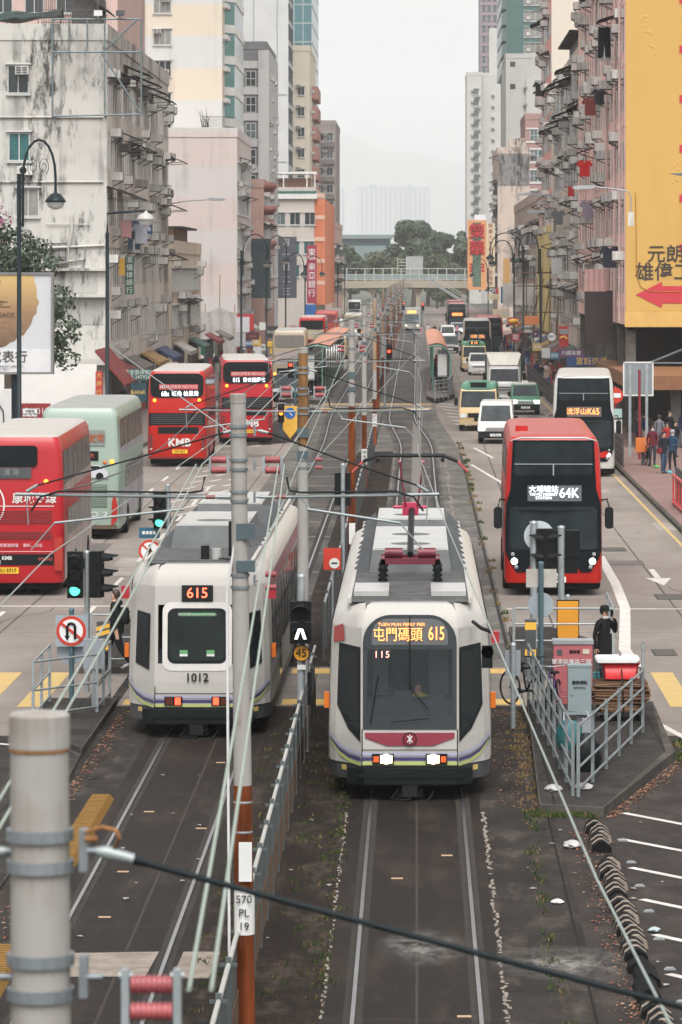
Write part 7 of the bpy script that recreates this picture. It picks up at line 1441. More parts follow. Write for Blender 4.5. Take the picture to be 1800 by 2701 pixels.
t, w_, h_ = sign('white street nameplate in front of the red numeral sign', 60, 1078, 98, 1098, 165, SGN_W, '元發徑\nYuen Fat Path', BLACK, tsz=.13, name='street_nameplate', th=.05); post(t, 0.01, .03)
b = MB(); b.tube([(.22, .02, -2.2), (.22, .02, 0)], .03, 6); b.build('post', GREY, t)
hd = thing('hoarding', 'plain white sloping hoarding across the foot of the grimy white block', 'hoarding', (-17.3, 192, 0)); b = MB(); b.add([(-3.2, 0, 3.75), (1.55, 0, 3.75), (1.5, -.6, 1.75), (-3.2, -.6, 1.65), (-3.2, .2, 3.75), (1.55, .2, 3.75), (1.5, -.4, 1.75), (-3.2, -.4, 1.65)], [(0, 3, 2, 1), (4, 5, 6, 7), (0, 1, 5, 4), (1, 2, 6, 5)]); b.build('sheet', mat('hoarding_white', (.48, .46, .43), .6, 0, .06), hd); b = MB()
for x in (-3, -.8, 1.3): b.tube([(x, 0, 0), (x, 0, 3.6)], .05, 6)
b.build('frame', GREY, hd)
kz = thing('kiosk', 'white cabin with a black cable at the left edge above the red bus', 'kiosk', (-18.2, 160, 0)); b = MB(); b.box(-1.5, 1.75, 0, 2, .8, 3.45, 0); b.box(-1.5, 1.7, .05, 1.9, 0, .8, 1); b.build('cabin', [mat('cabin_white', (.55, .54, .52), .5), DGREY], kz); b = MB(); b.tube([(-.6, -.03, 3.4), (.8, -.06, 3.3), (1.25, -.05, 2.6), (1.3, -.05, 1.6), (1.1, -.05, .9)], .025, 5); b.build('cable', CABLE, kz)
aw = thing('shop_awning', 'red sloping shop awning under the grimy white block', 'awning', (-16.9, 205, 2.0)); b = MB(); b.add([(0, 0, 2.2), (1.6, 0, .4), (1.6, 9, .4), (0, 9, 2.2), (0, 0, 2.05), (1.6, 0, .25), (1.6, 9, .25), (0, 9, 2.05)], [(0, 1, 2, 3), (4, 7, 6, 5), (0, 4, 5, 1), (1, 5, 6, 2)]); b.build('sheet', mat('awning_red', (.17, .035, .035), .7, 0, .15), aw)
for lb, x, y, z in (('upper tilted white lightbox sign below the low cream house', -18.0, 286, 2.5), ('lower tilted white lightbox sign by the green signs', -16.9, 250, 1.9)):
    t = thing('lightbox_sign', lb, 'sign', (x, y, z)); b = MB(); b.add([(-.1, 0, 1.1), (.15, 0, 1.2), (1.0, 0, .15), (.75, 0, 0), (-.1, 1.4, 1.1), (.15, 1.4, 1.2), (1.0, 1.4, .15), (.75, 1.4, 0)], [(0, 3, 2, 1), (4, 5, 6, 7), (1, 2, 6, 5), (0, 4, 7, 3), (2, 3, 7, 6), (0, 1, 5, 4)]); b.build('box', mat('lightbox_white', (.6, .6, .58), .5), t); b = MB(); b.box(-.3, -.12, .2, .4, -1, 1.2); b.build('bracket', DGREY, t)
sign('big blank black hanging board, first on the left', 658, 629, 714, 786, 400, mat('board_black_green', (.018, .035, .04), .5), None, None, True, .4, name='hanging_board')
sign('grey hanging board with a column of white characters, second on the left', 729, 624, 783, 786, 470, mat('board_slate', (.075, .085, .1), .5), '月一日二三', mat('letter_pale', (.5, .5, .5), .5), True, .4, name='hanging_board', tsz=1.0)
t, w_, h_ = sign('tall crimson bank sign with 東亞銀行 in white', 810, 646, 836, 800, 493, (.3, .02, .05), None, None, True, .3, name='bank_sign')
for ch, k in (('東', .1), ('東', .35), ('亞', .5), ('銀', .65), ('行', .8)): text(ch, 1.0, WT, t, (0, -.02, h_ * (1 - k - .03)), bold=.0)
text('BEA', .55, WT, t, (0, -.02, h_ * .775), bold=.01)
sign('blue lower panel under the crimson bank sign', 806, 803, 834, 834, 492, (.01, .1, .3), None)
sign('navy sign with white letters ON beside the old balcony house', 618, 606, 640, 652, 400, (.02, .06, .12), 'ON', WT, tsz=.6)
NS = [(625, 828, 670, 872, 345, (.42, .03, .04), 'C', 'red box sign with a white arc letter above the crowd'), (622, 836, 658, 876, 330, (.55, .55, .57), None, 'blank pale lightbox in front of the red arc sign'), (650, 876, 684, 896, 338, (.1, .015, .02), 'Ho Ten Song', 'maroon sign with small white Latin letters'), (620, 878, 648, 914, 322, (.4, .4, .4), '2014', 'grey sign panel below the blank lightbox'), (664, 888, 688, 912, 352, (.6, .38, .05), '金', 'amber square sign with one black character'), (668, 914, 690, 960, 318, (.5, .5, .5), '泊車', 'white parking tariff board by the left pavement'), (648, 898, 666, 914, 316, (.03, .1, .25), '眼鏡', 'small blue optician sign'), (700, 860, 734, 892, 380, (.05, .05, .055), 'AND', 'black sign reading AND under the second hanging board'), (684, 850, 704, 870, 366, (.55, .56, .5), None, 'pale shade like sign above the black AND sign'), (738, 862, 758, 880, 396, (.7, .45, .06), '7', 'small amber sign right of the black AND sign'), (760, 836, 790, 852, 520, (.32, .3, .28), None, 'long grey sign over the far left pavement'), (596, 1000, 622, 1024, 300, (.03, .3, .36), '藥', 'teal pharmacy sign behind the red bus'), (440, 955, 470, 990, 240, (.5, .4, .3), '寶大', 'tan vertical style sign between the awnings'), (862, 812, 900, 830, 600, (.35, .34, .32), None, 'grey gantry sign at the far left under the footbridge')]
for a in NS: sign(a[7], a[0], a[1], a[2], a[3], a[4], a[5], a[6], None if a[5] != (.5, .5, .5) else BLACK)
# netted scaffold in front of the pink wall
sc = thing('scaffold', 'bamboo scaffold wrapped in torn white netting at the foot of the pink wall', 'scaffold', (-20.1, 345, 0)); b = MB()
for x in (0, 1.3, 2.6, 3.9): b.tube([(x, 0, 0), (x + .1, 0, 6.5 + 1.5 * math.sin(x * 3))], .04, 5)
for z in (1.6, 3.0, 4.5): b.tube([(-.3, 0, z), (4.3, 0, z + .1)], .04, 5)
b.build('poles', mat('bamboo', (.3, .2, .11), .8), sc); b = MB(); N = 40
for i in range(N):
    for j in range(6):
        f = lambda i, j: (-.2 + 4.4 * i / N, -.15 + .12 * math.sin(i * .7 + j * .6) , 1.0 + 3.9 * j / 6 + .22 * math.sin(i * .3) * (j in (0, 6)))
        b.add([f(i, j), f(i + 1, j), f(i + 1, j + 1), f(i, j + 1)], [(0, 1, 2, 3)], 1 if (j < 2 and i > 3 and i < 22) else 0, True)
b.build('netting', [mat('net_white', (.48, .47, .44), .9, 0, .2, 1, alpha=.8), mat('net_green', (.03, .14, .09), .8)], sc)
# right side
t, w_, h_ = sign('tall orange and green vertical sign with two red characters 榮華', 1234, 580, 1284, 764, 480, (.62, .3, .14), None, None, True, .5, name='hanging_sign'); b = MB(); b.box(-.55, .5, -.03, -.005, .4, h_ - .3); b.build('green_panel', mat('panel_green_worn', (.1, .15, .11), .6, 0, .35), t)
CHR = mat('char_red', (.42, .025, .03), .5); text('榮', 2.0, CHR, t, (0, -.1, h_ - 1.5), bold=.02, ext=.06); text('華', 2.0, CHR, t, (0, -.1, h_ - 3.6), bold=.02, ext=.06)
b = MB(); 
for x in (-.75, .72):
    for k in range(3): b.box(x - .18, x + .18, -.04, -.02, 3.0 - k * .4, 3.25 - k * .4)
b.build('red_marks', CHR, t)
sign('narrow cream vertical sign with red and black characters beside 榮華', 1284, 588, 1306, 757, 484, (.6, .52, .36), '榮華大押自由銀行金融界', mat('char_dark_red', (.25, .05, .04), .5), True, .4, name='hanging_sign')
sign('white notice panel above the 榮華 sign', 1252, 566, 1282, 582, 490, SGN_W, None)
sign('orange blank vertical sign behind the lamp posts', 1328, 681, 1346, 746, 400, (.62, .36, .14), None)
tp_ = thing('tarpaulin', 'white tarpaulin stretched over a hanging signboard on the right', 'tarpaulin', (7.7, 350, 5.3)); b = MB(); N = 10
for i in range(N):
    for j in range(4): f = lambda i, j: (2.95 * i / N, -.1 * math.sin(i * .9) * math.sin(j * .8) - .1, 1.95 * j / 4 - .08 * math.sin(i / N * 3.14) * (j == 4)); b.add([f(i, j), f(i + 1, j), f(i + 1, j + 1), f(i, j + 1)], [(0, 1, 2, 3)], 0, True)
b.box(.05, 2.9, 0, .3, .05, 1.9); b.build('sheet', mat('tarp_white', (.42, .41, .39), .7, 0, .15), tp_)
bs = thing('scaffold', 'bare bamboo scaffold over the right pavement beside the tenements', 'scaffold', (8.2, 300, 3)); b = MB()
for k in range(6): b.tube([(.2 + k * .5, k * -3, 0), (.25 + k * .5, k * -3, 5.6)], .045, 5)
for z in (.6, 2.2, 4.2, 5.2): b.tube([(-.4, 1, z), (3, -16, z + .1)], .045, 5); b.tube([(0, -1, z), (2.4, -1, z)], .04, 5)
for k in range(3): b.tube([(.2 + k, -4 * k, .3), (1.5 + k * .4, -5 * k - 3, 4.8)], .04, 5)
b.build('poles', mat('bamboo_dark', (.16, .11, .07), .8), bs)
pc_ = thing('cloth_banner', 'faded pink cloth banner over a dark maroon board on the pink tenement', 'banner', (8.95, 208, 4.5)); b = MB(); N = 8
for i in range(N): b.add([(1.15 * i / N, -.04 * (i % 2), 2.75), (1.15 * (i + 1) / N, -.04 * ((i + 1) % 2), 2.75), (1.15 * (i + 1) / N, -.05 * ((i + 1) % 2), 3.95), (1.15 * i / N, -.05 * (i % 2), 3.95)], [(0, 1, 2, 3)])
b.build('cloth', mat('cloth_pink', (.5, .3, .28), .8, 0, .1), pc_); b = MB(); b.box(0, 1.5, 0, .2, 0, 2.8); b.build('board', mat('board_maroon', (.035, .02, .024), .6), pc_)
sign('blue furniture shop sign 富鈺傢俬 with gold characters', 1496, 941, 1593, 966, 214, (.02, .05, .16), '富鈺傢俬', GOLD, False, .2, tsz=.44, tx=(.35, 0))
t, w_, h_ = sign('purple jeweller sign above the blue furniture sign', 1475, 920, 1540, 943, 222, (.12, .05, .11), '六國珠寶', WT, False, .2, tsz=.28)
t, w_, h_ = sign('red snack bar banner with a yellow swoosh', 1476, 860, 1500, 914, 235, (.45, .04, .04), None); b = MB(); b.tube([(-.2, -.02, .5), (0, -.02, .62), (.2, -.02, .45)], .07, 5); b.box(-.25, .25, -.03, -.01, .75, 1.05, 1); b.build('swoosh', [YEL, GREY], t)
t = thing('shop_sign', 'round white hanging sign above the pavement', 'sign', (8.1, 234, 4.4)); b = MB(); b.disc((0, 0, 0), .24, 20, 0, 'y', .1); b.box(-.03, .03, .02, .06, .2, .8, 1); b.build('board', [SGN_W, DGREY], t); text('藥行', .17, BLACK, t, (0, -.06, 0))
NR = [(1384, 833, 1428, 856, 285, (.6, .2, .07), None, 'orange awning sign on the right pavement'), (1339, 838, 1370, 856, 330, (.45, .05, .04), '大排檔', 'red sign with a yellow oval on the right pavement'), (1405, 872, 1422, 890, 268, (.07, .03, .07), '+', 'dark pharmacy sign with a purple cross'), (1384, 858, 1404, 876, 290, (.5, .48, .46), '時裝', 'pale fashion shop sign under the orange awning'), (1300, 815, 1345, 838, 370, (.5, .42, .25), '茶餐廳', 'ochre tea house sign behind the far buses'), (1288, 775, 1318, 790, 430, (.55, .45, .25), '金行', 'yellow goldsmith sign below the cream vertical sign'), (1308, 758, 1316, 786, 440, (.45, .05, .06), None, 'slim red banner beside the goldsmith sign'), (1350, 880, 1372, 900, 320, (.3, .04, .05), '鞋', 'small red shoe shop sign above the crowd'), (1430, 918, 1452, 944, 245, (.5, .5, .5), None, 'white notice board on the right kerb'), (1454, 930, 1474, 946, 236, (.04, .25, .35), '眼鏡', 'small teal optician sign on the right'), (1322, 756, 1332, 800, 372, (.02, .12, .2), None, 'slim blue vertical sign left of the white tarpaulin'), (1520, 985, 1548, 1012, 216, (.4, .05, .06), '特價', 'red sale sign below the blue furniture sign'), (1405, 905, 1430, 925, 262, (.5, .35, .1), '海味', 'amber dried seafood sign over the railings')]
for a in NR:
    t, w_, h_ = sign(a[7], a[0], a[1], a[2], a[3], a[4], a[5], a[6], BLACK if a[5] == (.5, .48, .46) else None)
    if 'oval' in a[7]: b = MB(); b.v = []; b.lathe([(0, -.02), (.42, -.02), (.42, 0)], (0, -.005, h_ / 2), 18, 0, 'y'); b.v = [(x * 1.0, y, h_ / 2 + (z - h_ / 2) * .5) for x, y, z in b.v]; b.build('oval', YEL, t)
ex = [(588, 940, 604, 962, 310, (.4, .3, .06), '押', 'amber pawn sign beside the 81S bus'), (606, 936, 622, 950, 296, (.03, .2, .1), '藥房', 'small green drugstore sign beside the 81S bus'), (672, 936, 684, 952, 330, (.45, .04, .05), '麵', 'red noodle sign above the left crowd'), (690, 908, 704, 924, 350, (.6, .6, .55), '表行', 'white watch sign above the left crowd'), (706, 900, 722, 914, 362, (.62, .4, .05), '!', 'yellow warning style board on the left kerb'), (712, 918, 726, 932, 345, (.62, .4, .05), 'P', 'yellow parking board on the left kerb'), (724, 884, 742, 896, 385, (.3, .05, .12), '美容', 'plum beauty sign under the grey hanging board'), (744, 886, 760, 898, 400, (.05, .1, .25), '電器', 'blue appliance sign under the grey hanging board'), (764, 858, 782, 870, 440, (.45, .06, .05), '超市', 'red market sign before the crimson bank sign'), (786, 848, 804, 858, 480, (.5, .5, .46), '茶', 'white tea sign before the crimson bank sign'), (636, 918, 648, 936, 305, (.5, .48, .44), '書', 'cream book sign behind the 81S bus'), (654, 938, 668, 960, 300, (.08, .03, .03), '鞋店', 'dark brown shoe sign behind the 81S bus')]
for a in ex: sign(a[7], a[0], a[1], a[2], a[3], a[4], a[5], a[6], BLACK if a[5][0] > .48 else None)
# shop fronts along both pavements: dark coloured bays with awnings
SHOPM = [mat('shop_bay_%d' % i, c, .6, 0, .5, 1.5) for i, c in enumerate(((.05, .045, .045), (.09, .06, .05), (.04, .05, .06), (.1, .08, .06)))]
for sx, ys, lab in ((-1, (214, 226, 240, 254, 272, 290, 312, 328, 346, 372, 384), 'left'), (1, (258, 268, 280, 292, 303, 313, 324, 352, 368, 385, 405, 425), 'right')):
    for i, y in enumerate(ys):
        L = 9; x = -16.98 if sx < 0 else 10.55
        cl = ((.16, .04, .04), (.05, .1, .075), (.36, .34, .31), (.06, .075, .13), (.3, .19, .08), (.15, .13, .12))[(i * 5 + (sx > 0)) % 6]; cn = ('red', 'green', 'white', 'blue', 'amber', 'grey')[(i * 5 + (sx > 0)) % 6]
        nth = ('nearest', 'second', 'third', 'fourth', 'fifth', 'sixth', 'seventh', 'eighth', 'ninth', 'tenth', 'eleventh', 'farthest')[i if i < len(ys) - 1 else 11]
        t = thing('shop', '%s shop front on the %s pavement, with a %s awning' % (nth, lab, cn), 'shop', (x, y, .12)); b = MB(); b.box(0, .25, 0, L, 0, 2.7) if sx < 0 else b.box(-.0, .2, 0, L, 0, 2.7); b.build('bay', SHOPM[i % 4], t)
        b = MB(); xa, xb = (0.02, 1.2) if sx < 0 else (-.02, -1.1); b.add([(xa, .2, 3.2), (xb, .2, 2.6), (xb, L - .2, 2.6), (xa, L - .2, 3.2), (xa, .2, 3.1), (xb, .2, 2.35), (xb, L - .2, 2.35), (xa, L - .2, 3.1)], [(0, 1, 2, 3), (4, 7, 6, 5), (0, 4, 5, 1), (1, 5, 6, 2), (3, 2, 6, 7)]); b.build('awning', mat('shop_awning_' + cn, cl, .7, 0, .15), t)
        b = MB(); r3 = random.Random(i * 7 + sx)
        for k in range(10): yy = r3.uniform(0, L); zz = r3.uniform(.2, 1.6); xx = r3.uniform(.25, .9) * -sx; b.box(xx - .2, xx + .2, yy, yy + .5, 0, zz, k % 4)
        tag(b.build('goods', [mat('goods_' + n_, c_, .6, 0, .3, 4) for n_, c_ in (('tan', (.3, .2, .12)), ('red', (.35, .05, .05)), ('white', (.5, .5, .48)), ('dark', (.04, .04, .05)))], t), kind='stuff')
# bus stop furniture, right pavement
t = thing('notice_board', 'back of a tall grey bus stop board on two posts, right pavement', 'sign', (9.75, 172, .13)); b = MB(); b.box(-.62, .62, -.05, .05, 3.4 - .65, 4.35 - .2); b.build('board', mat('board_back_grey', (.2, .22, .23), .5), t); b = MB()
for x in (-.66, .62): b.box(x, x + .06, -.07, .07, 2.75, 4.2)
for z in (2.7, 4.15): b.box(-.66, .68, -.07, .07, z, z + .06)
b.build('frame', WHITE, t); b = MB()
for x in (-.36, .38): b.box(x - .06, x + .06, -.09, -.05, 0, 4.1)
b.build('post', GALV, t)
t = thing('bus_stop_pole', 'dark red bus stop pole in front of the tall grey board', 'pole', (9.7, 170, .13)); b = MB(); b.tube([(0, 0, 0), (0, 0, 3.9)], .06, 8); b.build('post', mat('pole_dark_red', (.2, .02, .03), .5), t)
t = thing('bus_stop_sign', 'round red bus stop sign with timetables beside the K65 bus', 'sign', (8.95, 176, .13)); post(t, 3.0, .04, mat('pole_dark_red', None)); b = MB(); b.disc((0, -.06, 2.6), .36, 22, 0); b.box(-.25, .25, -.08, -.065, 2.5, 2.7, 1); b.build('sign_face', [SGN_R, SGN_W], t); b = MB(); b.box(-.3, .3, -.09, -.06, .9, 1.5, 0); b.box(-.24, .3, -.09, -.06, 1.6, 2.0, 1); b.build('timetable', [WHITE, mat('timetable_green', (.3, .45, .4), .5)], t)
t = thing('traffic_cone', 'orange and white traffic cone behind the K65 bus on the pavement edge', 'cone', (8.9, 178, .13)); b = MB(); b.lathe([(.3, 0), (.3, .04), (.17, .05), (.12, .3)], (0, 0, 0), 14, 0); b.lathe([(.12, .3), (.08, .55)], (0, 0, 0), 14, 1); b.lathe([(.08, .55), (.04, .8), (0, .8)], (0, 0, 0), 14, 0); b.build('cone', [mat('cone_orange', (.6, .08, .03), .5), WHITE], t)
t = thing('litter_bin', 'orange topped litter bin beside the parked bicycle', 'bin', (9.55, 165, .13)); b = MB(); b.box(-.3, .3, -.2, .2, .55, 1.15, 0); b.box(-.06, .06, -.06, .06, 0, .55, 1); b.build('body', [mat('bin_orange', (.65, .17, .03), .5), DGREY], t)
for lb, x, y, c in (('bright green plastic bag on the red pavement', 10.0, 163, (.1, .4, .06)), ('pale blue plastic bag on the red pavement', 10.25, 158.5, (.1, .4, .48)), ('dark green sack by the traffic cone', 9.35, 178, (.08, .18, .1)), ('white plastic bag beside the right hand railing post, near island', 2.15, 61.6, (.4, .4, .39)), ('white carrier bag with red print by the lane separators', 2.25, 56.4, (.42, .4, .39)), ('crumpled white tissue on the track side', 1.85, 51.4, (.6, .6, .58)), ('clear plastic bottle beside the lane separators', 3.0, 49.2, (.35, .42, .43)), ('white bag inside the railing corner of the near right island', 2.65, 61.8, (.38, .37, .35))):
    t = tag(put('plastic_bag' if 'bottle' not in lb else 'plastic_bottle', None, None, (x, y, .13 if (y > 59) else .01)), lb, 'bag' if 'bottle' not in lb else 'bottle'); rb_ = random.Random(int(y * 10)); b = MB(); ry = .06 if 'tissue' in lb or 'bottle' in lb else .11; secs = []
    for k, (rr_, z) in enumerate(((.7, 0), (1, .25), (.9, .6), (.5, .9), (.12, 1.05))): secs.append([(ry * 1.3 * rr_ * rb_.uniform(.75, 1.25) * math.cos(a * .628), ry * 1.6 * rr_ * rb_.uniform(.75, 1.25) * math.sin(a * .628), z * ry * .9) for a in range(10)])
    b.loft(secs, 0, False); b.build('bag', mat('bag_%d' % int(y * 10), c, .45, 0, .15, 8), t)
g = MB(); r4 = random.Random(3)
for _ in range(38):
    x, y = r4.choice(((r4.uniform(1.5, 2.6), r4.uniform(40, 60)), (r4.uniform(-2.6, -1.1), r4.uniform(38, 60)), (r4.uniform(2.8, 3.4), r4.uniform(44, 60)), (r4.uniform(-4.4, -3), r4.uniform(44, 66)))); s_ = r4.uniform(.02, .06); a = r4.uniform(0, 3)
    g.poly([(x + s_ * math.cos(a), y + s_ * 1.5 * math.sin(a), .022), (x - s_ * math.sin(a), y + s_ * math.cos(a), .03), (x - s_ * math.cos(a), y - s_ * 1.5 * math.sin(a), .022), (x + s_ * .6 * math.sin(a), y - s_ * math.cos(a), .026)])
tag(g.build('litter', mat('litter_white', (.3, .29, .27), .7, 0, .3)), kind='stuff')
# manhole covers and drains in the right road
for lb, x, y, w_, l in (('long iron drain cover in the right road', 6.6, 99, 1.0, 1.6), ('small iron grating beside the white lane line', 5.4, 84.5, .5, 1.4), ('iron cover near the lane arrow', 5.9, 116, .7, 1.6)):
    t = thing('drain_cover', lb, 'drain cover', (x, y, .004)); b = MB(); b.box(-w_ / 2, w_ / 2, 0, l, 0, .006, 0)
    for k in range(6): b.box(-w_ / 2 + .05, w_ / 2 - .05, .1 + k * (l - .2) / 6, .1 + (k + .5) * (l - .2) / 6, .006, .01, 1)
    b.build('cover', [mat('iron_dark', (.05, .048, .045), .6, .4), mat('iron_light', (.12, .115, .11), .5, .5)], t)
# ================================================================ island clutter
cb = thing('street_cabinet', 'faded red street cabinet with white lettering on a concrete plinth', 'cabinet', (2.9, 72.4, .13)); b = MB(); b.box(-.36, .36, 0, .45, .17, 1.28); b.build('body', mat('cabinet_red', (.38, .1, .11), .55, 0, .15, 2), cb); b = MB(); b.box(-.38, .38, -.02, .47, 1.28, 1.35); b.build('lid', GREY, cb); b = MB(); b.box(-.36, .36, -.01, .45, 0, .165); b.build('plinth', KERB, cb)
text('單車裝備過三關', .105, WT, cb, (-.03, -.01, .95)); text('運輸署', .07, BLACK, cb, (.03, -.01, 1.14)); b = MB(); b.box(-.3, -.2, -.01, -.002, 1.08, 1.18, 0); b.box(.18, .3, -.01, -.002, 1.1, 1.19, 1); b.box(-.24, .3, -.008, -.002, .3, .31, 2); b.box(-.24, .3, -.008, -.002, .42, .43, 2); b.build('emblem', [DGREY, mat('label_cream', (.5, .48, .36), .5), mat('faded_pink_line', (.5, .22, .23), .5)], cb)
gb = thing('control_box', 'grey electrical box with small black characters in front of the red cabinet', 'box', (2.93, 70.2, .13)); b = MB(); b.box(-.21, .21, 0, .25, .22, 1.08); b.box(-.22, .22, -.01, .26, 1.08, 1.12); b.build('box', mat('box_grey_blue', (.22, .27, .28), .5, 0, .1), gb); b = MB(); b.box(-.05, .05, .1, .2, 0, .22); b.build('post', GREY, gb); text('嚴禁標貼', .07, BLACK, gb, (0, -.01, .8)); text('POST NO BILL', .035, BLACK, gb, (0, -.01, .71)); b = MB(); b.disc((-.14, -.01, .6), .03, 10); b.build('lock', GALV, gb)
# cardboard cart
ct = thing('cart', 'flat steel trolley under the stack of cardboard', 'trolley', (3.72, 71.4, .13)); b = MB(); b.box(-.42, .42, -.35, .5, .12, .17); b.tube([(-.4, .5, .15), (-.4, .5, .9), (.4, .5, .9), (.4, .5, .15)], .02, 6); b.build('deck', DGREY, ct)
for x in (-.32, .32):
    for y in (-.25, .4): b = MB(); b.lathe([(0, -.025), (.07, -.025), (.07, .025), (0, .025)], (x, y, .07), 12, 0, 'x'); b.build('wheel', BLACKR, ct)
cd = thing('cardboard_stack', 'bulging stack of flattened brown cardboard tied with a black rope', 'cardboard', (3.72, 71.4, .3)); r5 = random.Random(4); b = MB(); z = 0
while z < .56:
    h_ = r5.uniform(.012, .03); k = .36 + .14 * math.sin(min(1, z / .5) * 2.4) ; a = r5.uniform(-.08, .08); x0, x1 = -k + r5.uniform(-.05, .05), k + r5.uniform(-.05, .05); d = r5.uniform(-.05, .04); sg = r5.uniform(-.02, .03)
    b.add([(x0, -.32 + d, z - sg), (0, -.34 + d, z), (x1, -.32 + d + a, z - sg), (x1, .4, z - sg), (0, .42, z), (x0, .4, z - sg)] + [(x0, -.32 + d, z + h_ - sg), (0, -.34 + d, z + h_), (x1, -.32 + d + a, z + h_ - sg), (x1, .4, z + h_ - sg), (0, .42, z + h_), (x0, .4, z + h_ - sg)], [(0, 1, 7, 6), (1, 2, 8, 7), (2, 3, 9, 8), (5, 0, 6, 11), (6, 7, 10, 11), (7, 8, 9, 10), (0, 5, 4, 1), (1, 4, 3, 2)], r5.randint(0, 2)); z += h_ + r5.uniform(.003, .012)
b.build('sheets', [mat('cardboard_a', (.2, .115, .07), .85, 0, .2, 5), mat('cardboard_b', (.12, .068, .042), .85, 0, .2, 5), mat('cardboard_c', (.28, .18, .12), .85, 0, .2, 5)], cd); b = MB(); b.tube([(.05, -.4, -.15), (.04, -.42, .2), (.02, -.38, .62), (.0, .0, 1.02), (.0, .4, .6)], .012, 6); b.build('rope', BLACK, cd)
cr = thing('plastic_crate', 'red plastic crate on top of the cardboard stack', 'crate', (3.72, 71.4, .89)); b = MB(); b.loft([[(x, y, z) for x, y in rrect(-k, k, -.24, .24, .04)] for k, z in ((.29, 0), (.33, .26), (.35, .26), (.35, .3))]); b.build('body', mat('crate_red', (.6, .02, .02), .4), cr)
ld = thing('foam_lid', 'white foam box lid resting on the red crate', 'lid', (3.66, 71.35, 1.195)); b = MB(); b.loft([[(x, y, z) for x, y in rrect(-k, k, -.27, .27, .05)] for k, z in ((.38, 0), (.4, .02), (.4, .08), (.37, .1))]); b.build('lid', mat('foam_white', (.7, .69, .67), .7), ld)
# bicycles
def bicycle(label, x, y, rz, frm, basket):
    t = thing('bicycle', label, 'bicycle', (x, y, .13), rz, 'bicycles parked by the railing')
    for yy in (0, 1.02):
        b = MB(); n = 24
        b.tube([(0, yy + .31 * math.cos(6.2832 * k / n), .33 + .31 * math.sin(6.2832 * k / n)) for k in range(n + 1)], .02, 6, 0, False); w_ = b.build('wheel', BLACKR, t); b = MB()
        for k in range(10): a = .628 * k; b.tube([(0, yy, .33), (0, yy + .3 * math.cos(a), .33 + .3 * math.sin(a))], .003, 3)
        b.build('spokes', GALV, w_)
    b = MB(); A_, B_, C2, D_ = (0, .12, .78), (0, .62, .72), (0, .5, .3), (0, 1.02, .33)
    for p, q in ((A_, B_), (A_, C2), (B_, C2), (B_, D_), (C2, D_), (A_, (0, 0, .33)), (A_, (0, .1, .95))): b.tube([p, q], .02, 6)
    b.build('frame', frm, t); b = MB(); b.tube([(-.28, .2, 1.0), (-.1, .06, .98), (.1, .06, .98), (.28, .2, 1.0)], .014, 6); b.build('handlebar', GALV if not basket else BLACK, t); b = MB(); b.lathe([(0, .03), (.08, .02), (.1, -.02), (0, -.04)], (0, .66, .82), 10); b.tube([(0, .63, .72), (0, .65, .8)], .014, 5); b.build('saddle', BLACK, t)
    b = MB(); b.tube([(-.14, .5, .3), (.14, .5, .3)], .015, 5); b.box(-.16, -.1, .44, .56, .28, .32); b.box(.1, .16, .44, .56, .28, .32); b.build('pedals', BLACK, t)
    if basket:
        b = MB()
        for k in range(5): z = .66 + k * .06; b.tube([(-.17, -.35, z), (.17, -.35, z), (.17, -.02, z), (-.17, -.02, z), (-.17, -.35, z)], .006, 4)
        for k in range(7): x_ = -.17 + k * .057; b.tube([(x_, -.35, .66), (x_, -.35, .9)], .006, 4)
        b.build('basket', DGREY, t)
bicycle('black bicycle with a wire basket leaning by the railing post', 2.35, 73.0, R(35), BLACK, True); bicycle('purple framed bicycle with pale handlebars beside the red cabinet', 2.4, 71.2, R(-12), mat('frame_purple', (.08, .05, .14), .4), False); bicycle('bicycle by the orange topped bin on the red pavement', 9.75, 164, R(4), BLACK, False)
ln = thing('bag_trolley', 'folded shopping trolley frame with teal and black bags inside the railing corner', 'trolley', (2.62, 64.2, .13)); b = MB(); b.tube([(-.2, 0, .05), (-.2, .05, .95), (.2, .05, .95), (.2, 0, .05)], .018, 6); b.build('frame', GALV, ln); b = MB(); b.loft([[(-.12 + k * 1.1 * math.cos(a * .6283), -.15 + k * math.sin(a * .6283), z) for a in range(10)] for k, z in ((.15, .35), (.2, .5), (.19, .7), (.1, .82))]); b.build('bag_teal', mat('bag_teal', (.02, .14, .15), .6, 0, .2), ln); b = MB(); b.loft([[(.16 + k * 1.2 * math.cos(a * .6283), -.18 + k * math.sin(a * .6283), z) for a in range(10)] for k, z in ((.16, .0), (.22, .2), (.2, .45), (.08, .62))]); b.build('bag_black', BLACK, ln); b = MB(); b.box(.1, .3, -.02, .02, .3, .85); b.build('panel', GREY, ln)
# ================================================================ people
SK = mat('skin', (.46, .27, .19), .5, 0, .05); HAIR = mat('hair_black', (.015, .012, .01), .5)
def cloth(c): return mat('cloth_%02x%02x%02x' % tuple(int(v * 255) for v in c), c, .85, 0, .18, 7)
def skinmesh(name, nodes, edges, lev=1):
    me = bpy.data.meshes.new(name); me.from_pydata([n[0] for n in nodes], edges, []); o = bpy.data.objects.new(name, me); COL.objects.link(o)
    md = o.modifiers.new('s', 'SKIN'); md.use_smooth_shade = True
    for v, n in zip(me.skin_vertices[0].data, nodes): v.radius = n[1] if isinstance(n[1], tuple) else (n[1], n[1])
    me.skin_vertices[0].data[0].use_root = True; o.modifiers.new('u', 'SUBSURF').levels = lev
    dg = bpy.context.evaluated_depsgraph_get(); r = bpy.data.meshes.new_from_object(o.evaluated_get(dg)); bpy.data.objects.remove(o); r.name = name; return r
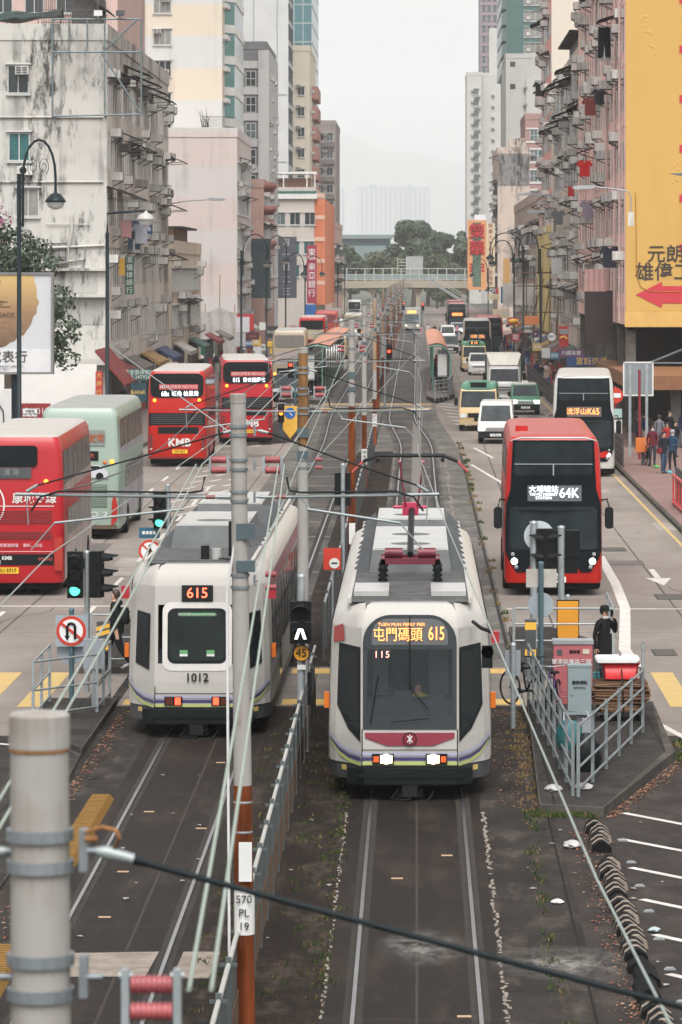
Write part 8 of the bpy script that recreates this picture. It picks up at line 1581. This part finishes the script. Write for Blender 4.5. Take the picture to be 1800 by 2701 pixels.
def figure(stride=.0, la=(0, 0), ra=(0, 0), re=None, le=None, bulk=1):
    """stride: how far the legs part fore and aft; la/ra: arm swing; re/le: explicit elbow and hand points"""
    k = bulk; n = [((0, 0, .93), (.145 * k, .105 * k)), ((0, .005, 1.12), (.135 * k, .1 * k)), ((0, .0, 1.3), (.165 * k, .115 * k)), ((0, .005, 1.42), (.1, .08)), ((0, -.005, 1.49), .05), ((0, -.02, 1.56), (.07, .085)), ((0, -.015, 1.645), (.062, .075))]
    e = [(0, 1), (1, 2), (2, 3), (3, 4), (4, 5), (5, 6)]
    for s, sw, ex in ((-1, la, le), (1, ra, re)):
        i = len(n); n += [((s * .17, 0, 1.38), .068 * k), (ex[0] if ex else (s * .215, .05 + sw[0], 1.12), .05 * k), (ex[1] if ex else (s * .21, -.04 + sw[1], .9), .036), (ex[2] if ex else (s * .2, -.07 + sw[1] * 1.15, .81), (.026, .042))]; e += [(3, i), (i, i + 1), (i + 1, i + 2), (i + 2, i + 3)]
    for s in (-1, 1):
        d = stride * s; i = len(n); n += [((s * .09, d * .1, .86), .1 * k), ((s * .095, -.03 + d * .55, .49), .067 * k), ((s * .095, .03 + d * 1.0 + (.06 if d > 0 else 0), .09 + (.05 if d > .1 else 0)), .045), ((s * .1, -.12 + d, .04), (.042, .036))]; e += [(0, i), (i, i + 1), (i + 1, i + 2), (i + 2, i + 3)]
    return skinmesh('person', n, e)
FIG = [figure(.0), figure(.2, (.06, -.12), (-.02, .16)), figure(.05, re=((.24, -.02, 1.12), (.12, -.24, 1.08), (.06, -.3, 1.1))), figure(.1, (.03, .05), (0, -.06), None, None, 1.12)]
def dress(me, top, bottom, shoes, hair=None, mask=None):
    """materials by body region: skin, top, trousers, shoes, hair"""
    m = me.copy(); m.materials.clear()
    for q in (SK, top, bottom, shoes): m.materials.append(q)
    for p in m.polygons:
        c = p.center; arm = abs(c.x) > .175
        if c.z > 1.475: i = 0
        elif c.z < .075 or (c.z < .16 and c.y > .16): i = 3
        elif arm and c.z < .86 : i = 0
        elif c.z < .84 and not arm: i = 2
        else: i = 1
        p.material_index = i
    return m
def person(label, x, y, rz, f, top, bottom, shoes=(.02, .02, .02), hair=HAIR, grp=None, sc=1, z=.13, extra=None, hat=None, mask=False, long=False):
    t = thing('person', label, 'person', (x, y, z), rz, grp); t.scale = (sc,) * 3
    put('body', dress(FIG[f] if isinstance(f, int) else f, cloth(top), cloth(bottom), cloth(shoes)), t)
    b = MB(); b.lathe([(.085, -.1 if long else -.05), (.098, 0), (.092, .06), (.06, .11), (0, .125)], (0, .008, 1.605), 12); b.v = [(x_, y_ if y_ > -.02 or z_ > 1.66 else -.02, z_) for x_, y_, z_ in b.v]; b.build('hair', hair, t)
    b = MB()
    for s in (-.03, .03): b.lathe([(0, -.008), (.011, 0)], (s, -.1, 1.585), 8, 0, 'y')
    b.box(-.022, .022, -.106, -.095, 1.525, 1.531, 0); b.add([(-.012, -.1, 1.55), (.012, -.1, 1.55), (0, -.125, 1.552), (0, -.1, 1.59)], [(0, 1, 2), (0, 2, 3), (1, 3, 2)], 1); b.build('face', [HAIR, SK], t)
    if mask: b = MB(); b.loft([[(.07 * math.cos(R(a)), -.02 - r_ * math.sin(R(a)) - .0, z_) for a in range(0, 181, 20)] + [(0, 0, z_)] for r_, z_ in ((.07, 1.49), (.095, 1.52), (.098, 1.56))]); b.build('face_mask', mat('mask_white', (.65, .66, .68), .7), t)
    if hat: b = MB(); b.lathe([(.1, -.0), (.1, .05), (.075, .1), (0, .115)], (0, 0, 1.625), 12); b.add([(-.08, -.07, 1.63), (.08, -.07, 1.63), (.06, -.18, 1.62), (-.06, -.18, 1.62)], [(0, 1, 2, 3)]); b.build('cap', cloth(hat), t)
    return t
BK = (.014, .015, .017)
fw = figure(.24, le=((-.2, .05, 1.13), (-.17, -.1, .98), (-.12, -.15, .95)), re=((.2, .06, 1.13), (.17, -.08, .98), (.12, -.14, .95)), bulk=1.18)
w_ = person('woman in a hooded black jacket walking left with a backpack, on the left island', -6.2, 80.3, R(-90), fw, BK, (.012, .013, .016), (.3, .3, .3), mat('hair_brown', (.05, .03, .02), .5), None, .96)
b = MB(); b.loft([[(k * 1.25 * math.cos(a * .5236), .2 + k * .75 * math.sin(a * .5236), z) for a in range(12)] for k, z in ((.1, .98), (.14, 1.03), (.14, 1.25), (.1, 1.34))]); b.build('backpack', cloth((.02, .022, .024)), w_); b = MB(); b.loft([[(k * math.cos(a * .5236), .07 + k * .6 * math.sin(a * .5236), z) for a in range(12)] for k, z in ((.13, 1.39), (.15, 1.44), (.11, 1.49))]); b.build('hood', cloth(BK), w_); b = MB(); b.lathe([(.17, .78), (.19, .92), (.175, 1.1)], (0, 0, 0), 12); b.build('jacket_hem', cloth(BK), w_)
fm = figure(.03, re=((.27, -.03, 1.16), (.2, -.13, 1.36), (.12, -.12, 1.5)), le=((-.23, .04, 1.13), (-.23, .02, .92), (-.22, .0, .83)), bulk=.95)
m_ = person('man in a black coat and cap holding a phone to his ear, right island', 3.72, 77.3, R(38), fm, (.012, .012, .013), (.015, .015, .016), (.03, .03, .03), HAIR, None, .98, .02, hat=(.013, .014, .015))
b = MB(); b.lathe([(.15, .7), (.155, .95), (.15, 1.15)], (0, 0, 0), 12); b.build('coat_skirt', cloth((.012, .012, .013)), m_); b = MB(); b.loft([[(.075 * math.cos(R(a)), -.03 - r_ * math.sin(R(a)), z_) for a in range(0, 181, 20)] + [(0, 0, z_)] for r_, z_ in ((.05, 1.46), (.085, 1.485), (.088, 1.515))]); b.build('chin_mask', mat('mask_white', (.65, .66, .68), .7), m_); b = MB(); b.box(.085, .1, -.16, -.08, 1.5, 1.64); b.build('phone', BLACK, m_)
b = MB()
for k in range(4): b.tube([(.1, -.13 + .018 * k, 1.5), (.118 + .004 * k, -.135 + .02 * k, 1.53), (.105, -.15 + .02 * k, 1.555 - .006 * abs(k - 1))], [.0095, .009, .007], 6)
b.tube([(.1, -.1, 1.49), (.085, -.155, 1.52), (.085, -.165, 1.55)], [.011, .0095, .008], 6)
for k in range(4): b.tube([(-.24 + .004 * k, -.015 + .017 * k, .84), (-.235, -.02 + .018 * k, .79), (-.22, -.015 + .017 * k, .755 + .006 * abs(k - 1))], [.0095, .009, .007], 6)
b.tube([(-.21, -.02, .86), (-.19, -.04, .82), (-.195, -.045, .79)], [.011, .009, .008], 6)
b.build('fingers', SK, m_)
sb_ = thing('shopping_bag', 'blue green patterned wheeled shopping bag beside the cardboard cart', 'bag', (3.35, 75.0, .005)); b = MB(); b.box(-.16, .16, -.12, .12, .1, .62); b.build('bag', mat('bag_pattern', (.03, .12, .14), .7, 0, 1.2, 30), sb_); b = MB(); b.tube([(-.12, .13, .1), (-.12, .15, .95), (.12, .15, .95), (.12, .13, .1)], .012, 5); b.lathe([(0, -.02), (.06, -.02), (.06, .02), (0, .02)], (-.14, .12, .06), 10, 0, 'x'); b.lathe([(0, -.02), (.06, -.02), (.06, .02), (0, .02)], (.14, .12, .06), 10, 0, 'x'); b.build('frame', BLACK, sb_)
GP = 'pedestrians on the right pavement'
a = person('pedestrian with a crimson shoulder bag and dark jacket, back to the road', 10.0, 158, R(30), 2, (.02, .022, .03), (.05, .08, .13), (.02, .02, .02), HAIR, GP); b = MB(); b.loft([[(-.24 + k * .6 * math.cos(x * .628), -.05 + k * math.sin(x * .628), z) for x in range(10)] for k, z in ((.12, .82), (.16, .9), (.12, 1.04))]); b.build('shoulder_bag', cloth((.2, .02, .03)), a)
person('masked pedestrian in a navy jacket and grey cap facing the crimson bag carrier', 10.45, 159.5, R(-25), 2, (.03, .06, .11), (.025, .025, .03), (.4, .4, .4), mat('hair_grey', (.3, .3, .3), .6), GP, hat=(.3, .3, .32), mask=True)
person('masked pedestrian in red with a white shopping bag behind the crimson bag carrier', 9.9, 164, R(10), 0, (.12, .02, .03), (.04, .045, .06), (.02, .02, .02), HAIR, GP, mask=True)
person('pedestrian in a long black coat with a white scarf beside the bus stop posts', 9.95, 175, R(70), 0, (.015, .015, .016), (.015, .015, .016), (.02, .02, .02), HAIR, GP, 1.04)
cols = {'black': (.014, .015, .017), 'navy': (.02, .03, .07), 'grey': (.14, .14, .15), 'white': (.5, .49, .48), 'red': (.32, .03, .03), 'beige': (.35, .27, .19), 'blue': (.06, .13, .28), 'green': (.05, .12, .07), 'maroon': (.12, .03, .04), 'pink': (.42, .2, .22)}
places = []
for i, (x, y) in enumerate([(10.9, 170), (11.4, 172), (11.0, 177), (11.6, 179), (12.2, 176), (10.6, 182), (12.4, 181)]): places.append((x, y, 'waiting in the dark arcade by the bus stop', GP))
r6 = random.Random(21)
for i in range(16): places.append((r6.uniform(8.7, 10.2), 232 + i * 4.2, 'on the right pavement past the furniture sign', GP))
for i in range(16): places.append((r6.uniform(7.6, 10.2), 318 + i * 6, 'in the crowd by the far right shops', 'crowd by the far right shops'))
for i, (x, y) in enumerate([(-13.6, 215), (-13.2, 222), (-14.2, 232), (-13.4, 240), (-13.8, 262), (-13.1, 285), (-14.4, 300), (-13.3, 318), (-14.0, 340), (-13.4, 365)]): places.append((x, y, 'on the left pavement behind the red buses', 'pedestrians on the left pavement'))
for i, (x, y) in enumerate([(-7.3, 268), (-7.0, 272), (-6.7, 266), (-7.4, 281), (-6.6, 276)]): places.append((x, y, 'waiting under the left tram shelter', 'passengers at the left tram stop'))
for i, (x, y) in enumerate([(1.6, 264), (1.9, 270), (1.3, 281), (2.0, 290), (1.5, 300)]): places.append((x, y, 'waiting under the salmon roofed shelter', 'passengers at the right tram stop'))
for i, (x, y) in enumerate([(-.3, 478), (.6, 482), (2.2, 486), (2.9, 480), (3.8, 488), (4.3, 476), (1.4, 490), (5.0, 484), (6.2, 486), (-3.2, 484)]): places.append((x, y, 'crossing the road near the far tram', 'pedestrians on the far crossing'))
combos = [(a, c) for a in list(cols)[:4] * 2 + list(cols) for c in ('black', 'navy', 'grey', 'beige', 'blue')]; r6.shuffle(combos); used = set()
for i, (x, y, pl, gp) in enumerate(places):
    for q in combos:
        if (q, pl) not in used: break
    k = i % len(combos); q = combos[k]
    while (q, pl) in used: k = (k + 1) % len(combos); q = combos[k]
    used.add((q, pl))
    person('pedestrian in %s top and %s trousers %s' % (q[0], q[1], pl), x, y, r6.choice((0, 3.1, .6, 2.6, 1.6)), r6.choice((0, 1, 1, 2, 3)), cols[q[0]], cols[q[1]], (.03, .03, .03), HAIR, gp, r6.uniform(.93, 1.05), .28 if 'shelter' in pl else (.13 if 'pavement' in pl or 'arcade' in pl or 'shops' in pl else .01))
# tram driver behind the windscreen
dr = thing('person', 'tram driver in a yellow vest at the controls of tram 1011', 'person', (.02, 62.35, .78)); put('body', dress(figure(0, bulk=1.05, re=((.26, -.06, 1.15), (.2, -.3, 1.05), (.16, -.36, 1.05)), le=((-.26, -.06, 1.15), (-.2, -.3, 1.05), (-.16, -.36, 1.05))), cloth((.5, .42, .06)), cloth(BK), cloth(BK)), dr); b = MB(); b.lathe([(.09, -.04), (.098, 0), (.09, .06), (.05, .11), (0, .12)], (0, .015, 1.61), 12); b.build('hair', HAIR, dr); dr.location.z = .12
# ================================================================ laundry on the facades
def garment(label, x, y, z, kind, c, rz=0, w_=.55):
    t = thing('laundry', label, 'laundry', (x, y, z), rz, 'laundry hanging from the facades'); b = MB()
    o = {'shirt': [(-.28, 0), (-.4, -.2), (-.32, -.28), (-.24, -.2), (-.24, -.75), (.24, -.75), (.24, -.2), (.32, -.28), (.4, -.2), (.28, 0), (.1, 0), (0, -.08), (-.1, 0)], 'trousers': [(-.2, 0), (-.22, -1.0), (-.05, -1.0), (0, -.4), (.05, -1.0), (.22, -1.0), (.2, 0)], 'sheet': [(-.4, 0), (-.36, -1.2), (.1, -1.1), (.4, -1.25), (.4, 0)]}[kind]
    b.prism([(p * w_ / .55, q * w_ / .55) for p, q in o], -.05, .05); b.tube([(-.5, 0, .03), (.5, 0, .03)], .015, 5); b.build('garment', cloth(c), t); return t
garment('bright red T-shirt hanging off the pink tenement', 9.55, 222, 14.6, 'shirt', (.5, .02, .02), R(10), .65)
for i, a in enumerate([('pale pink sheet on the washing line of the grimy block', -16.55, 222, 11.2, 'sheet', (.45, .25, .24), 0, .45), ('blue jeans on the washing line of the grimy block', -16.2, 223.5, 11.2, 'trousers', (.08, .14, .2), 0, .9), ('grey shirt on the washing line of the grimy block', -15.75, 223, 11.0, 'shirt', (.35, .36, .4), 0, .8), ('small navy towel on the washing line of the grimy block', -15.4, 224, 11.1, 'sheet', (.03, .06, .14), 0, .3), ('dark trousers at the top of the pink tenement facade', 9.9, 206, 21.2, 'trousers', BK, R(20), .9), ('dark shirt pair high on the pink tenement facade', 9.9, 212, 18.2, 'shirt', (.04, .035, .045), R(10), .6), ('red and dark shirts on the pink tenement facade', 9.6, 216, 15.3 + 2.6, 'shirt', (.2, .05, .04), R(20), .7), ('dark blue jacket low on the pink tenement facade', 10.0, 202, 9.6, 'shirt', (.03, .035, .05), R(10), .8), ('checked grey shirt in the middle of the lower tenement', 9.5, 262, 12.4, 'shirt', (.12, .12, .13), 0, .7), ('cream towel beside the checked grey shirt', 10.0, 264, 12.6, 'sheet', (.45, .38, .32), 0, .7), ('white cloth low on the lower tenement', 9.6, 268, 9.2, 'sheet', (.5, .5, .48), 0, .5), ('striped shirt beside the pink tenement pipes', 9.9, 226, 12.4, 'shirt', (.25, .2, .25), R(15), .7), ('black shirts at the top of the second pink block', 9.9, 314, 23.5, 'shirt', BK, 0, .8), ('red cloth on a balcony of the lower tenement', 10.2, 258, 13.9, 'sheet', (.4, .03, .03), 0, .3)]): garment(*a)
# ================================================================ haze
hz = MB(); hz.box(-9500, 9500, -90, 16500, -1.2, 780)
hm = bpy.data.materials.new('haze_air'); hm.use_nodes = True; ht = hm.node_tree
for n in list(ht.nodes):
    if n.type != 'OUTPUT_MATERIAL': ht.nodes.remove(n)
pv = ht.nodes.new('ShaderNodeVolumePrincipled'); pv.inputs['Density'].default_value = HAZE_D; pv.inputs['Color'].default_value = (.99, .995, 1, 1); pv.inputs['Anisotropy'].default_value = .0
ht.links.new(pv.outputs[0], ht.nodes['Material Output'].inputs['Volume'])
ho = hz.build('haze', hm); tag(ho, kind='stuff')
